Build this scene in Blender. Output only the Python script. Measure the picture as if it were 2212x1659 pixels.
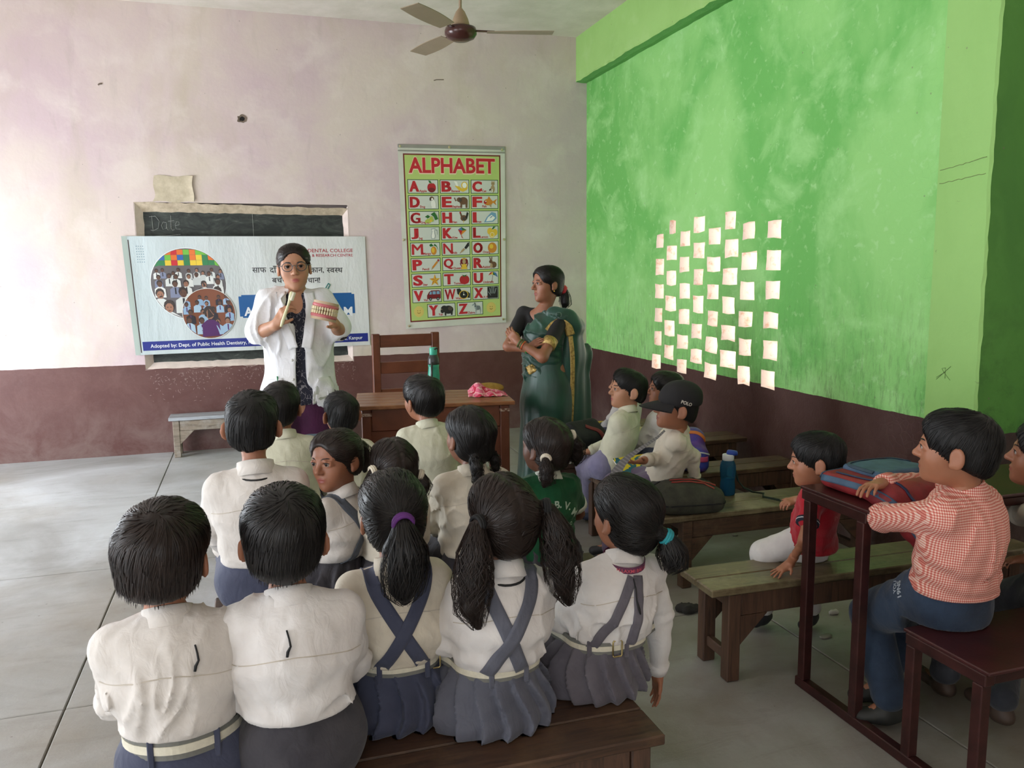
import bpy, bmesh, math, random
import numpy as np
from mathutils import Vector, Matrix, Euler
from mathutils.bvhtree import BVHTree
from mathutils.geometry import delaunay_2d_cdt

for o in list(bpy.data.objects):
    bpy.data.objects.remove(o)
sc = bpy.context.scene
COL = sc.collection
R_ = math.radians

# ------------------------------------------------------------------ camera
# room axes: x = 0 is the green wall, y = 0 the wall with the blackboard, z up (metres)
CAM_POS = Vector((-3.099, -7.373, 1.48))
CAM_F = 1766.8            # focal length in pixels of the 2212 wide frame
_r = Vector((0.95288575, -0.30314241, -0.01065029))
_u = Vector((0.05094347, 0.12532368, 0.99080711))
_d = Vector((0.29902093, 0.94466854, -0.13486228))
cam_data = bpy.data.cameras.new('camera')
cam_data.sensor_fit = 'HORIZONTAL'
cam_data.sensor_width = 36.0
cam_data.lens = CAM_F * 36.0 / 2212.0
cam_data.clip_start = 0.05
cam = bpy.data.objects.new('camera', cam_data)
cam.matrix_world = Matrix(((_r.x, _u.x, -_d.x, CAM_POS.x), (_r.y, _u.y, -_d.y, CAM_POS.y),
                           (_r.z, _u.z, -_d.z, CAM_POS.z), (0, 0, 0, 1)))
COL.objects.link(cam)
sc.camera = cam

# ------------------------------------------------------------------ light
world = bpy.data.worlds.new('daylight')
sc.world = world
world.use_nodes = True
_bg = world.node_tree.nodes['Background']
_bg.inputs['Color'].default_value = (0.86, 0.93, 1.0, 1)
_bg.inputs['Strength'].default_value = 3.2
sun_d = bpy.data.lights.new('sun', 'SUN')
sun_d.energy = 40.0
sun_d.angle = R_(1.0)
sun_d.color = (1.0, 0.93, 0.82)
sun = bpy.data.objects.new('sun', sun_d)
sun.rotation_euler = Vector((-0.50, 0.42, -0.76)).to_track_quat('-Z', 'Y').to_euler()
COL.objects.link(sun)

def area(name, loc, direction, sx, sy, power, color):
    d = bpy.data.lights.new(name, 'AREA')
    d.shape = 'RECTANGLE'
    d.size, d.size_y = sx, sy
    d.energy = power
    d.color = color
    o = bpy.data.objects.new(name, d)
    o.location = loc
    o.rotation_euler = Vector(direction).to_track_quat('-Z', 'Y').to_euler()
    COL.objects.link(o)
    return o
# daylight through the two doorways of the left wall and the windows of the rear wall
area('doorway_daylight', (-6.38, -1.75, 1.1), (1, 0, -0.03), 1.9, 1.9, 138, (0.86, 0.93, 1.0))
area('doorway_daylight', (-6.38, -6.0, 1.35), (1, 0.1, -0.05), 2.6, 2.4, 54, (0.97, 0.97, 1.0))
area('window_daylight', (-4.3, -9.85, 1.7), (0.0, 1, -0.05), 2.6, 1.5, 14, (1.0, 0.97, 0.93))

sc.view_settings.view_transform = 'Standard'
sc.view_settings.look = 'None'
sc.view_settings.gamma = 1.0
sc.view_settings.use_curve_mapping = False
sc.view_settings.exposure = 0.0
sc.cycles.use_denoising = True
sc.cycles.max_bounces = 6
sc.cycles.diffuse_bounces = 4
sc.cycles.adaptive_threshold = 0.03
sc.cycles.caustics_reflective = False
sc.cycles.caustics_refractive = False

# ------------------------------------------------------------------ small helpers
def lin(c):
    out = []
    for v in c[:3]:
        v = v / 255.0
        out.append(v / 12.92 if v <= 0.04045 else ((v + 0.055) / 1.055) ** 2.4)
    return (*out, 1.0)

def tag(o, label=None, cat=None, group=None, kind=None):
    if label: o['label'] = label
    if cat: o['category'] = cat
    if group: o['group'] = group
    if kind: o['kind'] = kind
    return o

def empty(name, loc=(0, 0, 0), rz=0.0, parent=None):
    o = bpy.data.objects.new(name, None)
    o.empty_display_size = 0.05
    o.location = loc
    o.rotation_euler = (0, 0, rz)
    o.parent = parent
    COL.objects.link(o)
    return o

class NT:
    """tiny node-tree writer"""
    def __init__(self, name):
        self.m = bpy.data.materials.new(name)
        self.m.use_nodes = True
        self.t = self.m.node_tree
        self.p = self.t.nodes['Principled BSDF']
        self.out = self.t.nodes['Material Output']
    def n(self, kind, **kw):
        nd = self.t.nodes.new(kind)
        for k, v in kw.items():
            if hasattr(nd, k): setattr(nd, k, v)
        return nd
    def l(self, a, b): self.t.links.new(a, b)
    def coord(self, which='Object'):
        return self.n('ShaderNodeTexCoord').outputs[which]
    def mapping(self, vec, scale=(1, 1, 1), rot=(0, 0, 0), loc=(0, 0, 0)):
        mp = self.n('ShaderNodeMapping')
        mp.inputs['Scale'].default_value = scale
        mp.inputs['Rotation'].default_value = rot
        mp.inputs['Location'].default_value = loc
        self.l(vec, mp.inputs['Vector'])
        return mp.outputs['Vector']
    def noise(self, vec, scale, detail=4, rough=0.55, dist=0.0):
        nd = self.n('ShaderNodeTexNoise')
        nd.inputs['Scale'].default_value = scale
        nd.inputs['Detail'].default_value = detail
        nd.inputs['Roughness'].default_value = rough
        nd.inputs['Distortion'].default_value = dist
        self.l(vec, nd.inputs['Vector'])
        return nd.outputs['Fac']
    def ramp(self, fac, stops):
        r = self.n('ShaderNodeValToRGB')
        els = r.color_ramp.elements
        while len(els) < len(stops): els.new(0.5)
        for e, (p, c) in zip(els, stops):
            e.position = p
            e.color = c if len(c) == 4 else (*c, 1)
        self.l(fac, r.inputs['Fac'])
        return r.outputs['Color']
    def mix(self, fac, a, b, blend='MIX'):
        m = self.n('ShaderNodeMix', data_type='RGBA', blend_type=blend)
        for sock, v in ((m.inputs[0], fac), (m.inputs[6], a), (m.inputs[7], b)):
            if isinstance(v, (int, float)): sock.default_value = v
            elif isinstance(v, tuple): sock.default_value = v
            else: self.l(v, sock)
        return m.outputs[2]
    def math(self, op, a, b=None, c=None, clamp=False):
        m = self.n('ShaderNodeMath', operation=op, use_clamp=clamp)
        for i, v in enumerate((a, b, c)):
            if v is None: continue
            if isinstance(v, (int, float)): m.inputs[i].default_value = v
            else: self.l(v, m.inputs[i])
        return m.outputs[0]
    def sep(self, vec):
        s = self.n('ShaderNodeSeparateXYZ')
        self.l(vec, s.inputs[0])
        return s.outputs
    def bump(self, height, strength=0.3, dist=0.01):
        b = self.n('ShaderNodeBump')
        b.inputs['Strength'].default_value = strength
        b.inputs['Distance'].default_value = dist
        self.l(height, b.inputs['Height'])
        self.l(b.outputs[0], self.p.inputs['Normal'])
    def set(self, **kw):
        for k, v in kw.items():
            sock = self.p.inputs[k.replace('_', ' ')]
            if isinstance(v, (int, float)): sock.default_value = v
            elif isinstance(v, tuple): sock.default_value = v
            else: self.l(v, sock)
        return self

MATS = {}
def plain(name, c, rough=0.6, metal=0.0, c2=None, scale=8.0, bump=0.0, bscale=60.0, spec=0.5, trans=0.0, alpha=1.0, stretch=(1, 1, 1), lo=0.35, hi=0.65, sheen=0.0, sss=0.0):
    """a principled material with a little mottling and relief"""
    if name in MATS: return MATS[name]
    t = NT(name)
    co = t.mapping(t.coord('Object'), stretch)
    c = lin(c)
    if c2 is None:
        c2 = tuple(min(1, v * 0.86) for v in c[:3]) + (1,)
    else: c2 = lin(c2)
    col = t.ramp(t.noise(co, scale, 5, 0.6), [(lo, c2), (hi, c)])
    t.set(Base_Color=col, Roughness=rough, Metallic=metal, Specular_IOR_Level=spec)
    if trans: t.set(Transmission_Weight=trans)
    if alpha < 1: t.set(Alpha=alpha)
    if sheen: t.set(Sheen_Weight=sheen)
    if sss:
        t.set(Subsurface_Weight=sss, Subsurface_Radius=(0.012, 0.005, 0.003), Subsurface_Scale=0.6)
    if bump: t.bump(t.noise(co, bscale, 6, 0.65), bump, 0.004)
    MATS[name] = t.m
    return t.m

def wood(name, c, c2, rough=0.5, grain=(2.0, 26, 26), wear=None, bump=0.25):
    if name in MATS: return MATS[name]
    t = NT(name)
    co = t.coord('Object')
    g = t.noise(t.mapping(co, grain), 2.2, 8, 0.65, 1.2)
    col = t.ramp(g, [(0.28, lin(c2)), (0.62, lin(c))])
    if wear:
        wn = t.noise(co, 5.5, 7, 0.7)
        f = t.ramp(wn, [(0.48, (0, 0, 0)), (0.68, (1, 1, 1))])
        col = t.mix(t.math('MULTIPLY', t.sep(f)[0], 0.75), col, lin(wear))
    t.set(Base_Color=col, Roughness=t.math('ADD', t.math('MULTIPLY', g, 0.25), rough - 0.12))
    t.bump(g, bump, 0.003)
    MATS[name] = t.m
    return t.m

# ------------------------------------------------------------------ mesh builder
class MB:
    def __init__(self):
        self.v, self.f, self.mi = [], [], []
    def add(self, verts, faces, mi=0):
        b = len(self.v)
        self.v.extend([tuple(p) for p in verts])
        for f in faces:
            self.f.append(tuple(i + b for i in f))
            self.mi.append(mi)
        return self
    def box(self, c, s, rot=None, ch=0.004, mi=0, taper=None):
        """box with chamfered edges (24 corners); c centre, s size"""
        hx, hy, hz = s[0] / 2, s[1] / 2, s[2] / 2
        ch = min(ch, hx * 0.6, hy * 0.6, hz * 0.6)
        vs, idx = [], {}
        for sx in (-1, 1):
            for sy in (-1, 1):
                for sz in (-1, 1):
                    for ax in range(3):
                        p = [sx * hx, sy * hy, sz * hz]
                        for k in range(3):
                            if k != ax: p[k] -= math.copysign(ch, p[k])
                        if taper and sz > 0: p[0] *= taper[0]; p[1] *= taper[1]
                        idx[(sx, sy, sz, ax)] = len(vs); vs.append(Vector(p))
        fs = []
        for ax in range(3):
            o = [k for k in range(3) if k != ax]
            for sg in (-1, 1):
                q = []
                for a, b in ((-1, -1), (1, -1), (1, 1), (-1, 1)):
                    k = [0, 0, 0]; k[ax] = sg; k[o[0]] = a; k[o[1]] = b
                    q.append(idx[(*k, ax)])
                if (sg > 0) == (ax == 1): q.reverse()
                fs.append(q)
        for ax in range(3):           # edges along ax
            o = [k for k in range(3) if k != ax]
            for a in (-1, 1):
                for b in (-1, 1):
                    k1 = [0, 0, 0]; k1[o[0]] = a; k1[o[1]] = b
                    k2 = list(k1); k1[ax] = -1; k2[ax] = 1
                    fs.append([idx[(*k1, o[0])], idx[(*k2, o[0])], idx[(*k2, o[1])], idx[(*k1, o[1])]])
        for sx in (-1, 1):
            for sy in (-1, 1):
                for sz in (-1, 1):
                    fs.append([idx[(sx, sy, sz, a)] for a in range(3)])
        M = rot if rot is not None else Matrix.Identity(3)
        C = Vector(c)
        self.add([M @ p + C for p in vs], fs, mi)
        return self
    def bar(self, a, b, w, d, up=(0, 0, 1), ch=0.003, mi=0):
        """box running from a to b with cross-section w x d"""
        a, b = Vector(a), Vector(b)
        z = (b - a); L = z.length; z.normalize()
        x = Vector(up).cross(z)
        if x.length < 1e-4: x = Vector((1, 0, 0)).cross(z)
        x.normalize(); y = z.cross(x)
        M = Matrix((x, y, z)).transposed()
        return self.box((a + b) / 2, (w, d, L), M, ch, mi)
    def tube(self, pts, r, n=8, mi=0, cap=True, flat=1.0):
        """tube along points, radius number or list"""
        P = [Vector(p) for p in pts]
        m = len(P)
        rr = r if isinstance(r, (list, tuple)) else [r] * m
        vs, fs = [], []
        up = None
        for i, p in enumerate(P):
            t = (P[min(i + 1, m - 1)] - P[max(i - 1, 0)])
            if t.length < 1e-9: t = Vector((0, 0, 1))
            t.normalize()
            if up is None:
                up = Vector((0, 0, 1)) if abs(t.z) < 0.9 else Vector((1, 0, 0))
            x = up.cross(t)
            if x.length < 1e-6: x = Vector((1, 0, 0))
            x.normalize(); y = t.cross(x); up = y
            for k in range(n):
                a = 2 * math.pi * k / n
                vs.append(p + x * math.cos(a) * rr[i] + y * math.sin(a) * rr[i] * flat)
        for i in range(m - 1):
            for k in range(n):
                k2 = (k + 1) % n
                fs.append((i * n + k, i * n + k2, (i + 1) * n + k2, (i + 1) * n + k))
        if cap:
            fs.append(tuple(range(n - 1, -1, -1)))
            fs.append(tuple((m - 1) * n + k for k in range(n)))
        return self.add(vs, fs, mi)
    def lathe(self, prof, n=24, c=(0, 0, 0), M=None, sy=1.0, mi=0, sq=None):
        """revolve (r, z) profile about z; sy squashes y"""
        vs, fs = [], []
        C = Vector(c)
        for (r, z) in prof:
            for k in range(n):
                a = 2 * math.pi * k / n
                ca, sa = math.cos(a), math.sin(a)
                if sq:
                    e = 2.0 / sq
                    ca = math.copysign(abs(ca) ** e, ca); sa = math.copysign(abs(sa) ** e, sa)
                p = Vector((r * ca, r * sa * sy, z))
                if M is not None: p = M @ p
                vs.append(p + C)
        m = len(prof)
        for i in range(m - 1):
            for k in range(n):
                k2 = (k + 1) % n
                fs.append((i * n + k, i * n + k2, (i + 1) * n + k2, (i + 1) * n + k))
        if prof[0][0] > 1e-5: fs.append(tuple(range(n - 1, -1, -1)))
        if prof[-1][0] > 1e-5: fs.append(tuple((m - 1) * n + k for k in range(n)))
        return self.add(vs, fs, mi)
    def poly(self, pts, mi=0):
        b = len(self.v)
        self.v.extend([tuple(p) for p in pts])
        self.f.append(tuple(range(b, b + len(pts)))); self.mi.append(mi)
        return self
    def prism(self, pts2, origin, ex, ey, ez, t, mi=0):
        """extrude a 2D outline: point = origin + ex*x + ey*y, thickness t along ez"""
        o, ex, ey, ez = Vector(origin), Vector(ex), Vector(ey), Vector(ez)
        n = len(pts2)
        vs = [o + ex * x + ey * y for x, y in pts2] + [o + ex * x + ey * y + ez * t for x, y in pts2]
        fs = [tuple(range(n - 1, -1, -1)), tuple(range(n, 2 * n))]
        for i in range(n):
            j = (i + 1) % n
            fs.append((i, j, n + j, n + i))
        return self.add(vs, fs, mi)
    def build(self, name, mats, parent=None, smooth=False, label=None, kind=None):
        me = bpy.data.meshes.new(name)
        me.from_pydata(self.v, [], self.f)
        if not isinstance(mats, (list, tuple)): mats = [mats]
        for m in mats: me.materials.append(m)
        if len(mats) > 1: me.polygons.foreach_set('material_index', self.mi)
        if smooth: me.polygons.foreach_set('use_smooth', [True] * len(self.f))
        me.update()
        o = bpy.data.objects.new(name, me)
        COL.objects.link(o)
        o.parent = parent
        if label: o['label'] = label
        if kind: o['kind'] = kind
        return o

def smooth_angle(o, deg=40):
    me = o.data
    me.polygons.foreach_set('use_smooth', [True] * len(me.polygons))
    try: me.set_sharp_from_angle(angle=R_(deg))
    except Exception: pass
    return o

def raw_obj(name, V, F, mats, parent=None, smooth=True, mi=None, label=None):
    me = bpy.data.meshes.new(name)
    V = np.asarray(V, dtype=np.float32); F = np.asarray(F, dtype=np.int32)
    me.vertices.add(len(V)); me.vertices.foreach_set('co', V.ravel())
    k = F.shape[1]
    me.loops.add(F.size); me.loops.foreach_set('vertex_index', F.ravel())
    me.polygons.add(len(F))
    me.polygons.foreach_set('loop_start', np.arange(0, F.size, k, dtype=np.int32))
    if not isinstance(mats, (list, tuple)): mats = [mats]
    for m in mats: me.materials.append(m)
    if mi is not None: me.polygons.foreach_set('material_index', np.asarray(mi, dtype=np.int32))
    if smooth: me.polygons.foreach_set('use_smooth', np.ones(len(F), dtype=bool))
    me.update(calc_edges=True)
    me.validate()
    o = bpy.data.objects.new(name, me)
    COL.objects.link(o)
    o.parent = parent
    if label: o['label'] = label
    return o

# ------------------------------------------------------------------ lettering
_TXT = {}
def glyphs(body, bold=0.0, res=3):
    """flat outline of a word as (verts2d, tris); baseline at y = 0, em = 1"""
    key = (body, bold, res)
    if key in _TXT: return _TXT[key]
    cu = bpy.data.curves.new('lettering', 'FONT')
    cu.body = body
    cu.size = 1.0
    cu.resolution_u = res
    cu.offset = bold
    cu.fill_mode = 'FRONT'
    ob = bpy.data.objects.new('lettering', cu)
    COL.objects.link(ob)
    me = bpy.data.meshes.new_from_object(ob)
    V = np.array([v.co[:2] for v in me.vertices]) if len(me.vertices) else np.zeros((0, 2))
    F = [tuple(p.vertices) for p in me.polygons]
    bpy.data.objects.remove(ob); bpy.data.meshes.remove(me); bpy.data.curves.remove(cu)
    _TXT[key] = (V, F)
    return V, F

def put_text(mb, body, org, ex, ey, height, bold=0.0, width=None, align='L', mi=0, warp=None, res=3, fit=False):
    """flat text: org = lower left, ex / ey unit vectors, height = cap height"""
    V, F = glyphs(body, bold, res)
    if not len(V): return mb
    V = V.copy()
    x0, x1 = V[:, 0].min(), V[:, 0].max()
    sy = height / 0.72
    sx = sy if width is None else width / max(1e-6, x1 - x0)
    xs = (V[:, 0] - x0) * sx
    ys = V[:, 1] * sy
    if fit: ys = (V[:, 1] - V[:, 1].min()) * height / max(1e-6, V[:, 1].max() - V[:, 1].min())
    W = (x1 - x0) * sx
    if align == 'C': xs -= W / 2
    elif align == 'R': xs -= W
    o, ex, ey = Vector(org), Vector(ex), Vector(ey)
    if warp: pts = [warp(x, y) for x, y in zip(xs, ys)]
    else: pts = [o + ex * float(x) + ey * float(y) for x, y in zip(xs, ys)]
    mb.add(pts, F, mi)
    return mb

# ------------------------------------------------------------------ survey of the photograph: where a line of sight meets a real plane of the room
def _ray(px, py): return (_d * CAM_F + _r * (px - 1106.0) - _u * (py - 829.5))
def at_y(px, py, Y): d = _ray(px, py); return CAM_POS + d * ((Y - CAM_POS.y) / d.y)
def at_z(px, py, Z): d = _ray(px, py); return CAM_POS + d * ((Z - CAM_POS.z) / d.z)
def at_x(px, py, X): d = _ray(px, py); return CAM_POS + d * ((X - CAM_POS.x) / d.x)

# ------------------------------------------------------------------ organic shapes: distance fields turned into meshes
f32 = np.float32
def V3(*a): return np.array(a, dtype=float)
def rotm(yaw=0, pitch=0, roll=0):
    """local +y forward; yaw turns left (ccw), pitch > 0 looks up, roll tilts"""
    return np.array(Euler((R_(pitch), R_(roll), R_(yaw)), 'XYZ').to_matrix()) if not yaw else \
        np.array((Matrix.Rotation(R_(yaw), 3, 'Z') @ Matrix.Rotation(R_(pitch), 3, 'X') @ Matrix.Rotation(R_(roll), 3, 'Y')))

def cap(a, b, ra, rb=None, k=0.015, sc3=None, part='b', op='u'):
    return dict(t='cap', a=np.asarray(a, float), b=np.asarray(b, float), ra=ra, rb=ra if rb is None else rb, k=k, s=sc3, part=part, op=op)
def ell(c, r, M=None, k=0.015, part='b', op='u'):
    return dict(t='ell', c=np.asarray(c, float), r=np.asarray(r, float), M=M, k=k, part=part, op=op)
def rbox(c, h, rd=0.01, M=None, k=0.01, part='b', op='u'):
    return dict(t='box', c=np.asarray(c, float), h=np.asarray(h, float), rd=rd, M=M, k=k, part=part, op=op)
def half(n, c, k=0.004, part='b'):
    """keep the side where n.p < c"""
    n = np.asarray(n, float); n = n / np.linalg.norm(n)
    return dict(t='half', n=n, c=c, k=k, part=part, op='i')

def _eval(p, X, Y, Z):
    t = p['t']
    if t == 'cap':
        a, b = p['a'], p['b']
        s = p['s']
        if s is None: s = (1, 1, 1)
        ba = (b - a) / np.asarray(s)
        px, py, pz = (X - f32(a[0])) / f32(s[0]), (Y - f32(a[1])) / f32(s[1]), (Z - f32(a[2])) / f32(s[2])
        L = float(ba @ ba) + 1e-12
        h = np.clip((px * f32(ba[0]) + py * f32(ba[1]) + pz * f32(ba[2])) / f32(L), 0, 1)
        d = np.sqrt((px - h * f32(ba[0])) ** 2 + (py - h * f32(ba[1])) ** 2 + (pz - h * f32(ba[2])) ** 2)
        return (d - (f32(p['ra']) + f32(p['rb'] - p['ra']) * h)) * f32(min(s))
    c = p.get('c')
    if t == 'half':
        n = p['n']
        return X * f32(n[0]) + Y * f32(n[1]) + Z * f32(n[2]) - f32(c)
    px, py, pz = X - f32(c[0]), Y - f32(c[1]), Z - f32(c[2])
    if p['M'] is not None:
        M = p['M']      # columns = local axes
        px, py, pz = (px * f32(M[0, 0]) + py * f32(M[1, 0]) + pz * f32(M[2, 0]),
                      px * f32(M[0, 1]) + py * f32(M[1, 1]) + pz * f32(M[2, 1]),
                      px * f32(M[0, 2]) + py * f32(M[1, 2]) + pz * f32(M[2, 2]))
    if t == 'ell':
        r = p['r']
        qx, qy, qz = px / f32(r[0]), py / f32(r[1]), pz / f32(r[2])
        k0 = np.sqrt(qx * qx + qy * qy + qz * qz)
        k1 = np.sqrt((qx / f32(r[0])) ** 2 + (qy / f32(r[1])) ** 2 + (qz / f32(r[2])) ** 2) + f32(1e-9)
        return k0 * (k0 - 1) / k1
    h, rd = p['h'], p['rd']
    qx, qy, qz = np.abs(px) - f32(h[0] - rd), np.abs(py) - f32(h[1] - rd), np.abs(pz) - f32(h[2] - rd)
    return np.sqrt(np.maximum(qx, 0) ** 2 + np.maximum(qy, 0) ** 2 + np.maximum(qz, 0) ** 2) + np.minimum(np.maximum(qx, np.maximum(qy, qz)), 0) - f32(rd)

def _bb(p):
    if p['t'] == 'cap':
        s = p['s'] or (1, 1, 1)
        r = max(p['ra'], p['rb']) * np.asarray(s)
        return np.minimum(p['a'], p['b']) - r, np.maximum(p['a'], p['b']) + r
    if p['t'] == 'half': return None
    e = p['r'] if p['t'] == 'ell' else p['h']
    if p['M'] is not None: e = np.abs(p['M']) @ e
    return p['c'] - e, p['c'] + e

def bounds(prims, pad=0.02):
    lo = np.full(3, 1e9); hi = -lo
    for p in prims:
        if p['op'] != 'u': continue
        b = _bb(p)
        lo = np.minimum(lo, b[0]); hi = np.maximum(hi, b[1])
    return lo - pad, hi + pad

def sdf_mesh(prims, vox, lo=None, hi=None, disp=None, pad=0.02, band=0.03, relax=1, post=()):
    """mesh of the smooth union / subtraction of prims (surface nets); returns verts, quads"""
    if lo is None: lo, hi = bounds(prims, pad)
    lo = np.asarray(lo, float); hi = np.asarray(hi, float)
    n = np.maximum(3, np.ceil((hi - lo) / vox).astype(int) + 1)
    ax = [(lo[i] + vox * np.arange(n[i])).astype(f32) for i in range(3)]
    D = np.full(tuple(n), 0.3, dtype=f32)
    for p in prims:
        if p['t'] == 'half':
            d = _eval(p, ax[0][:, None, None], ax[1][None, :, None], ax[2][None, None, :])
            k = f32(p['k'])
            h = np.maximum(k - np.abs(D - d), 0) / k
            D = np.maximum(D, d) + h * h * k * f32(0.25)
            continue
        b = _bb(p)
        pd = p['k'] + 3 * vox + 0.01
        i0 = np.maximum(0, np.floor((b[0] - pd - lo) / vox).astype(int))
        i1 = np.minimum(n, np.ceil((b[1] + pd - lo) / vox).astype(int) + 1)
        if np.any(i1 <= i0): continue
        sl = tuple(slice(i0[i], i1[i]) for i in range(3))
        d = _eval(p, ax[0][sl[0]][:, None, None], ax[1][sl[1]][None, :, None], ax[2][sl[2]][None, None, :])
        S = D[sl]
        k = f32(max(p['k'], 1e-5))
        if p['op'] == 'u':
            h = np.maximum(k - np.abs(S - d), 0) / k
            D[sl] = np.minimum(S, d) - h * h * k * f32(0.25)
        else:
            d = -d
            h = np.maximum(k - np.abs(S - d), 0) / k
            D[sl] = np.maximum(S, d) + h * h * k * f32(0.25)
    if disp is not None:
        I = np.nonzero(np.abs(D) < band)
        P = np.stack([ax[i][I[i]] for i in range(3)], 1).astype(float)
        D[I] += disp(P).astype(f32)
    for p in post:
        D = np.maximum(D, _eval(p, ax[0][:, None, None], ax[1][None, :, None], ax[2][None, None, :]))
    # close at the border
    D[0], D[-1] = np.maximum(D[0], 1e-3), np.maximum(D[-1], 1e-3)
    D[:, 0], D[:, -1] = np.maximum(D[:, 0], 1e-3), np.maximum(D[:, -1], 1e-3)
    D[:, :, 0], D[:, :, -1] = np.maximum(D[:, :, 0], 1e-3), np.maximum(D[:, :, -1], 1e-3)
    S = (D < 0)
    c = np.zeros(tuple(n - 1), dtype=np.int8)
    offs = [(i, j, k) for i in (0, 1) for j in (0, 1) for k in (0, 1)]
    for o in offs:
        c += S[o[0]:n[0] - 1 + o[0], o[1]:n[1] - 1 + o[1], o[2]:n[2] - 1 + o[2]]
    act = (c > 0) & (c < 8)
    idx = np.argwhere(act)
    if not len(idx): return np.zeros((0, 3)), np.zeros((0, 4), int)
    ids = np.full(act.shape, -1, dtype=np.int32)
    ids[act] = np.arange(len(idx))
    acc = np.zeros((len(idx), 3)); cnt = np.zeros(len(idx))
    cd = {o: D[idx[:, 0] + o[0], idx[:, 1] + o[1], idx[:, 2] + o[2]] for o in offs}
    for a in offs:
        for axn in range(3):
            if a[axn]: continue
            b = list(a); b[axn] = 1; b = tuple(b)
            da, db = cd[a], cd[b]
            m = (da < 0) != (db < 0)
            t = np.where(m, da / np.where(m, da - db, 1), 0)
            pt = np.array(a, float)[None, :].repeat(len(idx), 0)
            pt[:, axn] += t
            acc += pt * m[:, None]; cnt += m
    V = lo + (idx + acc / cnt[:, None]) * vox
    Q = []
    for axn in range(3):
        o1, o2 = [(1, 2), (2, 0), (0, 1)][axn]
        s0 = [slice(1, n[i] - 1) for i in range(3)]; s0[axn] = slice(0, n[axn] - 1)
        s1 = list(s0); s1[axn] = slice(1, n[axn])
        A, B = S[tuple(s0)], S[tuple(s1)]
        ch = np.argwhere(A != B)
        if not len(ch): continue
        base = ch + np.array([s0[i].start for i in range(3)])
        inside = A[ch[:, 0], ch[:, 1], ch[:, 2]]
        def cell(d1, d2):
            q = base.copy(); q[:, o1] -= d1; q[:, o2] -= d2
            return ids[q[:, 0], q[:, 1], q[:, 2]]
        quad = np.stack([cell(1, 1), cell(0, 1), cell(0, 0), cell(1, 0)], 1)
        quad[~inside] = quad[~inside][:, ::-1]
        Q.append(quad)
    Q = np.concatenate(Q)
    Q = Q[(Q >= 0).all(1)]
    for _ in range(relax):
        nb = np.zeros_like(V); ct = np.zeros(len(V))
        for i in range(4):
            a, b = Q[:, i], Q[:, (i + 1) % 4]
            np.add.at(nb, a, V[b]); np.add.at(ct, a, 1)
        V = np.where(ct[:, None] > 0, V * 0.5 + 0.5 * nb / np.maximum(ct, 1)[:, None], V)
    return V, Q

class TrigNoise:
    def __init__(self, seed, freq, n=7, aniso=(1, 1, 1)):
        r = np.random.RandomState(seed)
        k = r.normal(size=(n, 3)); k /= np.linalg.norm(k, axis=1)[:, None]
        self.k = k * freq * r.uniform(0.6, 1.4, (n, 1)) * np.asarray(aniso)
        self.ph = r.uniform(0, 6.28, n)
        self.n = n
    def __call__(self, P):
        s = np.zeros(len(P))
        for k, p in zip(self.k, self.ph): s += np.sin(P @ k + p)
        return s / self.n

def folds(seed, amp=0.005, freq=22, aniso=(1, 1, 1), broad=0.006):
    """cloth creases: broad sag plus narrow ridges that start and fade along warped bands"""
    n1, n2, n3 = TrigNoise(seed, freq * 2.6, 4, aniso), TrigNoise(seed + 7, freq * 1.1, 5), TrigNoise(seed + 13, freq * 0.8, 4)
    n4 = TrigNoise(seed + 19, freq * 5.0, 4, aniso)
    def f(P):
        a, b = n2(P), n3(P)
        w = np.stack([a, b, a * .6 - b], 1) * 0.035
        r = 1 - np.abs(n1(P + w)) * 2.2
        r = np.clip(r, 0, 1) ** 2.2
        m = np.clip(.25 + 1.5 * b, 0, 1)
        return -(amp * (r - .25) * m + broad * a * .8 + amp * .22 * n4(P + w) * (1 - m))
    return f

def bvh_of(V, Q): return BVHTree.FromPolygons([tuple(p) for p in V], [tuple(q) for q in Q])

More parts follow.
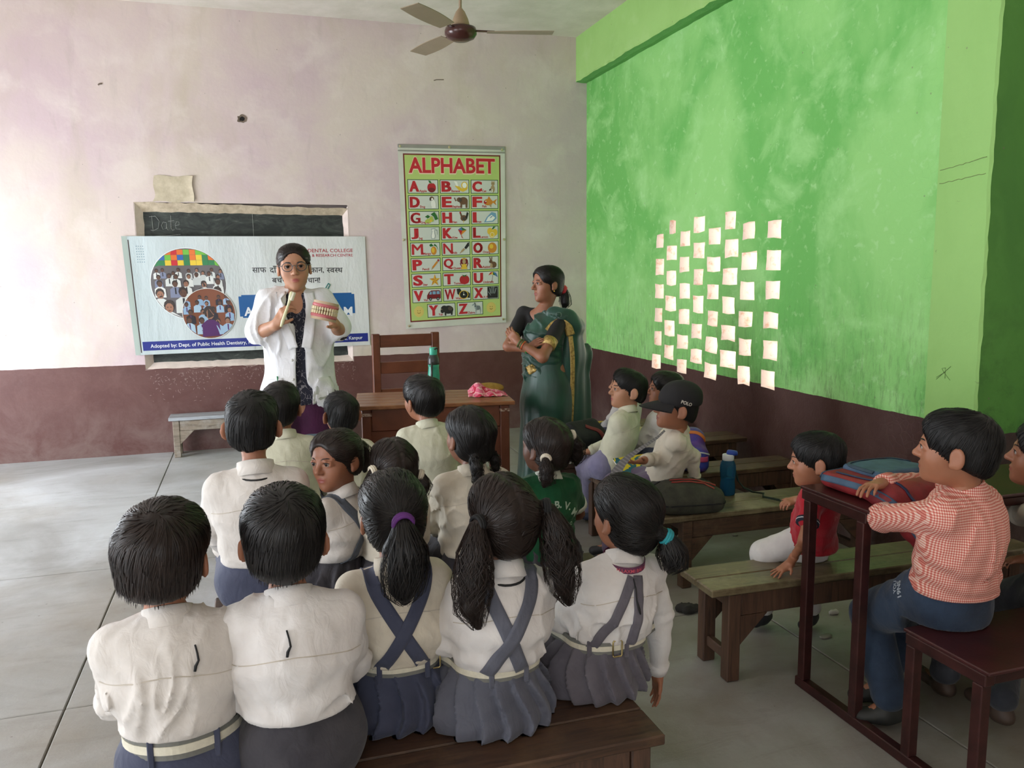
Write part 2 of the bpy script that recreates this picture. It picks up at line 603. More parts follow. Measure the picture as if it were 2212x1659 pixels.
def lay_strip(bvh, pts, width, thick=0.003, lift=0.002, steps=None, side=None, axis=None, snap=True, uvd=None):
    """a flat band laid on a surface along pts (closest-point projection); returns MB"""
    mb = MB()
    P = [Vector(p) for p in pts]
    if steps:                               # resample
        L = [0]
        for a, b in zip(P[:-1], P[1:]): L.append(L[-1] + (b - a).length)
        Q = []
        for i in range(steps + 1):
            s = L[-1] * i / steps
            j = 0
            while j < len(P) - 2 and L[j + 1] < s: j += 1
            u = (s - L[j]) / max(1e-9, L[j + 1] - L[j])
            Q.append(P[j].lerp(P[j + 1], u))
        P = Q
    S, N = [], []
    for p in P:
        loc, nor, i, d = bvh.find_nearest(p)
        S.append(loc if snap else p); N.append(nor.normalized())
    for _ in range(3):                      # calm the normals
        N = [(N[max(i - 1, 0)] + N[i] * 2 + N[min(i + 1, len(N) - 1)]).normalized() for i in range(len(N))]
        S = [(S[max(i - 1, 0)] + S[i] * 2 + S[min(i + 1, len(S) - 1)]) / 4 if 0 < i < len(S) - 1 else S[i] for i in range(len(S))]
    rings = []
    m = len(S)
    for i in range(m):
        t = S[min(i + 1, m - 1)] - S[max(i - 1, 0)]
        t.normalize()
        b = N[i].cross(t)
        if axis is not None: b = Vector(axis)
        b.normalize()
        base = S[i] + N[i] * lift
        ring = []
        for u, h in ((-1, 0), (-1, 1), (-0.5, 1.15), (0.5, 1.15), (1, 1), (1, 0)):
            p = base + b * (u * width / 2) + N[i] * (h * thick)
            if axis is None and abs(u) == 1:
                q, qn, _, dd = bvh.find_nearest(p)
                if q is not None and (p - q).dot(qn) < lift: p = q + qn * (lift + h * thick)
            ring.append(p)
        rings.append(ring)
    vs = [p for r in rings for p in r]
    fs = []
    k = 6
    for i in range(m - 1):
        for j in range(k):
            j2 = (j + 1) % k
            fs.append((i * k + j, i * k + j2, (i + 1) * k + j2, (i + 1) * k + j))
    fs.append(tuple(range(k - 1, -1, -1))); fs.append(tuple((m - 1) * k + j for j in range(k)))
    mb.add(vs, fs)
    return mb

# ------------------------------------------------------------------ the room
ZC, ZM = 3.63, 0.755          # ceiling, top of the maroon dado
XL, YR, XR2 = -6.5, -10.0, 0.5

def wall_mat(name, base, alts, dado_z, rough=0.75, crackle=0.0, dado=(92, 56, 52), grime=None, seed=0.0):
    t = NT(name)
    co = t.coord('Object')
    cm = t.mapping(co, (1, 1, 1), loc=(seed, seed * 2, 0))
    col = lin(base)
    for (c, sc_, lo, hi, amt, st) in alts:
        fac = t.noise(t.mapping(co, st, loc=(seed + sc_, 0, seed)), sc_, 5, 0.6, 0.4)
        f = t.sep(t.ramp(fac, [(lo, (0, 0, 0)), (hi, (1, 1, 1))]))[0]
        col = t.mix(t.math('MULTIPLY', f, amt), col, lin(c))
    # small chips and specks
    vo = t.n('ShaderNodeTexVoronoi'); vo.inputs['Scale'].default_value = 7.0
    t.l(cm, vo.inputs['Vector'])
    spk = t.math('LESS_THAN', vo.outputs['Distance'], 0.035)
    col = t.mix(t.math('MULTIPLY', spk, 0.45), col, lin((120, 105, 95)))
    z = t.sep(co)[2]
    if grime:
        gz = t.n('ShaderNodeMapRange'); gz.inputs['From Min'].default_value = 1.5; gz.inputs['From Max'].default_value = 0.7
        t.l(z, gz.inputs['Value'])
        gf = t.sep(t.ramp(t.noise(t.mapping(co, (1, 5, 1.2)), 6, 8, 0.75), [(0.48, (0, 0, 0)), (0.72, (1, 1, 1))]))[0]
        col = t.mix(t.math('MULTIPLY', t.math('MULTIPLY', gz.outputs[0], gf), 0.75, clamp=True), col, lin(grime))
    # dado paint, dusty scuffs on it
    d1 = t.noise(co, 3.0, 8, 0.72, 0.5)
    dcol = t.ramp(d1, [(0.40, lin(dado)), (0.66, lin((dado[0] + 14, dado[1] + 16, dado[2] + 15)))])
    vo2 = t.n('ShaderNodeTexNoise'); vo2.inputs['Scale'].default_value = 34.0; vo2.inputs['Detail'].default_value = 9; vo2.inputs['Roughness'].default_value = 0.8
    t.l(t.mapping(co, (1, 1, 0.5)), vo2.inputs['Vector'])
    sc1 = t.sep(t.ramp(vo2.outputs['Fac'], [(0.64, (0, 0, 0)), (0.74, (1, 1, 1))]))[0]
    low = t.n('ShaderNodeMapRange'); low.inputs['From Min'].default_value = 0.5; low.inputs['From Max'].default_value = 0.0
    t.l(z, low.inputs['Value'])
    dust = t.math('MULTIPLY', low.outputs[0], t.sep(t.ramp(d1, [(0.38, (0, 0, 0)), (0.62, (1, 1, 1))]))[0])
    dcol = t.mix(t.math('MULTIPLY', dust, 0.55), dcol, lin((128, 112, 106)))
    dcol = t.mix(t.math('MULTIPLY', sc1, 0.5), dcol, lin((165, 140, 128)))
    edge = t.math('ADD', z, t.math('MULTIPLY', t.math('SUBTRACT', t.noise(co, 9, 3), 0.5), 0.012))
    isd = t.math('LESS_THAN', edge, dado_z)
    t.set(Base_Color=t.mix(isd, col, dcol), Roughness=t.math('SUBTRACT', rough, t.math('MULTIPLY', isd, rough - 0.42)))
    h = t.math('ADD', t.math('MULTIPLY', t.noise(co, 26, 8, 0.6), 0.6), t.math('MULTIPLY', t.noise(co, 3.5, 4, 0.5), 1.6))
    if crackle:
        vc = t.n('ShaderNodeTexVoronoi', feature='DISTANCE_TO_EDGE'); vc.inputs['Scale'].default_value = 22
        t.l(t.mapping(co, (1, 1, 1)), vc.inputs['Vector'])
        h = t.math('ADD', h, t.math('MULTIPLY', t.math('MINIMUM', vc.outputs[0], 0.06), crackle * 10))
    t.bump(h, 0.35, 0.008)
    return t.m

M_back = wall_mat('cream_pink_limewash', (214, 198, 189),
                  [((205, 182, 187), 0.9, 0.40, 0.60, 0.9, (1, 1, 1)), ((190, 178, 152), 1.3, 0.54, 0.74, 0.5, (1.6, 1, 0.5)),
                   ((226, 212, 206), 2.6, 0.5, 0.7, 0.6, (1, 1, 1)), ((176, 164, 156), 4.0, 0.58, 0.78, 0.35, (2.5, 1, 0.6))], ZM)
M_green = wall_mat('green_distemper', (112, 188, 94),
                   [((162, 222, 134), 0.9, 0.44, 0.60, 0.75, (1, 1, 0.8)), ((166, 224, 142), 3.0, 0.50, 0.66, 0.75, (1, 0.8, 1)), ((180, 228, 158), 16.0, 0.58, 0.68, 0.5, (1, 1, 1))],
                   ZM, crackle=0.25, dado=(74, 46, 42), grime=(62, 84, 50), seed=3.0)
M_beamg = wall_mat('light_green_paint', (164, 208, 122), [((150, 196, 108), 2.0, 0.45, 0.7, 0.6, (1, 1, 1)), ((178, 216, 140), 5, 0.5, 0.7, 0.5, (1, 1, 1))], 0.72, dado=(70, 44, 40), seed=5.0)
M_pill = wall_mat('pillar_green_paint', (156, 204, 118), [((144, 194, 106), 2.5, 0.45, 0.7, 0.6, (1, 1, 0.5)), ((104, 120, 78), 26, 0.70, 0.78, 0.7, (1, 1, 1))], 0.715, dado=(66, 42, 38), seed=8.0)
M_pshade = wall_mat('pillar_green_shaded', (84, 146, 60), [((70, 128, 54), 2.2, 0.45, 0.65, 0.7, (1, 1, 0.5)), ((96, 158, 72), 6, 0.5, 0.72, 0.5, (1, 1, 1))], 0.728, dado=(52, 34, 32), grime=(34, 50, 28), seed=9.0)  # pillar green darkened; shade on the camera-facing side is put into the colour
M_ceil = plain('whitewashed_ceiling', (232, 222, 214), 0.85, c2=(214, 206, 194), scale=3.0, bump=0.5, bscale=14, spec=0.2)
M_plain_wall = plain('cream_wall_unseen', (222, 210, 196), 0.85, scale=2.0)
M_plaster = plain('bare_plaster', (206, 188, 164), 0.9, c2=(176, 158, 134), scale=22, bump=0.8, bscale=45)
M_jamb = plain('chalky_brick_edges', (250, 240, 232), 0.9, c2=(232, 196, 172), scale=20, bump=0.7, bscale=40, lo=0.30, hi=0.46)

def slab_floor():
    t = NT('scored_cement_floor')
    co = t.coord('Object')
    a = t.noise(co, 1.1, 8, 0.62, 0.8)
    col = t.ramp(a, [(0.36, lin((152, 152, 149))), (0.5, lin((174, 175, 175))), (0.66, lin((194, 196, 198)))])
    s = t.sep(t.ramp(t.noise(t.mapping(co, (1.2, 6, 1)), 2.6, 9, 0.75, 0.9), [(0.52, (0, 0, 0)), (0.72, (1, 1, 1))]))[0]
    col = t.mix(t.math('MULTIPLY', s, 0.35), col, lin((112, 110, 102)))
    st = t.sep(t.ramp(t.noise(co, 0.7, 5, 0.6), [(0.5, (0, 0, 0)), (0.68, (1, 1, 1))]))[0]
    col = t.mix(t.math('MULTIPLY', st, 0.4), col, lin((140, 124, 96)))
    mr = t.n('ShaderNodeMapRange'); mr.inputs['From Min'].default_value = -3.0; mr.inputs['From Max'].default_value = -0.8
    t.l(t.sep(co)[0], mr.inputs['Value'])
    dirt_dim = t.math('MULTIPLY', mr.outputs[0], t.sep(t.ramp(t.noise(co, 1.6, 6, .65), [(.25, (.35, .35, .35)), (.6, (1, 1, 1))]))[0])
    col = t.mix(t.math('MULTIPLY', dirt_dim, .8), col, lin((120, 110, 88)))      # brown dirt towards the right, with the dimmer light there put into the colour
    sp = t.n('ShaderNodeTexVoronoi'); sp.inputs['Scale'].default_value = 9.0
    t.l(co, sp.inputs['Vector'])
    col = t.mix(t.math('MULTIPLY', t.math('LESS_THAN', sp.outputs['Distance'], 0.04), 0.5), col, lin((96, 88, 78)))
    t.set(Base_Color=col, Roughness=t.math('ADD', 0.34, t.math('MULTIPLY', a, 0.3)))
    t.bump(t.math('ADD', t.noise(co, 34, 8, 0.7), t.math('MULTIPLY', s, 0.8)), 0.22, 0.006)
    return t.m
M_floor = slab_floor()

floor = MB().box((-3.0, -5.0, -0.06), (7.4, 10.4, 0.10), ch=0.001).build('floor', plain('joint_grit', (116, 108, 92), 0.9))
tag(floor, kind='structure')
xs = [-6.6, -5.15, -3.785, -2.42, -1.05, 0.6]
ys = [0.1, -1.45, -2.91, -4.37, -5.83, -7.3, -8.8, -10.1]
for i in range(len(xs) - 1):
    for j in range(len(ys) - 1):
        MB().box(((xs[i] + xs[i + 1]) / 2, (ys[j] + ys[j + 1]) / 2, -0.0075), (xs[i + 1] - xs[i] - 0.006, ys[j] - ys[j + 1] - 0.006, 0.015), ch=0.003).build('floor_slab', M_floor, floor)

ceil = MB().box((-3.0, -5.0, ZC + 0.06), (7.4, 10.4, 0.12), ch=0.001).build('ceiling', M_ceil)
tag(ceil, kind='structure')

# ---- back wall with the sunk blackboard
NX0, NX1, NZ0, NZ1, ND = -3.93, -2.285, 0.745, 2.035, 0.05
def rect_with_hole(mb, y, X0, X1, Z0, Z1, hx0, hx1, hz0, hz1):
    p = [(X0, y, Z0), (X1, y, Z0), (X1, y, Z1), (X0, y, Z1), (hx0, y, hz0), (hx1, y, hz0), (hx1, y, hz1), (hx0, y, hz1)]
    mb.add(p, [(0, 1, 5, 4), (1, 2, 6, 5), (2, 3, 7, 6), (3, 0, 4, 7)])
mb = MB()
rect_with_hole(mb, 0.0, XL, 0.6, -0.05, ZC + 0.05, NX0 - 0.03, NX1 + 0.03, NZ0 - 0.03, NZ1 + 0.045)
mb.box((-3.0, 0.20, ZC / 2), (7.2, 0.12, ZC + 0.2), ch=0.001)
wall_back = mb.build('wall_back', M_back)
tag(wall_back, kind='structure')
# splayed plaster reveal of the recess, a little ragged
random.seed(4)
def reveal(a0, a1, b0, b1, n, name):
    mb = MB(); rows = []
    for i in range(n + 1):
        u = i / n
        o = Vector(a0).lerp(Vector(a1), u); q = Vector(b0).lerp(Vector(b1), u)
        j = Vector((random.uniform(-1, 1), 0, random.uniform(-1, 1))) * 0.006
        rows.append((o + Vector((j.x * .5, -0.002, j.z)), o.lerp(q, 0.5) + j, q + Vector((0, 0.004, 0)) + j * 0.6))
    vs = [p for r in rows for p in r]
    fs = []
    for i in range(n):
        for k in range(2):
            fs.append((i * 3 + k, i * 3 + k + 1, (i + 1) * 3 + k + 1, (i + 1) * 3 + k))
    mb.add(vs, fs)
    return mb.build(name, M_plaster if name == 'lintel_plaster' else plain('chalky_reveal', (232, 214, 204), 0.85, scale=14, bump=0.5), wall_back, smooth=True)
e = 0.034
reveal((NX0 - e, 0, NZ1 + e + .015), (NX1 + e, 0, NZ1 + e - 0.02), (NX0, ND, NZ1 - .03), (NX1, ND, NZ1 - 0.045), 40, 'lintel_plaster')
reveal((NX0 - e, 0, NZ0 - e), (NX0 - e, 0, NZ1 + e + .015), (NX0 + 0.03, ND, NZ0), (NX0 + 0.03, ND, NZ1 - .03), 24, 'recess_jamb')
reveal((NX1 + e, 0, NZ1 + e), (NX1 + e, 0, NZ0 - e), (NX1 - .01, ND, NZ1 - .045), (NX1 - .01, ND, NZ0), 24, 'recess_jamb')
reveal((NX1 + e, 0, NZ0 - e), (NX0 - e, 0, NZ0 - e), (NX1, ND, NZ0 + .02), (NX0, ND, NZ0 + .02), 40, 'recess_sill')

# blackboard
t = NT('chalk_smeared_slate')
co = t.coord('Object')
ch1 = t.noise(t.mapping(co, (1, 1, 2.2), rot=(0, 0.5, 0)), 5.5, 9, 0.72, 1.5)
col = t.ramp(ch1, [(0.40, lin((38, 42, 40))), (0.60, lin((62, 66, 62))), (0.76, lin((112, 116, 108)))])
t.set(Base_Color=col, Roughness=0.78)
t.bump(ch1, 0.2, 0.003)
board = MB().box(((NX0 + NX1) / 2, ND + 0.012, (NZ0 + NZ1) / 2), (NX1 - NX0 + 0.03, 0.02, NZ1 - NZ0 + 0.02)).build('blackboard', t.m)
tag(board, 'sunken blackboard on the pale wall, chalk Date in its top corner', 'blackboard')
M_chalk = plain('white_chalk', (206, 208, 202), 0.95, c2=(160, 162, 158), scale=90)
def chalk_line(mb, pts, w=0.0028):
    mb.tube([(x, ND + 0.0005, z) for x, z in pts], w, 5, flat=0.5)
mb = MB()
def T(x, z): return (-3.855 + x * 0.29, 1.845 + z * 0.29)
D_ = [[(0.05, 0.45), (0.06, 0.05)], [(-0.02, 0.42), (0.14, 0.44), (0.24, 0.3), (0.2, 0.1), (0.06, 0.03), (0.0, 0.05)],
      [(0.42, 0.26), (0.34, 0.28), (0.29, 0.18), (0.32, 0.07), (0.41, 0.1), (0.43, 0.26), (0.43, 0.08), (0.47, 0.05)],
      [(0.55, 0.46), (0.54, 0.1), (0.58, 0.04), (0.62, 0.07)], [(0.47, 0.3), (0.63, 0.32)],
      [(0.66, 0.18), (0.76, 0.2), (0.76, 0.28), (0.7, 0.29), (0.65, 0.2), (0.68, 0.08), (0.79, 0.08)],
      [(-0.06, -0.13), (0.5, -0.1), (0.78, -0.07)], [(0.0, -0.22), (0.03, -0.36)], [(0.08, -0.2), (0.09, -0.36)], [(0.15, -0.2), (0.16, -0.35)], [(0.2, -0.2), (0.24, -0.34), (0.28, -0.2)],
      [(0.38, -0.3), (0.52, -0.29)], [(0.58, -0.18), (0.64, -0.24), (0.6, -0.32), (0.7, -0.33)], [(0.74, -0.18), (0.82, -0.2), (0.76, -0.28), (0.84, -0.33)]]
for s in D_: chalk_line(mb, [T(*p) for p in s], 0.0024)
mb.build('chalk_writing', M_chalk, board, label='white chalk handwriting reading Date')
mb = MB(); chalk_line(mb, [(-3.05, 2.0), (-3.048, 1.80)], 0.002); mb.build('chalk_line', M_chalk, board)
# chalk dust under the recess
mb = MB()
random.seed(12)
for i in range(340):
    x = random.uniform(NX0 - 0.02, NX1 + .05); z = NZ0 - 0.05 - abs(random.gauss(0, 0.075)) * (1.3 - 0.3 * math.sin((x + 3.1) * 3))
    if z < 0.4: continue
    L = random.uniform(0.005, 0.032); a = random.choice([random.gauss(1.57, 0.35), random.gauss(0.1, 0.5)])
    w = random.uniform(0.0010, 0.0030)
    dx, dz = math.cos(a) * L, math.sin(a) * L
    nx, nz = -math.sin(a) * w, math.cos(a) * w
    mb.poly([(x - nx, -0.0015, z - nz), (x + dx * .5 - nx * 1.5, -0.0015, z + dz * .5 - nz), (x + dx, -0.0015, z + dz), (x + dx * .4 + nx, -0.0015, z + dz * .4 + nz)])
o = mb.build('chalk_dust', plain('chalk_dust', (150, 128, 122), 0.95), wall_back, kind='stuff')
# paper patch above the board, hole in the plaster
mb = MB()
N = 9
pv = []
random.seed(2)
for i in range(N):
    for j in range(N):
        u, v = i / (N - 1), j / (N - 1)
        x = -3.803 + 0.297 * u + (0.006 * math.sin(v * 7) if u in (0, 1) else 0) - (0.02 * (v < 0.2) * (1 - v * 5) * (u < .2))
        z = 2.085 + 0.208 * v + (0.006 * math.sin(u * 9) if v in (0, 1) else 0)
        pv.append((x, -0.003 - 0.004 * math.sin(u * 5 + v * 3) ** 2 - (0.012 if (u > .95) else 0), z))
fs = [(i * N + j, (i + 1) * N + j, (i + 1) * N + j + 1, i * N + j + 1) for i in range(N - 1) for j in range(N - 1)]
mb.add(pv, fs)
o = mb.build('pasted_paper', plain('faded_paper', (206, 192, 168), 0.9, c2=(184, 170, 146), scale=16, bump=0.6, bscale=24), None, smooth=True)
tag(o, 'faded blank paper pasted on the wall above the blackboard', 'paper')
mb = MB()
random.seed(7)
n = 14
ring = [(-3.092 + (0.042 + random.uniform(-.012, .012)) * math.cos(2 * math.pi * i / n), 2.769 + (0.038 + random.uniform(-.012, .012)) * math.sin(2 * math.pi * i / n)) for i in range(n)]
mb.add([(x, -0.004, z) for x, z in ring] + [(-3.092 + (x + 3.092) * .55, 0.0, 2.769 + (z - 2.769) * .55) for x, z in ring] + [(-3.095, -0.001, 2.765)],
       [(i, (i + 1) % n, n + (i + 1) % n, n + i) for i in range(n)] + [(n + i, n + (i + 1) % n, 2 * n) for i in range(n)], 0)
mb.mi = [0] * n + [1] * n
mb.build('plaster_hole', [plain('crumbled_plaster', (120, 104, 92), 0.95, scale=60), plain('hole_depth', (28, 24, 22), 0.95)], wall_back)
for (x, z, L, r) in ((-1.46, 3.17, 0.09, 0.004), (-4.16, 2.98, 0.03, 0.006), (-0.95, 2.2, 0.02, 0.004)):
    MB().tube([(x, -0.002, z), (x + L * .3, -0.004, z + .008), (x + L, -0.003, z + .012)], r, 5).build('plaster_scratch', plain('crumbled_plaster', (120, 104, 92)), wall_back)

# ---- right wall with brick-lattice openings
HOLES = [(-1.548, -1.435, 1.659, 1.764), (-1.558, -1.423, 1.452, 1.572), (-1.566, -1.422, 1.27, 1.376), (-1.542, -1.421, 1.074, 1.191), (-1.532, -1.416, 0.89, 1.0), (-1.533, -1.38, 0.702, 0.819), (-1.746, -1.643, 1.761, 1.862), (-1.759, -1.608, 1.564, 1.675), (-1.759, -1.606, 1.369, 1.482), (-1.761, -1.593, 1.173, 1.286), (-1.744, -1.588, 0.976, 1.099), (-1.735, -1.59, 0.797, 0.907), (-1.957, -1.815, 1.659, 1.771), (-1.952, -1.809, 1.471, 1.582), (-1.969, -1.82, 1.272, 1.384), (-1.966, -1.812, 1.078, 1.194), (-1.951, -1.788, 0.894, 0.999), (-1.938, -1.79, 0.713, 0.814), (-2.155, -2.005, 1.755, 1.863), (-2.162, -2.012, 1.569, 1.68), (-2.151, -2.016, 1.374, 1.49), (-2.159, -2.019, 1.175, 1.296), (-2.147, -2.001, 0.986, 1.093), (-2.152, -1.994, 0.806, 0.907), (-2.369, -2.214, 1.658, 1.775), (-2.376, -2.203, 1.474, 1.577), (-2.363, -2.214, 1.28, 1.386), (-2.356, -2.225, 1.091, 1.198), (-2.358, -2.202, 0.903, 1.009), (-2.355, -2.194, 0.713, 0.824), (-2.548, -2.421, 1.76, 1.869), (-2.591, -2.428, 1.567, 1.686), (-2.583, -2.406, 1.384, 1.493), (-2.562, -2.412, 1.188, 1.303), (-2.573, -2.407, 1.004, 1.104), (-2.591, -2.398, 0.817, 0.931), (-2.77, -2.634, 1.68, 1.786), (-2.801, -2.628, 1.481, 1.598), (-2.786, -2.622, 1.29, 1.403), (-2.768, -2.617, 1.11, 1.214), (-2.767, -2.626, 0.919, 1.03), (-2.763, -2.62, 0.724, 0.849), (-3.044, -2.907, 1.673, 1.785), (-3.052, -2.908, 1.483, 1.604), (-3.056, -2.907, 1.299, 1.411), (-3.042, -2.89, 1.115, 1.216), (-3.044, -2.9, 0.922, 1.042), (-3.033, -2.889, 0.733, 0.847)]
random.seed(5)
mb = MB()
vv = [Vector((0.15, -0.05)), Vector((-4.36, -0.05)), Vector((-4.36, ZC)), Vector((0.15, ZC))]
ee = [(0, 1), (1, 2), (2, 3), (3, 0)]
loops = []
for (y0, y1, z0, z1) in HOLES:
    j = lambda: random.uniform(-0.006, 0.006)
    pts = [(y0 + j(), z0 + j()), ((y0 + y1) / 2, z0 + j()), (y1 + j(), z0 + j()), (y1 + j(), (z0 + z1) / 2), (y1 + j(), z1 + j()), ((y0 + y1) / 2, z1 + j()), (y0 + j(), z1 + j()), (y0 + j(), (z0 + z1) / 2)]
    b = len(vv); vv += [Vector(p) for p in pts]; ee += [(b + i, b + (i + 1) % 8) for i in range(8)]
    loops.append(pts)
ov, oe, of, *_ = delaunay_2d_cdt(vv, ee, [], 0, 1e-6)
keep = []
for f in of:
    c = sum((ov[i] for i in f), Vector((0, 0))) / len(f)
    inside = any(y0 < c.x < y1 and z0 < c.y < z1 for (y0, y1, z0, z1) in HOLES) or c.x > 0.15 or c.x < -4.36
    if not inside: keep.append(tuple(f))
mb.add([(0, p.x, p.y) for p in ov], keep, 0)
TH = 0.225
mb.add([(TH, p.x, p.y) for p in ov], [tuple(reversed(f)) for f in keep], 0)
for pts in loops:
    n = len(pts)
    mid = [(y + random.uniform(-.006, .006), z + random.uniform(-.006, .006)) for y, z in pts]
    mb.add([(0, y, z) for y, z in pts] + [(TH * .5, y, z) for y, z in mid] + [(TH, y, z) for y, z in pts],
           [(r * n + i, r * n + (i + 1) % n, (r + 1) * n + (i + 1) % n, (r + 1) * n + i) for r in range(2) for i in range(n)], 1)
wall_right = mb.build('wall_right', [M_green, M_jamb])
tag(wall_right, kind='structure')
# ring beam under the ceiling
N = 60
mb = MB(); rows = []
for i in range(N + 1):
    y = 0.05 - 4.8 * i / N
    j = random.uniform(-0.005, 0.005); k = random.uniform(-0.006, 0.006)
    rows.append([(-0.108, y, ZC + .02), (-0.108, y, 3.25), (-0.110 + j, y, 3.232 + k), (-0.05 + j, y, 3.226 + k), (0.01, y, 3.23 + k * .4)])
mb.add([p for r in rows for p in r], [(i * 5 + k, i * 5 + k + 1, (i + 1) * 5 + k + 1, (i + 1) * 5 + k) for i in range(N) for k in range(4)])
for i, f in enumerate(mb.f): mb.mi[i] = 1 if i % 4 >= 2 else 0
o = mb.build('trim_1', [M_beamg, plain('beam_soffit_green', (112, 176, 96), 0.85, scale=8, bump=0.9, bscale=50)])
tag(o, kind='structure')
# pillar with a ragged arris
mb = MB(); rows = []
for i in range(71):
    z = -0.05 + 3.75 * i / 70
    j, k = random.uniform(-0.006, 0.006), random.uniform(-0.006, 0.006)
    rows.append([(0.02, -4.265, z), (-0.034, -4.268, z), (-0.034, -4.40, z), (-0.032 + j * .4, -4.545 + k, z), (-0.022 + j, -4.556 + k * .6, z), (0.2, -4.556, z), (0.52, -4.556, z)])
mb.add([p for r in rows for p in r], [(i * 7 + k, i * 7 + k + 1, (i + 1) * 7 + k + 1, (i + 1) * 7 + k) for i in range(70) for k in range(6)])
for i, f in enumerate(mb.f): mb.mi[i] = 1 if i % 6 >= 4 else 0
o = mb.build('trim_2', [M_pill, M_pshade])
tag(o, kind='structure')
mb = MB()
for (a, b) in (((-4.28, 1.925), (-4.53, 1.955)), ((-4.28, 1.865), (-4.53, 1.885))):
    pts = []
    for i in range(15):
        u = i / 14
        pts.append((-0.035, a[0] + (b[0] - a[0]) * u, a[1] + (b[1] - a[1]) * u + random.uniform(-.003, .003)))
    mb.tube(pts, 0.0018, 5)
mb.build('plaster_crack', plain('crack_olive', (138, 162, 100), 0.95), o)
def scratch(pts, parent, m, r=0.0010):
    MB().tube(pts, r, 4).build('scratch_mark', m, parent)
M_scr = plain('scratch_olive', (104, 136, 76), 0.95)
for seg in ([(-4.33, 0.96), (-4.41, 1.03)], [(-4.38, 0.97), (-4.38, 1.02)], [(-4.38, 1.02), (-4.36, 1.015), (-4.37, 1.0), (-4.41, 0.965)], [(-4.38, 1.0), (-4.33, 0.97)]):
    scratch([(-0.0355, y, z) for y, z in seg], o, M_scr)

# unseen rest of the shell
w = MB().box((XR2 + 0.06, -7.3, ZC / 2), (0.12, 5.5, ZC + .1), ch=.001).build('wall_right_rear', M_plain_wall); tag(w, kind='structure')
mb = MB()
for (y0, y1, z0, z1) in ((0.2, -0.75, 0, ZC), (-2.75, -4.6, 0, ZC), (-7.4, -10.1, 0, ZC), (-0.75, -2.75, 2.5, ZC), (-4.6, -7.4, 2.6, ZC)):
    mb.box((XL - 0.06, (y0 + y1) / 2, (z0 + z1) / 2), (0.12, abs(y1 - y0), z1 - z0), ch=.001)
w = mb.build('wall_left', M_plain_wall); tag(w, kind='structure')
mb = MB()
for (x0, x1, z0, z1) in ((XL, -5.7, 0, ZC), (-2.9, 0.6, 0, ZC), (-5.7, -2.9, 0, 0.9), (-5.7, -2.9, 2.5, ZC)):
    mb.box(((x0 + x1) / 2, YR - 0.06, (z0 + z1) / 2), (x1 - x0, 0.12, z1 - z0), ch=.001)
w = mb.build('wall_rear', M_plain_wall); tag(w, kind='structure')

# ------------------------------------------------------------------ wall chart and banner (flat prints on wavy sheets)
def flat_mat(name, c, rough=0.6): 
    if name in MATS: return MATS[name]
    t = NT(name); t.set(Base_Color=lin(c), Roughness=rough); MATS[name] = t.m
    return t.m

class Sheet:
    """a hanging sheet: maps (u, v) in 0..1 (v up) plus a lift to room space, with gentle waves"""
    def __init__(self, TL, TR, BL, BR, wave):
        self.c = [Vector(p) for p in (TL, TR, BL, BR)]; self.wave = wave
    def p(self, u, v, lift=0.0):
        TL, TR, BL, BR = self.c
        q = BL.lerp(BR, u).lerp(TL.lerp(TR, u), v)
        return q + Vector((0, -lift - self.wave(u, v), 0))
    def grid(self, u0, u1, v0, v1, nu, nv, lift):
        vs = [self.p(u0 + (u1 - u0) * i / nu, v0 + (v1 - v0) * j / nv, lift) for i in range(nu + 1) for j in range(nv + 1)]
        fs = [(i * (nv + 1) + j, (i + 1) * (nv + 1) + j, (i + 1) * (nv + 1) + j + 1, i * (nv + 1) + j + 1) for i in range(nu) for j in range(nv)]
        return vs, fs
    def rect(self, mb, u0, u1, v0, v1, lift, mi=0, n=6, m=None):
        vs, fs = self.grid(u0, u1, v0, v1, n, m or n, lift); mb.add(vs, fs, mi)
    def poly(self, mb, pts, lift, mi=0): mb.poly([self.p(u, v, lift) for u, v in pts], mi)
    def disc(self, mb, cu, cv, ru, rv, lift, mi=0, n=40, rings=8):
        vs = [self.p(cu, cv, lift)]
        for r in range(1, rings + 1):
            vs += [self.p(cu + ru * r / rings * math.cos(2 * math.pi * i / n), cv + rv * r / rings * math.sin(2 * math.pi * i / n), lift) for i in range(n)]
        fs = [(0, 1 + i, 1 + (i + 1) % n) for i in range(n)]
        for r in range(rings - 1):
            fs += [(1 + r * n + i, 1 + (r + 1) * n + i, 1 + (r + 1) * n + (i + 1) % n, 1 + r * n + (i + 1) % n) for i in range(n)]
        mb.add(vs, fs, mi)
    def ell(self, mb, cu, cv, ru, rv, lift, mi=0, n=20, a0=0, a1=360):
        self.poly(mb, [(cu + ru * math.cos(R_(a0 + (a1 - a0) * i / n)), cv + rv * math.sin(R_(a0 + (a1 - a0) * i / n))) for i in range(n + (a1 - a0 < 360))], lift, mi)
    def text(self, mb, body, u, v, W, H, h, lift, mi=0, bold=0.0, width=None, align='L', fit=False):
        """u, v lower left; W, H sheet size in metres; h cap height in metres; width in metres"""
        put_text(mb, body, (0, 0, 0), (1, 0, 0), (0, 1, 0), h, bold, width, align, mi, warp=lambda x, y: self.p(u + x / W, v + y / H, lift), fit=fit)

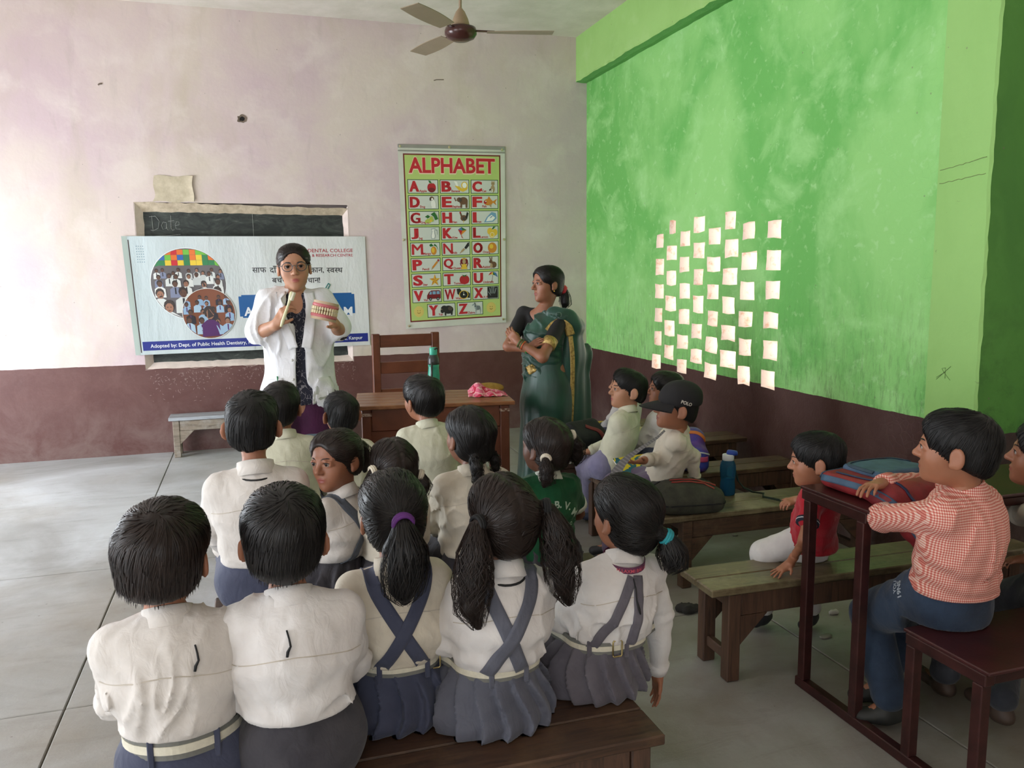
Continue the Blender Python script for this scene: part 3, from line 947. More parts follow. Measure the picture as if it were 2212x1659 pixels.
# ---- alphabet chart
cw = lambda u, v: 0.006 + 0.004 * math.sin(u * 6 + v * 4) + 0.012 * max(0, 0.12 - v) / 0.12 * (0.6 + 0.4 * math.sin(u * 7 + 1)) + 0.004 * (u > 0.9) * (u - .9) * 10
SC = Sheet((-1.800, 0, 2.607), (-0.812, 0, 2.618), (-1.772, 0, 0.985), (-0.822, 0, 1.018), cw)
WC, HC = 0.975, 1.61
chart = empty('alphabet_chart', (0, 0, 0))
tag(chart, 'green and white alphabet wall chart with red letters and small pictures', 'wall chart')
mb = MB(); SC.rect(mb, 0, 1, 0, 1, 0, 0, 24, 40)
bk = [(Vector(p) + Vector((0, 0.0015, 0))) for p in mb.v]
mb.add(bk, [tuple(reversed(f)) for f in mb.f[:]], 0)
mb.build('sheet', plain('white_vinyl', (216, 214, 204), 0.45, c2=(204, 202, 190), scale=4), chart, smooth=True)
BU0, BU1, BV0, BV1 = 0.045, 0.955, 0.035, 0.955
mb = MB(); SC.rect(mb, BU0, BU1, BV0, BV1, 0.0006, 0, 24, 40); mb.build('border', flat_mat('maroon_print', (112, 26, 26)), chart, smooth=True)
mb = MB(); SC.rect(mb, BU0 + .012, BU1 - .012, BV0 + .0075, BV1 - .0075, 0.0012, 0, 24, 40)
mb.build('field', plain('lime_green_print', (176, 196, 108), 0.5, c2=(186, 206, 124), scale=2), chart, smooth=True)
for (u0, u1, v0, v1) in ((0.0, 1.0, 0.985, 1.003), (0.0, 1.0, 0.966, 0.972)):
    mb = MB(); a, b = SC.p(u0, (v0 + v1) / 2, 0.004), SC.p(u1, (v0 + v1) / 2, 0.004)
    mb.bar(a, b, 0.008, (v1 - v0) * HC); mb.build('batten', plain('grey_batten', (150, 146, 138) if v0 > .98 else (104, 92, 88), 0.5), chart)
for (u, v) in ((0.02, 0.992), (0.47, 0.992), (0.97, 0.985), (0.015, 0.49), (0.985, 0.48), (0.03, 0.015), (0.97, 0.02)):
    MB().lathe([(0.012, 0), (0.011, 0.004), (0.0, 0.006)], 10, SC.p(u, v, 0.006), Matrix.Rotation(R_(90), 3, 'X')).build('tack', plain('brass_tack', (214, 200, 168), 0.3, 0.8), chart)
RED = flat_mat('chart_red', (190, 34, 44)); PALE = flat_mat('pale_pink_outline', (238, 206, 180))
mb = MB(); SC.text(mb, 'ALPHABET', 0.085, 0.852, WC, HC, 0.135, 0.0022, 0, 0.055, 0.80); mb.build('title_outline', PALE, chart)
mb = MB(); SC.text(mb, 'ALPHABET', 0.091, 0.855, WC, HC, 0.13, 0.0030, 0, 0.030, 0.79); mb.build('title_lettering', RED, chart, label='large red title lettering reading ALPHABET')
PAL = {'r': (176, 30, 38), 'g': (40, 104, 44), 'y': (224, 184, 56), 'o': (206, 132, 44), 'b': (106, 74, 50), 'k': (34, 32, 32), 'w': (238, 236, 228), 's': (150, 160, 160), 'n': (70, 110, 160), 'l': (178, 190, 84), 't': (176, 148, 110), 'd': (74, 62, 54), 'c': (120, 160, 190), 'q': (120, 20, 30)}
PKEY = list(PAL); PM = [flat_mat('print_' + k, PAL[k]) for k in PKEY]
# pictures: e = ellipse cx cy rx ry, p = polygon, in a 0..1 box (y up)
def E_(c, *a): return ('e', c, a)
def P_(c, *a): return ('p', c, a)
PICS = {
 'A': [E_('r', .38, .4, .26, .36), E_('r', .62, .4, .26, .36), E_('q', .5, .2, .3, .2), P_('b', .48, .7, .53, .7, .5, .9), P_('g', .5, .75, .3, .8, .22, 1.0, .42, .96)],
 'B': [P_('y', .1, .55, .35, .2, .65, .05, .9, .2, 1, .45, .8, .32, .55, .35, .3, .6), P_('w', .05, .95, .25, .9, .35, .5, .2, .55), E_('y', .75, .6, .22, .3), E_('w', .75, .6, .15, .23)],
 'C': [E_('t', .6, .3, .2, .32), E_('t', .62, .75, .17, .17), P_('t', .47, .82, .5, 1, .6, .88), P_('t', .66, .88, .76, 1, .78, .82), E_('d', .56, .76, .03, .03), E_('d', .68, .76, .03, .03), P_('d', .45, .25, .3, .1, .25, .25, .42, .35), P_('w', .5, 0, .58, 0, .58, .3, .5, .3)],
 'D': [E_('w', .6, .35, .2, .35), E_('b', .48, .8, .2, .17), E_('w', .52, .72, .09, .14), E_('d', .35, .75, .08, .14), E_('k', .5, .66, .035, .03), P_('w', .45, 0, .55, 0, .55, .4, .45, .4), P_('w', .7, 0, .8, 0, .8, .4, .68, .4)],
 'E': [E_('b', .66, .6, .3, .32), E_('b', .38, .7, .17, .2), P_('b', .3, .72, .12, .55, .02, .85, .08, .9, .16, .66, .34, .62), P_('b', .45, 0, .56, 0, .58, .5, .44, .5), P_('b', .8, 0, .92, 0, .95, .5, .78, .5), E_('d', .44, .68, .1, .17)],
 'F': [E_('o', .38, .48, .32, .28), P_('o', .3, .7, .42, 1, .6, .66), P_('o', .62, .5, 1, .78, .86, .46, .96, .2), P_('t', .4, .25, .58, 0, .6, .3), E_('r', .16, .48, .1, .14), E_('w', .2, .55, .04, .05)],
 'G': [E_('l', .3, .3, .1, .14), E_('l', .46, .36, .1, .14), E_('l', .2, .2, .1, .14), E_('l', .4, .18, .1, .14), E_('l', .55, .5, .1, .14), E_('l', .6, .3, .1, .14), E_('y', .5, .25, .07, .1), P_('g', .5, .8, .75, 1, .9, .7, 1, .4, .8, .3, .7, .6), P_('g', .1, .6, .3, .75, .45, .6, .3, .45)],
 'H': [E_('b', .55, .45, .3, .26), P_('b', .3, .5, .18, .9, .3, .95, .45, .6), P_('k', .7, .5, .85, 1, 1, .85, .85, .35), P_('r', .14, .88, .2, 1, .32, .98, .28, .86), P_('y', .5, .05, .54, .05, .56, .25, .5, .25), E_('d', .58, .4, .16, .14)],
 'I': [P_('c', .05, .05, .7, .12, .95, .4, .9, .85, .6, .95, .25, .5), P_('w', .2, .15, .65, .2, .85, .45, .6, .7, .35, .5), P_('n', .45, .4, .6, .5, .7, .65, .55, .55)],
 'J': [P_('s', .3, .9, .75, .95, .62, .75, .72, .3, .66, .05, .32, .05, .28, .3, .4, .7), P_('w', .36, .84, .66, .87, .57, .74, .65, .3, .6, .1, .37, .1, .34, .3, .45, .7), P_('s', .72, .85, .9, .8, .92, .4, .86, .4, .84, .72, .7, .76)],
 'K': [P_('n', .5, 1, .25, .8, .55, .7), P_('g', .5, 1, .85, .75, .55, .7), P_('r', .25, .8, .45, .3, .55, .7), P_('o', .85, .75, .45, .3, .55, .7), P_('r', .45, .3, .5, .1, .62, 0, .55, .12, .48, .32)],
 'L': [E_('y', .3, .6, .26, .3), E_('y', .75, .5, .25, .3), E_('y', .5, .3, .27, .28), E_('w', .5, .3, .2, .21), E_('y', .5, .3, .17, .18), P_('g', .45, .75, .6, 1, .85, 1, .6, .78)],
 'M': [E_('o', .5, .36, .26, .36), E_('y', .44, .4, .14, .22), P_('g', .5, .75, .2, .7, .1, .85, .3, .98), P_('g', .5, .8, .75, .7, .95, .3, .8, .75, .6, .95)],
 'N': [P_('k', .55, .55, .7, .4, 1, .7, 1, 1, .85, .95), P_('t', .1, .05, .3, .35, .5, .52, .62, .4, .4, .2), P_('d', .1, .05, .16, .13, .2, .09)],
 'O': [E_('o', .5, .48, .42, .46), E_('y', .42, .6, .18, .2)],
 'P': [P_('o', .3, .3, .42, .18, .9, .72, .78, .84), P_('r', .78, .84, .9, .72, 1, .85, .88, .98), P_('t', .3, .3, .42, .18, .2, .02), P_('s', .74, .8, .86, .68, .9, .72, .78, .84)],
 'Q': [E_('q', .5, .68, .36, .3), E_('t', .5, .66, .16, .2), P_('y', .2, 0, .8, 0, .7, .45, .3, .45), P_('y', .3, .86, .34, 1, .5, .9, .66, 1, .7, .86), P_('q', .16, .6, .3, .2, .24, .2, .1, .5), P_('q', .84, .6, .7, .2, .76, .2, .9, .5)],
 'R': [E_('b', .62, .3, .28, .28), E_('b', .35, .58, .17, .15), P_('b', .3, .65, .18, 1, .3, .98, .38, .7), P_('b', .38, .68, .4, 1, .5, .96, .45, .68), E_('t', .4, .22, .12, .22), E_('k', .3, .6, .03, .03)],
 'S': [P_('y', .5, 1, .62, .64, 1, .62, .7, .4, .82, .02, .5, .24, .18, .02, .3, .4, 0, .62, .38, .64), P_('o', .5, 1, .5, .45, .62, .64), P_('o', 1, .62, .5, .45, .7, .4), P_('o', .82, .02, .5, .45, .5, .24), P_('o', .18, .02, .5, .45, .3, .4), P_('o', 0, .62, .5, .45, .38, .64)],
 'T': [E_('r', .34, .4, .3, .36), E_('r', .66, .4, .3, .36), E_('r', .5, .36, .34, .36), P_('g', .5, .78, .25, .86, .4, .72, .3, .62, .5, .7, .7, .62, .6, .72, .75, .86)],
 'U': [P_('r', .1, .7, .3, .95, .55, 1, .3, .78), P_('y', .3, .78, .55, 1, .55, .74), P_('g', .55, .74, .55, 1, .8, .64), P_('n', .55, 1, .85, .9, 1, .5, .8, .64), P_('b', .53, .75, .56, .75, .42, .05, .39, .05)],
 'V': [P_('q', .05, .2, .05, .5, .2, .8, .35, .92, .92, .92, 1, .8, 1, .2), P_('c', .2, .58, .28, .82, .38, .82, .38, .58), P_('c', .44, .58, .44, .84, .66, .84, .66, .58), P_('c', .72, .58, .72, .84, .92, .84, .94, .58), E_('k', .28, .18, .1, .15), E_('k', .8, .18, .1, .15), E_('s', .28, .18, .05, .07), E_('s', .8, .18, .05, .07)],
 'W': [P_('k', .05, .95, .3, .98, .5, .5, .3, .35, .1, .5), P_('k', .7, .2, .98, .1, 1, .5, .8, .7), E_('y', .55, .42, .33, .38), E_('k', .55, .42, .28, .32), E_('w', .55, .42, .05, .06), P_('w', .54, .42, .56, .42, .56, .66, .54, .66), P_('w', .55, .41, .55, .44, .72, .36)],
 'X': [P_('k', 0, -.1, 1, -.1, 1, 1.1, 0, 1.1), P_('s', .35, 0, .65, 0, .7, .4, .3, .4), P_('s', .3, .4, .36, .4, .26, .9, .2, .88), P_('s', .42, .4, .47, .4, .46, 1, .4, 1), P_('s', .55, .4, .6, .4, .64, 1, .58, 1), P_('s', .66, .4, .7, .38, .86, .84, .8, .88), P_('s', .33, .2, .3, .3, .08, .6, .06, .55)],
 'Y': [E_('k', .56, .5, .36, .36), E_('k', .28, .62, .24, .26), E_('k', .14, .42, .13, .2), P_('k', .3, 0, .4, 0, .42, .3, .28, .3), P_('k', .74, .02, .84, .02, .88, .4, .7, .4), P_('t', .02, .7, .08, .52, .2, .58, .1, .56), E_('d', .7, .6, .16, .18)],
 'Z': [E_('s', .58, .52, .28, .2), P_('s', .3, .5, .18, .9, .3, 1, .46, .66), P_('s', .2, .92, .02, .78, .04, .7, .26, .78), P_('s', .36, 0, .42, 0, .46, .5, .36, .5), P_('s', .8, 0, .86, 0, .86, .5, .74, .5), P_('k', .5, .34, .54, .34, .52, .72, .48, .72), P_('k', .62, .33, .66, .33, .64, .72, .6, .72), P_('k', .3, .6, .42, .66, .4, .72, .28, .68), P_('k', .74, .36, .78, .36, .76, .7, .72, .7), P_('k', .24, .98, .34, .8, .42, .7, .34, .96)],
}
WORDS = dict(A='Apple', B='Banana', C='Cat', D='Dog', E='Elephant', F='Fish', G='Grapes', H='Hen', I='Iron', J='Jug', K='Kite', L='Lemon', M='Mango', N='Nib', O='Orange', P='Pencil', Q='Queen', R='Rabbit', S='Star', T='Tomato', U='Umbrella', V='Van', W='Watch', X='X-Ray', Y='Yak', Z='Zebra')
M_frame, M_cell = flat_mat('dark_green_print', (44, 84, 44)), flat_mat('cell_paper', (206, 208, 200))
def su(s): return BU0 + (BU1 - BU0) * s
def sv(t): return BV1 - (BV1 - BV0) * t
for k, L in enumerate('ABCDEFGHIJKLMNOPQRSTUVWXYZ'):
    if k < 24: s0, s1 = [(.032, .345), (.362, .665), (.682, .972)][k % 3]; t0 = 0.150 + (k // 3) * 0.0932
    else: s0, s1 = [(.185, .49), (.508, .795)][k - 24]; t0 = 0.150 + 8 * 0.0932
    t1 = t0 + 0.083
    u0, u1, v0, v1 = su(s0), su(s1), sv(t1), sv(t0)
    mb = MB(); SC.rect(mb, u0, u1, v0, v1, 0.0020, 0, 4, 2); SC.rect(mb, u0 + .006, u1 - .006, v0 + .0035, v1 - .0035, 0.0026, 1, 4, 2)
    cell = mb.build('letter_cell', [M_frame, M_cell], chart)
    lw = (0.030 if L == 'I' else 0.062 if L in 'JL' else 0.085 if L not in 'MW' else 0.098)
    mb = MB()
    for dx in (-.0035, 0, .0035): SC.text(mb, L, u0 + .017 + dx, v0 + .0095, WC, HC, 0.094, 0.0034, 0, 0.0 if L in 'MWN' else 0.018 if L in 'QG' else 0.035, lw, fit=True)
    mb.build('letter', RED, cell)
    mb = MB(); SC.text(mb, WORDS[L], u0 + .020 + lw / WC, v0 + .0085, WC, HC, 0.020, 0.0034, 0, 0.03); mb.build('word', flat_mat('word_red', (176, 60, 62)), cell)
    mb = MB()
    px1, px0 = u1 - .010, u1 - .010 - (0.105 if L not in 'BEKVWYFGI' else 0.14)
    pv0, pv1 = v0 + .006, v1 - .005
    for i, (kd, c, a) in enumerate(PICS[L]):
        lift = 0.0036 + 0.0003 * i
        if kd == 'e': SC.ell(mb, px0 + (px1 - px0) * a[0], pv0 + (pv1 - pv0) * a[1], (px1 - px0) * a[2], (pv1 - pv0) * a[3], lift, PKEY.index(c))
        else: SC.poly(mb, [(px0 + (px1 - px0) * a[j], pv0 + (pv1 - pv0) * max(0, min(1, a[j + 1]))) for j in range(0, len(a), 2)], lift, PKEY.index(c))
    mb.build('picture', PM, cell)
for s in (0.095, 0.885):
    mb = MB(); cu, cv = su(s), sv(0.938)
    for i in range(14):
        a = 2 * math.pi * i / 14
        SC.ell(mb, cu + .038 * math.cos(a), cv + .024 * math.sin(a), .012, .008, 0.0022, 0, 8)
    SC.ell(mb, cu, cv, .032, .020, 0.0028, 0)
    for dx in (-.011, .011): SC.ell(mb, cu + dx, cv + .005, .004, .003, 0.0032, 1, 8)
    SC.poly(mb, [(cu + .018 * math.cos(R_(a)), cv - .001 + .011 * math.sin(R_(a))) for a in range(200, 341, 20)] + [(cu + .012 * math.cos(R_(a)), cv - .001 + .007 * math.sin(R_(a))) for a in range(340, 199, -20)], 0.0032, 1)
    mb.build('sun_print', [flat_mat('sun_yellow', (212, 190, 104)), flat_mat('sun_brown', (150, 120, 50))], chart)

# ---- vinyl banner
bw = lambda u, v: 0.012 + 0.005 * math.sin(u * 9 + v * 3) * math.sin(v * 3.1) + 0.003 * math.sin(u * 31 + 4 * v) + 0.006 * max(0, .06 - u) / .06
SB = Sheet((-4.073, 0, 1.807), (-2.113, 0, 1.810), (-4.028, 0, 0.836), (-2.100, 0, 0.852), bw)
WB, HB = 1.945, 0.965
banner = empty('vinyl_banner', (0, 0, 0))
tag(banner, 'pale vinyl health banner with photo circles hanging over the blackboard', 'banner')
mb = MB(); SB.rect(mb, 0, 1, 0, 1, 0, 0, 60, 24)
t = NT('pale_glossy_vinyl')
xyz = t.sep(t.coord('Object'))
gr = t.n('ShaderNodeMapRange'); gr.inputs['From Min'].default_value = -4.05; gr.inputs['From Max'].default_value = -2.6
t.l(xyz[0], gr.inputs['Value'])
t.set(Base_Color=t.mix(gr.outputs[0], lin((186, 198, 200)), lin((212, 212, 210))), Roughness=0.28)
t.bump(t.noise(t.mapping(t.coord('Object'), (5, 1, 1.5)), 3.0, 5, 0.6), 0.35, 0.02)
fr = len(mb.f)
mb.add([(Vector(p) + Vector((0, 0.002, 0))) for p in mb.v], [tuple(reversed(f)) for f in mb.f[:fr]])
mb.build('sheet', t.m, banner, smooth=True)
W2 = {}
def uvb(px, py):
    p = at_y(px, py, -0.012)
    u, v = (p.x + 4.05) / 1.94, (p.z - 0.84) / 0.97
    for _ in range(6):      # invert the bilinear map
        q = SB.p(u, v); u += (p.x - q.x) / WB; v += (p.z - q.z) / HB
    return u, v
def bm(name, c, r=0.35): return flat_mat(name, c, r)
mb = MB(); SB.rect(mb, 0.0, .020, 0.0, 1.0, .0008, 0, 2, 20); SB.rect(mb, .022, .026, 0.02, .97, .0010, 1, 1, 20)
mb.build('edge_print', [bm('edge_grey_green', (168, 180, 172)), bm('edge_brown', (58, 40, 34))], banner)
u0, v0 = uvb(296, 762); u1, v1 = uvb(794, 724)
mb = MB(); SB.rect(mb, 0.032, 0.992, 0.035, 0.112, .0010, 0, 40, 3)
band = mb.build('footer_band', bm('royal_blue_print', (34, 46, 128)), banner)
mb = MB(); SB.text(mb, 'Adopted by: Dept. of Public Health Dentistry, Rama Dental College Hospital & Research Centre, Kanpur', .062, .058, WB, HB, .030, .0022, 0, .012, 1.76)
mb.build('footer_lettering', bm('white_print', (226, 228, 232)), banner, label='white lettering on the blue footer band')
mb = MB()
a, b = uvb(294, 532), uvb(312, 566)
for i in range(4):
    for j in range(7): SB.ell(mb, a[0] + (b[0] - a[0]) * i / 3, b[1] + (a[1] - b[1]) * j / 6, .0022, .0042, .001, 0, 8)
mb.build('dot_grid', bm('steel_blue_print', (112, 138, 150)), banner)
# red heading
mb = MB(); u, v = uvb(762, 544.5); SB.text(mb, 'RAMA DENTAL COLLEGE', u, v, WB, HB, .030, .0015, 0, .008, .52, 'R')
u, v = uvb(762, 554); SB.text(mb, 'HOSPITAL & RESEARCH CENTRE', u, v, WB, HB, .024, .0015, 0, .008, .52, 'R')
mb.build('heading_lettering', bm('crimson_print', (176, 44, 58)), banner, label='crimson heading reading DENTAL COLLEGE and RESEARCH CENTRE')
# Devanagari lines
mb = MB()
def deva(body, px, py, h, wpx=None, cut=None):
    u, v = uvb(px, py)
    w = None if wpx is None else wpx * at_y(px + 1, py, 0).x - wpx * at_y(px, py, 0).x
    SB.text(mb, body, u, v, WB, HB, h, .001, 0, .012, w)
HALF = {}
def half_glyph(ch, keep=0.64):
    """the joined (half) form of a consonant: its right-hand stem cut away"""
    V, F = glyphs(ch, 0.012)
    bm_ = bmesh.new()
    vs = [bm_.verts.new((x, y, 0)) for x, y in V]
    for f in F:
        try: bm_.faces.new([vs[i] for i in f])
        except ValueError: pass
    x0, x1 = V[:, 0].min(), V[:, 0].max()
    bmesh.ops.bisect_plane(bm_, geom=bm_.verts[:] + bm_.edges[:] + bm_.faces[:], plane_co=(x0 + (x1 - x0) * keep, 0, 0), plane_no=(1, 0, 0), clear_outer=True)
    bm_.verts.index_update()
    out = [(v.co.x - x0, v.co.y) for v in bm_.verts], [tuple(v.index for v in f.verts) for f in bm_.faces], (x1 - x0) * keep
    bm_.free()
    return out
def deva_seq(seq, px, py, h):
    u, v = uvb(px, py); x = 0.0; s = h / 0.72
    for item in seq:
        if item[0] == '~': V, F, adv = half_glyph(item[1:])
        elif item == ' ': x += 0.22 * s; continue
        else:
            Vn, F = glyphs(item, 0.012)
            if not len(Vn): continue
            V = [(a - Vn[:, 0].min(), b) for a, b in Vn]; adv = Vn[:, 0].max() - Vn[:, 0].min()
        mb.add([SB.p(u + (x + a * s) / WB, v + b * s / HB, .001) for a, b in V], F, 0)
        x += adv * s - 0.012 * s
for seq, x_, y_ in ((['सा', 'फ'], 545, 589), (['दाँ', 'त', ','], 583, 589), (['मु', '~स', 'का', 'न', ','], 652, 589), (['~स', 'व', '~स', 'थ'], 706, 589), (['ब', 'च', 'प', 'न'], 588, 611), (['ह', 'चा', 'न', '!'], 655, 611)):
    mb = MB(); deva_seq(seq, x_, y_, .047)
    mb.build('hindi_word', bm('black_print', (34, 34, 38)), banner)
# blue plate with white capitals
a, b = uvb(519, 687), uvb(765, 632)
mb = MB(); r = .012
pts = []
for (cx, cy, s) in ((b[0] - r, b[1] - r * 2, 0), (a[0] + r, b[1] - r * 2, 90), (a[0] + r, a[1] + r * 2, 180), (b[0] - r, a[1] + r * 2, 270)):
    pts += [(cx + r * math.cos(R_(s + k * 18)), cy + r * 2 * math.sin(R_(s + k * 18))) for k in range(6)]
SB.rect(mb, a[0], b[0], a[1] + r, b[1] - r, .0012, 0, 30, 4); SB.rect(mb, a[0] + r, b[0] - r, a[1], b[1], .0012, 0, 30, 4)
mb.build('blue_plate', bm('plate_blue', (24, 88, 148)), banner)
mb = MB(); u, v = uvb(528, 682); SB.text(mb, 'A', u, v, WB, HB, .072, .0025, 0, .03); mb.build('plate_lettering', bm('white_print', (226, 228, 232)), banner); mb = MB()
u, v = uvb(762, 681); SB.text(mb, 'AM', u, v, WB, HB, .078, .0025, 0, .03, None, 'R'); mb.build('plate_lettering', bm('white_print', (226, 228, 232)), banner)
mb = MB(); u, v = uvb(748, 717); SB.text(mb, 'for', u, v, WB, HB, .034, .001, 0, .004, None, 'R'); mb.build('small_lettering', bm('black_print', (34, 34, 38)), banner)
mb = MB()
q = [uvb(x, y) for x, y in ((706, 627), (713, 615), (709, 612), (702, 624))]
for i in range(4): 
    p0, p1 = SB.p(*q[i], .002), SB.p(*q[(i + 1) % 4], .002); mb.tube([p0, p1], .004, 5)
mb.build('pen_print', bm('teal_print', (40, 120, 116)), banner)
# the two photo circles: small printed crowds
def crowd(name, cx, cy, rpx, rows, bgc, tiles, shirts, seed, special=None, L0=0.0):
    rnd = random.Random(seed)
    cu, cv = uvb(cx, cy); eu, _ = uvb(cx + rpx, cy); ru = eu - cu; rv = ru * WB / HB
    cols = [(222, 226, 224), bgc, (52, 40, 36), (150, 104, 82)] + shirts + tiles + [(40, 40, 48), (92, 60, 46)]
    mats = [bm('%s_%d_%d' % (name, seed, i), c) for i, c in enumerate(cols)]
    mb = MB()
    SB.disc(mb, cu, cv, ru * 1.02, rv * 1.02, .0012 + L0, 0, 48); SB.disc(mb, cu, cv, ru, rv, .0016 + L0, 1, 48)
    def clip(pts):
        out = []
        for x, y in pts:
            l = math.hypot(x, y)
            out.append((x / l * .99, y / l * .99) if l > .99 else (x, y))
        return out
    lift = .0030 + L0
    def put(pts, mi):
        nonlocal lift
        if all(math.hypot(x, y) > .99 for x, y in pts): return
        lift += .00002
        SB.poly(mb, [(cu + x * ru, cv + y * rv) for x, y in clip(pts)], lift, mi)
    def el(x, y, a, b, mi, n=10): put([(x + a * math.cos(2 * math.pi * i / n), y + b * math.sin(2 * math.pi * i / n)) for i in range(n)], mi)
    nt = len(tiles); tb = 4 + len(shirts)
    if nt:
        for i in range(11):
            for j in range(3):
                x, y = -.9 + i * .165, .52 + j * .15
                put([(x, y), (x + .16, y), (x + .16, y + .145), (x, y + .145)], tb + rnd.randrange(nt))
    for (y, s, n) in rows:
        xs_ = [(-.95 + 1.9 * (i + .5 + rnd.uniform(-.2, .2)) / n) for i in range(n)]
        rnd.shuffle(xs_)
        for x in xs_:
            yy = y + rnd.uniform(-.05, .05); sh = 4 + rnd.randrange(len(shirts)); sk = rnd.choice([3, len(cols) - 1])
            put([(x - .75 * s, yy - 1.9 * s), (x - .7 * s, yy - .7 * s), (x - .25 * s, yy - .4 * s), (x + .25 * s, yy - .4 * s), (x + .7 * s, yy - .7 * s), (x + .75 * s, yy - 1.9 * s)], sh)
            put([(x - .1 * s, yy - .5 * s), (x + .1 * s, yy - .5 * s), (x + .12 * s, yy - 1.4 * s), (x - .1 * s, yy - 1.4 * s)], len(cols) - 2)
            el(x, yy + .12 * s, .40 * s, .46 * s, 2); el(x + rnd.uniform(-.05, .05) * s, yy - .06 * s, .31 * s, .38 * s, sk)
            for d in (-.12, .12): el(x + d * s, yy, .05 * s, .04 * s, 2, 6)
            el(x, yy - .26 * s, .1 * s, .03 * s, 2, 6)
    if special:
        for (kd, *a) in special:
            (el if kd == 'e' else put)(*a)
    return mb.build(name, mats, banner)
crowd('photo_circle', 408, 613, 80, [(.34, .12, 9), (.22, .15, 7), (.02, .2, 5), (-.3, .3, 4), (-.62, .36, 2)], (96, 90, 92), [(196, 40, 48), (40, 120, 70), (44, 96, 170), (222, 190, 50), (220, 110, 40), (110, 180, 60)],
      [(206, 208, 204), (190, 192, 190), (214, 214, 210), (120, 126, 150)], 3)
crowd('photo_circle', 452, 677, 56, [(.62, .17, 5), (.4, .2, 5), (.1, .24, 4), (-.3, .28, 4)], (120, 66, 40), [], [(150, 176, 200), (166, 190, 208), (34, 30, 40), (140, 168, 196)], 8,
      [('p', [(-.34, -.98), (-.3, -.42), (-.1, -.26), (.16, -.26), (.36, -.42), (.42, -.98)], 8), ('e', .0, .06, .21, .26, 2), ('e', .02, -.02, .16, .22, 3), ('e', -.04, .0, .03, .02, 2), ('e', .08, .0, .03, .02, 2), ('e', .02, -.14, .06, .02, 8), ('p', [(-.06, -.28), (.1, -.28), (.03, -.46)], 3)], L0=.006)
M_purple = None
for o in banner.children:
    if o.name.startswith('photo_circle.'): o.data.materials[8] = bm('purple_polo_print', (78, 30, 92))

# ------------------------------------------------------------------ furniture
W_dark = wood('dark_bench_wood', (86, 62, 46), (44, 32, 25), 0.5, wear=(110, 92, 68))
W_front = wood('front_bench_wood', (78, 54, 38), (38, 27, 21), 0.42, wear=(96, 72, 50))
W_olive = wood('worn_olive_top', (114, 100, 74), (66, 55, 40), 0.36, wear=(146, 136, 106))
W_leg = wood('brown_leg_wood', (92, 66, 50), (52, 36, 28), 0.55, grain=(26, 26, 2.0))
W_grey = wood('weathered_grey_wood', (148, 134, 118), (92, 80, 68), 0.6, wear=(170, 164, 156))
W_greytop = wood('grey_painted_top', (172, 176, 182), (140, 142, 146), 0.42)
W_desk = wood('varnished_brown_wood', (150, 96, 58), (104, 60, 36), 0.32, wear=(172, 122, 80))
W_deskside = wood('brown_painted_wood', (112, 62, 40), (88, 46, 30), 0.42, grain=(3, 3, 3), bump=0.1)

def bench(label, x0, x1, y0, y1, z, top, leg, rz=0.0, inset=0.10, group='wooden benches', apron=0.085, planks=2, brace=True, gap=0.004):
    """long low bench: planks, four legs, aprons, end rails, low end stretchers, corner braces"""
    cx, cy = (x0 + x1) / 2, (y0 + y1) / 2
    e = empty('wooden_bench', (cx, cy, 0), rz)
    tag(e, label, 'bench', group)
    L, Dp = x1 - x0, y1 - y0
    pw = Dp / planks
    for i in range(planks):
        MB().box((0, -Dp / 2 + pw * (i + .5), z - 0.014), (L, pw - gap, 0.028), ch=0.004).build('seat_plank', top, e)
    lx, ly = L / 2 - inset, Dp / 2 - 0.035
    for sx in (-1, 1):
        for sy in (-1, 1):
            MB().box((sx * lx, sy * ly, (z - 0.028) / 2), (0.052, 0.048, z - 0.029), ch=0.004).build('leg', leg, e)
        MB().box((sx * lx, 0, z - 0.028 - 0.03), (0.028, Dp - 0.118, 0.056)).build('end_rail', leg, e)
        MB().box((sx * lx, 0, 0.085), (0.028, Dp - 0.118, 0.04)).build('stretcher', leg, e)
        if brace:
            for sy in (-1, 1):
                mb = MB(); q = 0.11
                mb.prism([(0, 0), (q, 0), (0, -q)], (sx * (lx - .026), sy * (ly + .006), z - 0.029 - apron), (-sx, 0, 0), (0, 0, 1), (0, sy, 0), 0.014)
                mb.build('corner_brace', leg, e)
    for sy in (-1, 1):
        MB().box((0, sy * (ly + .01), z - 0.029 - apron / 2), (2 * lx - 0.056, 0.022, apron)).build('apron', leg, e)
    return e

BZ = 0.355
bench('dark wooden bench under the nearest row of pupils', -3.50, -2.185, -5.705, -5.44, BZ, W_front, W_leg, apron=0.11, inset=0.06)
bench('wooden bench under the second row of pupils', -3.27, -1.86, -4.71, -4.46, 0.37, W_dark, W_leg)
bench('wooden bench under the front row of boys', -3.2, -2.06, -3.76, -3.52, BZ, W_dark, W_leg)
bench('grey-topped weathered bench against the wall below the blackboard', -3.79, -2.42, -0.27, -0.05, 0.335, W_greytop, W_grey, inset=0.055)
bench('worn olive-topped bench the boy in red sits on', -1.60, -0.12, -4.97, -4.73, 0.36, W_olive, W_leg, rz=R_(-1))
bench('bench carrying the blue bottle and dark backpack', -1.345, -0.10, -4.12, -3.85, 0.355, W_olive, W_dark, inset=0.13)
bench('dark bench under the boy with lilac trousers', -1.36, -0.08, -3.45, -3.20, 0.36, W_dark, W_leg, inset=0.05)
bench('dark low bench along the green wall behind the schoolbags', -1.05, -0.06, -2.85, -2.60, 0.40, W_dark, W_leg)
bench('olive bench in the corner behind the woman in green', -0.98, -0.10, -2.08, -1.83, 0.37, W_olive, W_dark)

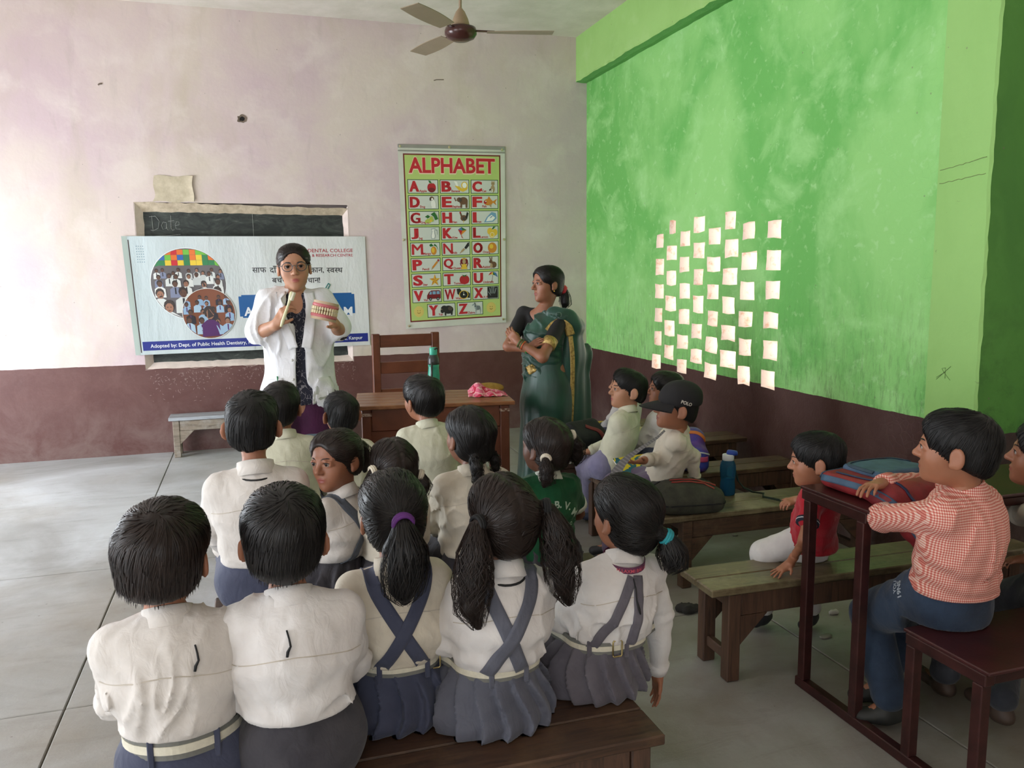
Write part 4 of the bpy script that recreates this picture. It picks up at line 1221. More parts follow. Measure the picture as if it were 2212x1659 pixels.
# teacher's desk
dk = empty('teacher_desk', (-2.05, -2.43, 0), R_(-8))
tag(dk, 'varnished brown teacher desk with plank top and open drawer', 'desk')
DW, DD, DZ = 0.94, 0.56, 0.72
for i in range(5):
    MB().box((0, -DD / 2 + DD / 5 * (i + .5), DZ - .012), (DW, DD / 5 - .004, .024), ch=.004).build('top_plank', W_desk, dk)
for sx in (-1, 1):
    for sy in (-1, 1):
        MB().box((sx * (DW / 2 - .06), sy * (DD / 2 - .05), (DZ - .024) / 2), (.055, .055, DZ - .025)).build('leg', W_deskside, dk)
    MB().box((sx * (DW / 2 - .06), 0, DZ - .024 - .06), (.022, DD - .16, .12)).build('side_apron', W_deskside, dk)
    for z_, c_ in ((DZ - 0.055, (176, 152, 136)),):
        MB().box((sx * (DW / 2 - .062), -DD / 2 + .0205, z_), (.062, .004, .018), ch=.001).build('name_scratch', plain('scraped_paint', c_, 0.8, c2=(110, 70, 52), scale=60, lo=.45, hi=.55), dk)
MB().box((0, -DD / 2 + .034, DZ - .024 - .065), (DW - .18, .02, .13)).build('front_apron', W_deskside, dk)
MB().box((.22, -DD / 2 + .044, DZ - .024 - .22), (.36, .016, .18)).build('front_panel', W_deskside, dk)
MB().box((-.30, -DD / 2 + .044, DZ - .024 - .22), (.20, .016, .18)).build('front_panel', W_deskside, dk)
for sx in (-1, 1):
    MB().prism([(0, 0), (.09, 0), (0, -.10)], (sx * (DW / 2 - .088), -DD / 2 + .04, DZ - .024 - .31), (-sx, 0, 0), (0, 0, 1), (0, 1, 0), .018).build('corner_brace', W_deskside, dk)
MB().box((0, DD / 2 - .034, DZ - .024 - .065), (DW - .18, .02, .13)).build('back_apron', W_deskside, dk)
dr = empty('drawer', (-.155, -DD / 2 - 0.03, DZ - .30), 0, dk)
for nm, c, s in (('drawer_front', (0, -.16, 0), (.27, .018, .17)), ('drawer_side', (-.126, 0, 0), (.016, .30, .16)), ('drawer_side', (.126, 0, 0), (.016, .30, .16)), ('drawer_bottom', (0, 0, .055), (.236, .30, .012)), ('drawer_back', (0, .15, 0), (.25, .014, .16))):
    MB().box(c, s).build(nm, W_deskside if nm != 'drawer_bottom' else W_desk, dr)

# chair behind the desk (backrest towards the wall)
chx = empty('teacher_chair', (-2.02, -1.62, 0), R_(3))
tag(chx, 'brown wooden chair with slatted back behind the desk', 'chair')
CWd = 0.50
for sx in (-1, 1):
    MB().box((sx * (CWd / 2 - .028), .20, .525), (.056, .04, 1.05)).build('back_post', W_deskside, chx)
    MB().box((sx * (CWd / 2 - .028), -.20, .21), (.048, .045, .42)).build('leg', W_deskside, chx)
    MB().box((sx * (CWd / 2 - .028), 0, .36), (.025, .36, .06)).build('side_rail', W_deskside, chx)
for z_, h_ in ((.995, .09), (.80, .085), (.605, .08)):
    MB().box((0, .20, z_), (CWd - .113, .026, h_)).build('back_slat', W_deskside, chx)
MB().box((0, -.02, .435), (CWd - .02, .41, .026)).build('seat', W_desk, chx)
MB().box((0, -.2, .37), (CWd - .11, .022, .06)).build('front_rail', W_deskside, chx)

# steel bench-desk
M_steel = plain('maroon_painted_steel', (74, 40, 38), 0.34, 0.35, c2=(54, 30, 28), scale=14, bump=0.1)
M_steelb = plain('maroon_sheet_top', (72, 34, 34), 0.30, 0.2, c2=(56, 28, 28), scale=9, bump=0.12)
ms = empty('steel_bench_desk', (0, 0, 0))
tag(ms, 'maroon painted steel bench and desk joined by floor runners', 'bench desk')
T_ = 0.034
for x in (-1.285, -0.16):
    MB().bar((x, -5.03, T_ / 2), (x, -5.82, T_ / 2), T_, T_).build('floor_runner', M_steel, ms)
    for y, z0 in ((-5.06, .705), (-5.32, .705), (-5.55, .395), (-5.785, .395)):
        MB().bar((x, y, T_), (x, y, z0 - T_ * .5), T_, T_).build('post', M_steel, ms)
    MB().bar((x, -5.03, .705), (x, -5.345, .705), T_, T_).build('desk_rail', M_steel, ms)
    MB().bar((x, -5.53, .395), (x, -5.81, .395), T_, T_).build('seat_rail', M_steel, ms)
for y, z in ((-5.047, .705), (-5.335, .705), (-5.547, .395), (-5.792, .395)):
    MB().bar((-1.267, y, z), (-.178, y, z), T_ * .9, T_ * .9).build('long_rail', M_steel, ms)
MB().box((-.722, -5.188, .7275), (1.16, .335, .011), ch=.003).build('desk_board', M_steelb, ms)
MB().box((-.722, -5.670, .4175), (1.16, .30, .011), ch=.003).build('seat_board', M_steelb, ms)

# ceiling fan, at rest
fan = empty('ceiling_fan', (-1.72, -2.0, 0))
tag(fan, 'brown ceiling fan on a beige rod above the desk', 'ceiling fan')
M_fanb = plain('fan_brown_enamel', (74, 40, 36), 0.22, 0.1, c2=(64, 34, 30), scale=5)
M_fanr = plain('fan_beige', (170, 146, 118), 0.5, c2=(150, 126, 100), scale=6)
MB().lathe([(0.0, 2.965), (.05, 2.968), (.088, 2.985), (.104, 3.008), (.104, 3.028), (.098, 3.046), (.06, 3.052), (0, 3.053)], 36, (0, 0, 0)).build('motor', M_fanb, fan, smooth=True)
MB().lathe([(0.060, 3.052), (.058, 3.07), (.050, 3.10), (.030, 3.145), (.014, 3.165), (.010, 3.17)], 28).build('canopy', M_fanr, fan, smooth=True)
MB().tube([(0, 0, 3.165), (0, 0, ZC - .03)], .010, 12).build('rod', M_fanr, fan, smooth=True)
MB().lathe([(.012, ZC - .1), (.045, ZC - .06), (.055, ZC - .002)], 24).build('ceiling_cup', M_fanr, fan, smooth=True)
for k in range(3):
    a = R_(-14 + 120 * k)
    M = Matrix.Rotation(a, 3, 'Z')
    mb = MB(); n = 14; vs = []
    for i in range(n + 1):
        u = i / n; x = .17 + .43 * u; w = .052 + .018 * math.sin(u * 2.6)
        for s, h in ((-1, 0), (1, .0)):
            tw = .17 * (1 - .4 * u)
            vs.append(M @ Vector((x, s * w, 3.02 + s * w * tw)))
    top = [v + Vector((0, 0, .004)) for v in vs]
    m = len(vs)
    fs = []
    for i in range(n):
        a0, b0, c0, d0 = 2 * i, 2 * i + 1, 2 * i + 3, 2 * i + 2
        fs += [(a0, d0, c0, b0), (m + a0, m + b0, m + c0, m + d0), (a0, m + a0, m + d0, d0), (b0, c0, m + c0, m + b0)]
    fs += [(0, 1, m + 1, m), (2 * n, m + 2 * n, m + 2 * n + 1, 2 * n + 1)]
    mb.add(vs + top, fs)
    bl = mb.build('blade', plain('fan_blade_beige', (158, 140, 118), 0.45, scale=5), fan, smooth=False)
    MB().bar(M @ Vector((.085, 0, 3.03)), M @ Vector((.22, 0, 3.026)), .03, .006).build('blade_iron', M_fanb, bl)

# ------------------------------------------------------------------ small things
def bag(name, label, loc, rz, prims, mat, strips=(), vox=0.008, seed=1, amp=0.006, tilt=None, extra=None):
    e = empty(name, loc, rz)
    if tilt: e.rotation_euler = (tilt[0], tilt[1], rz)
    tag(e, label, 'backpack' if 'backpack' in name else name.split('_')[-1])
    Vv, Q = sdf_mesh(prims, vox, disp=folds(seed, amp, 26, broad=.006))
    raw_obj('body', Vv, Q, mat, e)
    b = bvh_of(Vv, Q)
    for nm, pts, w, m in strips:
        lay_strip(b, pts, w, .003, .001, steps=26).build(nm, m, e, smooth=True)
    if extra: extra(e)
    return e, b
M_olive = plain('dark_olive_canvas', (66, 66, 54), 0.85, c2=(48, 48, 40), scale=20, bump=0.4, bscale=300)
M_black = plain('black_canvas', (34, 34, 36), 0.85, c2=(24, 24, 26), scale=20, bump=0.4, bscale=300)
M_zipred = plain('red_zip', (150, 50, 44), 0.6, scale=60)
M_strapk = plain('black_webbing', (26, 26, 28), 0.8, scale=120)
# dark backpack lying on the bottle bench
bag('school_backpack', 'dark olive backpack with red zips lying beside the blue bottle', (-1.17, -3.99, 0.355), R_(-8),
    [rbox((0, 0, .058), (.165, .135, .056), .05, k=.02), ell((-.01, -.02, .10), (.125, .10, .045), k=.03), rbox((0, -.09, .05), (.15, .06, .042), .038, k=.025), rbox((0, .05, .05), (.172, .10, .045), .04, k=.01)],
    M_olive, [('zip', [(-.10, -.02, .20), (-.02, -.035, .22), (.07, -.05, .20), (.13, -.08, .14)], .011, M_zipred), ('zip', [(-.10, -.055, .20), (-.02, -.07, .20), (.06, -.085, .18), (.11, -.11, .13)], .011, M_zipred),
              ('seam', [(-.18, -.02, .05), (-.16, -.12, .05), (-.05, -.165, .055), (.08, -.165, .055), (.17, -.12, .05), (.19, .0, .05)], .006, M_strapk),
              ('shoulder_strap', [(-.12, .05, .15), (-.17, .02, .11), (-.19, -.05, .05)], .03, M_strapk), ('grab_handle', [(.06, .06, .14), (.12, .08, .12), (.17, .06, .08)], .022, M_strapk)], seed=3)
# red and blue backpack on the steel desk, sagging over its edge
M_rbag = plain('red_nylon', (150, 40, 44), 0.6, c2=(118, 30, 36), scale=14, bump=0.3, bscale=220)
M_bbag = plain('steel_blue_nylon', (70, 98, 124), 0.6, c2=(54, 78, 104), scale=14, bump=0.3, bscale=220)
rb, rbb = bag('school_backpack', 'red and blue backpack slumped over the steel desk', (-1.06, -5.19, 0.733), R_(6),
    [rbox((0, .02, .030), (.185, .135, .028), .026, k=.02), cap((-.15, -.13, .02), (.15, -.13, .02), .045, k=.06), cap((-.12, -.20, -.05), (.15, -.20, -.06), .050, .055, k=.06), cap((-.09, -.235, -.13), (.14, -.235, -.14), .040, k=.05)],
    M_rbag, [('edge_piping', [(-.19, .14, .04), (-.19, 0, .045), (-.185, -.12, .04), (-.17, -.2, -.0), (-.14, -.25, -.10), (-.08, -.28, -.16)], .022, M_bbag),
             ('edge_piping', [(-.18, .155, .045), (-.06, .16, .05), (.08, .16, .05), (.18, .15, .045)], .02, M_bbag),
             ('zip', [(-.15, .10, .06), (-.145, -.03, .065), (-.12, -.16, .03), (-.08, -.26, -.05)], .010, plain('navy_zip', (40, 52, 88), .6)),
             ('zip_puller', [(-.06, -.28, -.14), (-.05, -.285, -.18)], .012, plain('orange_cord', (206, 86, 60), .6))], seed=9, amp=.004)
Vv, Q = sdf_mesh([rbox((.03, .055, .062), (.125, .085, .016), .015, k=.02)], .007, disp=folds(4, .003, 30, broad=.003))
raw_obj('front_pocket', Vv, Q, M_bbag, rb)
b2 = bvh_of(Vv, Q)
lay_strip(b2, [(-.10, .0, .08), (-.095, .12, .08), (-.02, .135, .08), (.12, .135, .08), (.155, .06, .08)], .012, .003, .001, 26).build('pocket_zip', plain('slate_zip', (48, 70, 84), .6), rb, smooth=True)
# black bag with red edge leaning beside the far bench
bag('school_backpack', 'black backpack with a red edge leaning behind the woman in green', (-1.25, -2.87, 0.365), R_(25),
    [rbox((0, 0, .10), (.14, .09, .125), .05, M=rotm(0, 38, 0), k=.02), rbox((.0, -.06, .05), (.13, .05, .07), .03, M=rotm(0, 38, 0), k=.02)], M_black,
    [('red_edge', [(-.02, -.10, .25), (.04, -.12, .20), (.08, -.14, .12)], .03, plain('dark_red_trim', (120, 34, 40), .7))], seed=5)
sp_ = bench('low dark bench supporting the black backpack', -1.50, -1.08, -2.99, -2.74, 0.36, W_dark, W_leg, inset=.06)
# bright blue bag behind the boy with the cap
M_bl = plain('bright_blue_print', (44, 60, 150), 0.55, c2=(96, 60, 140), scale=9, lo=.45, hi=.6)
bag('school_backpack', 'bright blue patterned backpack behind the boy with the cap', (-0.80, -3.32, 0.36), R_(-20),
    [rbox((0, 0, .12), (.12, .07, .12), .06, k=.02), rbox((.02, -.075, .08), (.09, .04, .07), .03, k=.03), rbox((.09, -.03, .07), (.04, .07, .06), .03, k=.03)], M_bl,
    [('orange_trim', [(-.12, -.05, .18), (-.05, -.06, .23), (.06, -.06, .23), (.13, -.04, .17)], .02, plain('orange_print', (220, 120, 60), .5)), ('zip', [(-.06, -.12, .12), (.0, -.13, .13), (.09, -.12, .12), (.14, -.08, .10)], .008, plain('white_zip', (200, 200, 205), .5)),
     ('side_print', [(.06, -.12, .08), (.12, -.1, .08)], .03, plain('pink_print', (190, 70, 110), .5))], seed=8)
# slate-blue bag in front of the boys
bag('school_backpack', 'slate blue bag standing before the front row of boys', (-2.80, -3.29, 0.355), R_(4),
    [rbox((0, 0, .17), (.15, .08, .17), .06, k=.02), ell((0, -.04, .12), (.12, .07, .1), k=.03)], plain('slate_blue_cloth', (86, 104, 118), .8, scale=9), seed=6)
bench('bench before the front row holding the slate blue bag', -3.1, -2.45, -3.41, -3.17, BZ, W_dark, W_leg)

# water bottles
def bottle_blue():
    p = at_z(1571, 1068, .355)
    e = empty('water_bottle', (p.x, p.y, .355))
    tag(e, 'translucent blue water bottle with white and blue cap', 'bottle')
    t = NT('translucent_blue_plastic'); t.set(Base_Color=lin((60, 140, 190)), Roughness=0.12, Transmission_Weight=0.75, IOR=1.25); 
    prof = [(.0, .0), (.030, .0), (.034, .006), (.034, .05), (.031, .075), (.034, .095), (.036, .12), (.035, .15), (.032, .165), (.026, .176), (.024, .18)]
    MB().lathe(prof, 28, sq=3).build('body', t.m, e, smooth=True)
    MB().lathe([(.0, .003), (.031, .006), (.031, .05), (.029, .075), (.031, .088), (.0, .089)], 24, sq=3).build('water', plain('blue_water', (34, 104, 168), .1, spec=.6), e, smooth=True)
    MB().lathe([(.028, .178), (.029, .182), (.029, .205), (.027, .208), (0, .208)], 24).build('collar', plain('white_plastic', (226, 228, 232), .35), e, smooth=True)
    MB().lathe([(.028, .206), (.028, .216), (.024, .226), (.0, .229)], 24, M=Matrix.Rotation(R_(6), 3, 'Y')).build('lid', plain('cap_blue', (38, 70, 170), .35), e, smooth=True)
    h = at_z(1712, 1083, .365); l = h - p
    pts = [(.028, 0, .175), (.04, -.01, .12), (.05, -.02, .07), (.075, -.03, .035), (.11, -.05, .015), (.16, -.07, .008), (l.x * .6, l.y * .5, .007), (l.x * .8, l.y * .85, .007)]
    for k in (0, 1): MB().tube([(x, y + k * .012 * math.sin(i), z + .004 * k) for i, (x, y, z) in enumerate(pts)], .0035, 6).build('cord', plain('dark_green_cord', (40, 54, 44), .8), e, smooth=True)
    return e
bottle_blue()
p = at_z(938, 848, DZ)
e = empty('water_bottle', (p.x, p.y, DZ)); tag(e, 'tall teal and dark grey water bottle on the desk', 'bottle')
MB().lathe([(0, 0), (.036, 0), (.039, .006), (.036, .06), (.039, .11), (.034, .16), (.036, .185)], 24).build('sleeve', plain('teal_plastic', (64, 176, 148), .3, c2=(40, 150, 126), scale=16), e, smooth=True)
MB().lathe([(.036, .183), (.037, .19), (.035, .22), (.026, .245), (.0, .246)], 24).build('shoulder', plain('smoke_grey_plastic', (60, 62, 60), .3), e, smooth=True)
MB().lathe([(.024, .244), (.025, .247), (.025, .285), (.022, .292), (0, .292)], 24).build('lid', plain('mint_plastic', (76, 196, 166), .35), e, smooth=True)
MB().tube([(.0, -.027, .282), (.012, -.03, .288), (.026, -.012, .286), (.027, .01, .28), (.026, .014, .26)], .005, 8).build('carry_loop', plain('black_rubber', (28, 28, 30), .5), e, smooth=True)
MB().tube([(-.022, -.031, .02), (-.021, -.034, .12), (-.018, -.032, .2)], .007, 6).build('side_grip', plain('smoke_grey_plastic', (60, 62, 60), .3), e, smooth=True)

# pink printed cloth on the desk
t = NT('pink_bandana_print')
co = t.coord('Object')
vo = t.n('ShaderNodeTexVoronoi', feature='DISTANCE_TO_EDGE'); vo.inputs['Scale'].default_value = 28; t.l(co, vo.inputs['Vector'])
f1 = t.math('LESS_THAN', vo.outputs[0], 0.06)
wv = t.n('ShaderNodeTexWave', wave_type='RINGS'); wv.inputs['Scale'].default_value = 9; wv.inputs['Distortion'].default_value = 6; t.l(co, wv.inputs['Vector'])
f2 = t.math('GREATER_THAN', wv.outputs['Fac'], 0.82)
col = t.mix(f1, lin((226, 108, 138)), lin((238, 190, 186))); col = t.mix(f2, col, lin((196, 40, 72)))
t.set(Base_Color=col, Roughness=0.85)
a_, b_ = at_z(1012, 856, DZ), at_z(1098, 856, DZ)
c_ = (a_ + b_) / 2
ce = empty('folded_cloth', (c_.x, c_.y + .04, DZ), R_(-8)); tag(ce, 'pink paisley cloth draped over something mustard on the desk', 'cloth')
Lc = (b_ - a_).length
vs, fs = [], []
nx, ny = 34, 16
for i in range(nx + 1):
    for j in range(ny + 1):
        u, v = i / nx, j / ny
        x = (u - .5) * Lc * (1 - .1 * v); y = -.085 + .17 * v + .006 * math.sin(u * 17)
        z = .004 + .072 * math.exp(-((u - .26) / .24) ** 2) * math.sin(math.pi * min(1, v * .75)) ** .8 + .035 * math.exp(-((u - .7) / .3) ** 2) * math.sin(math.pi * min(1, v * .7)) + .006 * math.sin(u * 23 + v * 4) * (1 - v) ** 2
        vs.append((x, y, max(.004, z)))
fs = [(i * (ny + 1) + j, (i + 1) * (ny + 1) + j, (i + 1) * (ny + 1) + j + 1, i * (ny + 1) + j + 1) for i in range(nx) for j in range(ny)]
MB().add(vs, fs).build('pink_cloth', t.m, ce, smooth=True)
Vv, Q = sdf_mesh([ell((.02, .05, .038), (.10, .05, .036))], .008, disp=folds(3, .004, 40, broad=.004))
raw_obj('mustard_bundle', Vv, Q, plain('mustard_cloth', (176, 140, 60), .85, c2=(150, 116, 50), scale=30), ce)

# pencil box and picture books on the far benches
p = at_z(1330, 903, .37)
e = MB().box((0, 0, .015), (.20, .055, .03), ch=.008).build('pencil_case', plain('yellow_tin', (206, 168, 52), .4, c2=(180, 132, 40), scale=30)); e.location = (-0.72, -1.98, .37); e.rotation_euler = (0, 0, R_(-6))
tag(e, 'yellow pencil case lying on the corner bench', 'pencil case')
MB().box((0, 0, .016), (.202, .057, .008), ch=.002).build('white_stripe', flat_mat('case_white', (214, 206, 190)), e)
def book(label, loc, rz, size, cols, rx=0, ry=0):
    e = empty('picture_book', loc, rz); e.rotation_euler = (rx, ry, rz); tag(e, label, 'book')
    t = NT('book_cover_%d' % len(bpy.data.materials)); co = t.coord('Object')
    n = t.noise(t.mapping(co, (1, 1, 1)), 11, 2, .5, 1.5)
    st = [(i / len(cols) + .12, lin(c)) for i, c in enumerate(cols)]
    r = t.ramp(n, st); t.set(Base_Color=r, Roughness=.4)
    r.node.color_ramp.interpolation = 'CONSTANT'
    MB().box((0, 0, size[2] - .001), (size[0], size[1], .002), ch=.0005).build('cover', t.m, e)
    MB().box((0, 0, size[2] / 2 - .001), (size[0] - .006, size[1] - .006, size[2] - .003), ch=.0005).build('pages', flat_mat('page_white', (214, 208, 194)), e)
    return e
book('colourful picture book standing behind the boy with lilac trousers', (-0.86, -3.0, 0.48), R_(10), (.2, .16, .01), [(60, 140, 90), (214, 196, 160), (180, 90, 60), (90, 170, 140)], rx=R_(50))
book('green and yellow picture book on the lap of the boy with the cap', (-1.23, -3.66, 0.47), R_(12), (.26, .19, .012), [(40, 110, 60), (222, 190, 40), (34, 90, 120), (120, 160, 60), (180, 90, 150)], rx=R_(32))
# litter on the floor
def litter(name, label, px, py, s, m, seed, cat, flat=.3):
    p = at_z(px, py, 0)
    r = np.random.RandomState(seed)
    pr = [ell((r.uniform(-1, 1) * s * .5, r.uniform(-1, 1) * s * .3, s * flat * .5), (s * r.uniform(.3, .6), s * r.uniform(.2, .4), s * flat * r.uniform(.4, .8)), k=s * .1) for _ in range(5)]
    Vv, Q = sdf_mesh(pr + [half((0, 0, -1), 0, .001)], max(.004, s * .09), disp=folds(seed, s * .12, 90, broad=s * .12))
    o = raw_obj(name, Vv, Q, m, None, smooth=False); o.location = (p.x, p.y, .0005); tag(o, label, cat)
M_pap = plain('crumpled_paper', (200, 196, 188), .9)
o = MB(); p = at_z(404, 1103, 0); o.add([(-.04, -.012, .002), (.035, -.018, .006), (.045, .012, .003), (-.03, .016, .008), (-.002, 0, .013)], [(0, 1, 4), (1, 2, 4), (2, 3, 4), (3, 0, 4), (3, 2, 1, 0)])
o = o.build('paper_scrap', M_pap); o.location = (p.x, p.y, 0); tag(o, 'white paper scrap lying on the open floor at left', 'paper')
litter('floor_rag', 'dark crumpled rag on the floor beside the olive-topped bench', 1481, 1322, .07, plain('charcoal_rag', (52, 50, 48), .95), 4, 'rag', .4)
litter('paper_scrap', 'crumpled paper ball under the olive-topped bench', 1802, 1328, .025, M_pap, 6, 'paper', .8)
litter('paper_scrap', 'larger crumpled paper by the jeans knee', 1865, 1303, .035, M_pap, 8, 'paper', .8)
litter('paper_scrap', 'flat torn paper on the floor near the steel desk post', 1790, 1378, .04, plain('grey_paper', (150, 146, 132), .9), 9, 'paper', .25)
litter('paper_scrap', 'tiny pale paper bit left of the steel desk post', 1729, 1428, .016, M_pap, 11, 'paper', .5)
litter('paper_scrap', 'small crumpled paper under the bottle bench', 1588, 1158, .025, plain('grey_paper', (150, 146, 132), .9), 12, 'paper', .5)

p = at_z(1274, 987, .36)
o = empty('exercise_book', (-1.40, -2.95, .361), R_(8)); tag(o, 'white exercise book lying on the low bench beside the black backpack', 'book')
MB().box((0, 0, .004), (.12, .09, .007), ch=.001).build('pages', flat_mat('page_white', (214, 208, 194)), o)
MB().box((0, 0, .0083), (.122, .092, .0012), ch=.0004).build('cover', flat_mat('white_cover', (222, 222, 216)), o)

# ------------------------------------------------------------------ people
def skin_mat(name, c, lip):
    if name in MATS: return MATS[name]
    t = NT(name)
    co = t.coord('Object')
    col = t.mix(t.math('MULTIPLY', t.noise(co, 30, 5, .6), .5), lin(c), lin(tuple(v * .86 for v in c)))
    at = t.n('ShaderNodeAttribute', attribute_name='lip')
    col = t.mix(at.outputs['Fac'], col, lin(lip))
    at2 = t.n('ShaderNodeAttribute', attribute_name='nail')
    col = t.mix(t.math('MULTIPLY', at2.outputs['Fac'], .7), col, lin((min(255, c[0] + 40), min(255, c[1] + 40), min(255, c[2] + 40))))
    t.set(Base_Color=col, Roughness=.5, Subsurface_Weight=.12, Subsurface_Radius=(.01, .004, .002), Subsurface_Scale=.5)
    t.bump(t.noise(co, 260, 4, .6), .12, .002)
    MATS[name] = t.m
    return t.m
SKIN = {'a': skin_mat('brown_skin', (150, 98, 72), (140, 70, 64)), 'b': skin_mat('deep_brown_skin', (112, 70, 50), (110, 60, 54)), 'c': skin_mat('light_brown_skin', (186, 134, 104), (166, 90, 84)), 'd': skin_mat('warm_brown_skin', (166, 110, 82), (140, 78, 68))}
def hair_mat(name, c, rough=.42):
    if name in MATS: return MATS[name]
    t = NT(name)
    n = t.noise(t.coord('Object'), 40, 4, .6)
    t.set(Base_Color=t.ramp(n, [(.35, lin(tuple(v * .7 for v in c))), (.7, lin(c))]), Roughness=rough, Specular_IOR_Level=.35)
    MATS[name] = t.m
    return t.m
HAIR = {'k': hair_mat('black_hair', (26, 22, 21)), 'b': hair_mat('dark_brown_hair', (40, 28, 23)), 'n': hair_mat('cropped_black_hair', (24, 22, 22), .55)}
def cloth(name, c, c2=None, rough=.85, scale=6, weave=420, bump=.22):
    if name in MATS: return MATS[name]
    m = plain(name, c, rough, c2=c2, scale=scale, bump=0, spec=.25, sheen=.15)
    t = NT.__new__(NT); t.m = m; t.t = m.node_tree; t.p = m.node_tree.nodes['Principled BSDF']
    co = t.coord('Object')
    wr = t.n('ShaderNodeTexNoise'); wr.inputs['Scale'].default_value = 20.0; wr.inputs['Detail'].default_value = 3; wr.inputs['Distortion'].default_value = 1.0; wr.inputs['Roughness'].default_value = .45
    t.l(t.mapping(co, (1.5, 1.5, 1)), wr.inputs['Vector'])
    rg = wr.outputs['Fac']
    h = t.math('ADD', t.math('MULTIPLY', rg, 1.0), t.math('MULTIPLY', t.noise(co, weave, 3, .6), .05))
    t.bump(h, .30, .012)
    return m
M_shirt = {'w': cloth('white_cotton', (222, 216, 210), (204, 197, 190)), 'c': cloth('cream_cotton', (220, 211, 194), (200, 190, 172)), 'g': cloth('offwhite_cotton', (216, 214, 192), (196, 194, 170)),
           'bw': cloth('bright_white_cotton', (228, 225, 223), (212, 206, 202))}
M_grey = cloth('grey_uniform_twill', (104, 106, 118), (84, 86, 98), .75)
M_navy = cloth('slate_navy_twill', (76, 80, 100), (60, 64, 84), .75)
M_char = cloth('charcoal_twill', (74, 72, 76), (56, 54, 60), .8)
M_eye = None
def eye_mat():
    global M_eye
    if M_eye: return M_eye
    t = NT('brown_eye')
    s = t.sep(t.coord('Object'))
    r = t.math('SQRT', t.math('ADD', t.math('POWER', s[0], 2.0), t.math('POWER', s[2], 2.0)))
    col = t.ramp(t.math('MULTIPLY', r, 50.0), [(0.0, (.004, .003, .003, 1)), (.15, (.004, .003, .003, 1)), (.17, lin((40, 24, 18))), (.34, lin((26, 17, 13))), (.37, lin((168, 156, 148)))])
    t.set(Base_Color=col, Roughness=.35, Specular_IOR_Level=.25)
    M_eye = t.m
    return M_eye

def head_prims(c, M, s, fem=0.0, age=0.0, earout=0.0):
    """skin shapes of a head; local +y forward, origin between the ears at eye level; age 0 child, 1 adult"""
    c = np.asarray(c, float)
    P = lambda x, y, z: c + M @ (np.array([x, y, z]) * s)
    out = []
    e = lambda p, r, k=.02, op='u', part='h', MM=None: out.append(ell(P(*p), np.array(r) * s, M if MM is None else MM, k * s, part, op))
    j = .012 * age
    e((0, -.012, .028), (.069, .085, .067)); e((0, .030, .042), (.053, .046, .042), .03); e((0, .024, -.024), (.055, .059, .074), .03)
    e((0, .034, -.060 - j), (.040 + .002 * age, .044, .034), .03); e((0, .066, -.083 - j), (.017, .016, .014), .022)
    for sx in (-1, 1):
        e((sx * .034, .046, -.026), (.023, .024, .026), .025)
        out.append(cap(P(sx * .010, .082, .018), P(sx * .042, .065, .017), .0055 * s, .005 * s, k=.012 * s, part='h'))
        e((sx * .029, .092, .003), (.0165, .014, .0095), .010, 's')
    out.append(cap(P(0, .078, .012), P(0, .097 + .004 * age, -.020 - j * .3), .006 * s, .0085 * s, k=.012 * s, part='h'))
    e((0, .098 + .004 * age, -.025 - j * .3), (.0095, .010, .0082), .008)
    for sx in (-1, 1):
        e((sx * .0100, .087, -.027 - j * .3), (.0075, .009, .007), .006)
        out.append(cap(P(sx * .0140, .0820, .0085), P(sx * .029, .0850, .0120), .0036 * s, .0040 * s, k=.004 * s, part='h'))
        out.append(cap(P(sx * .029, .0850, .0120), P(sx * .0440, .0750, .0068), .0040 * s, .0036 * s, k=.004 * s, part='h'))
        out.append(cap(P(sx * .0155, .0800, -.0040), P(sx * .0415, .0755, -.0035), .0036 * s, k=.005 * s, part='h'))
        out.append(cap(P(sx * .0420, .0750, .0060), P(sx * .0460, .0690, -.0010), .0040 * s, k=.006 * s, part='h'))
        R2 = M @ rotm(sx * (24 + earout), 0, 0)
        ex_ = .0785 - .0065 * fem
        e((sx * ex_, -.010, -.012), (.0080, .021 - .002 * fem, .031 - .003 * fem), .008, 'u', 'h', R2); e((sx * (ex_ + .010), -.005, -.009), (.0060, .012, .019), .005, 's', 'h', R2)
        e((sx * .0715, .001, -.034), (.007, .009, .009), .006, 'u', 'h')
    e((0, .080, -.0495 - j * .6), (.0185, .011, .0048), .006); e((0, .0785, -.0595 - j * .6), (.0155, .011, .0056), .006)
    out.append(cap(P(-.017, .0885, -.0545 - j * .6), P(.017, .0885, -.0545 - j * .6), .0016 * s, k=.003 * s, part='h', op='s'))
    return out

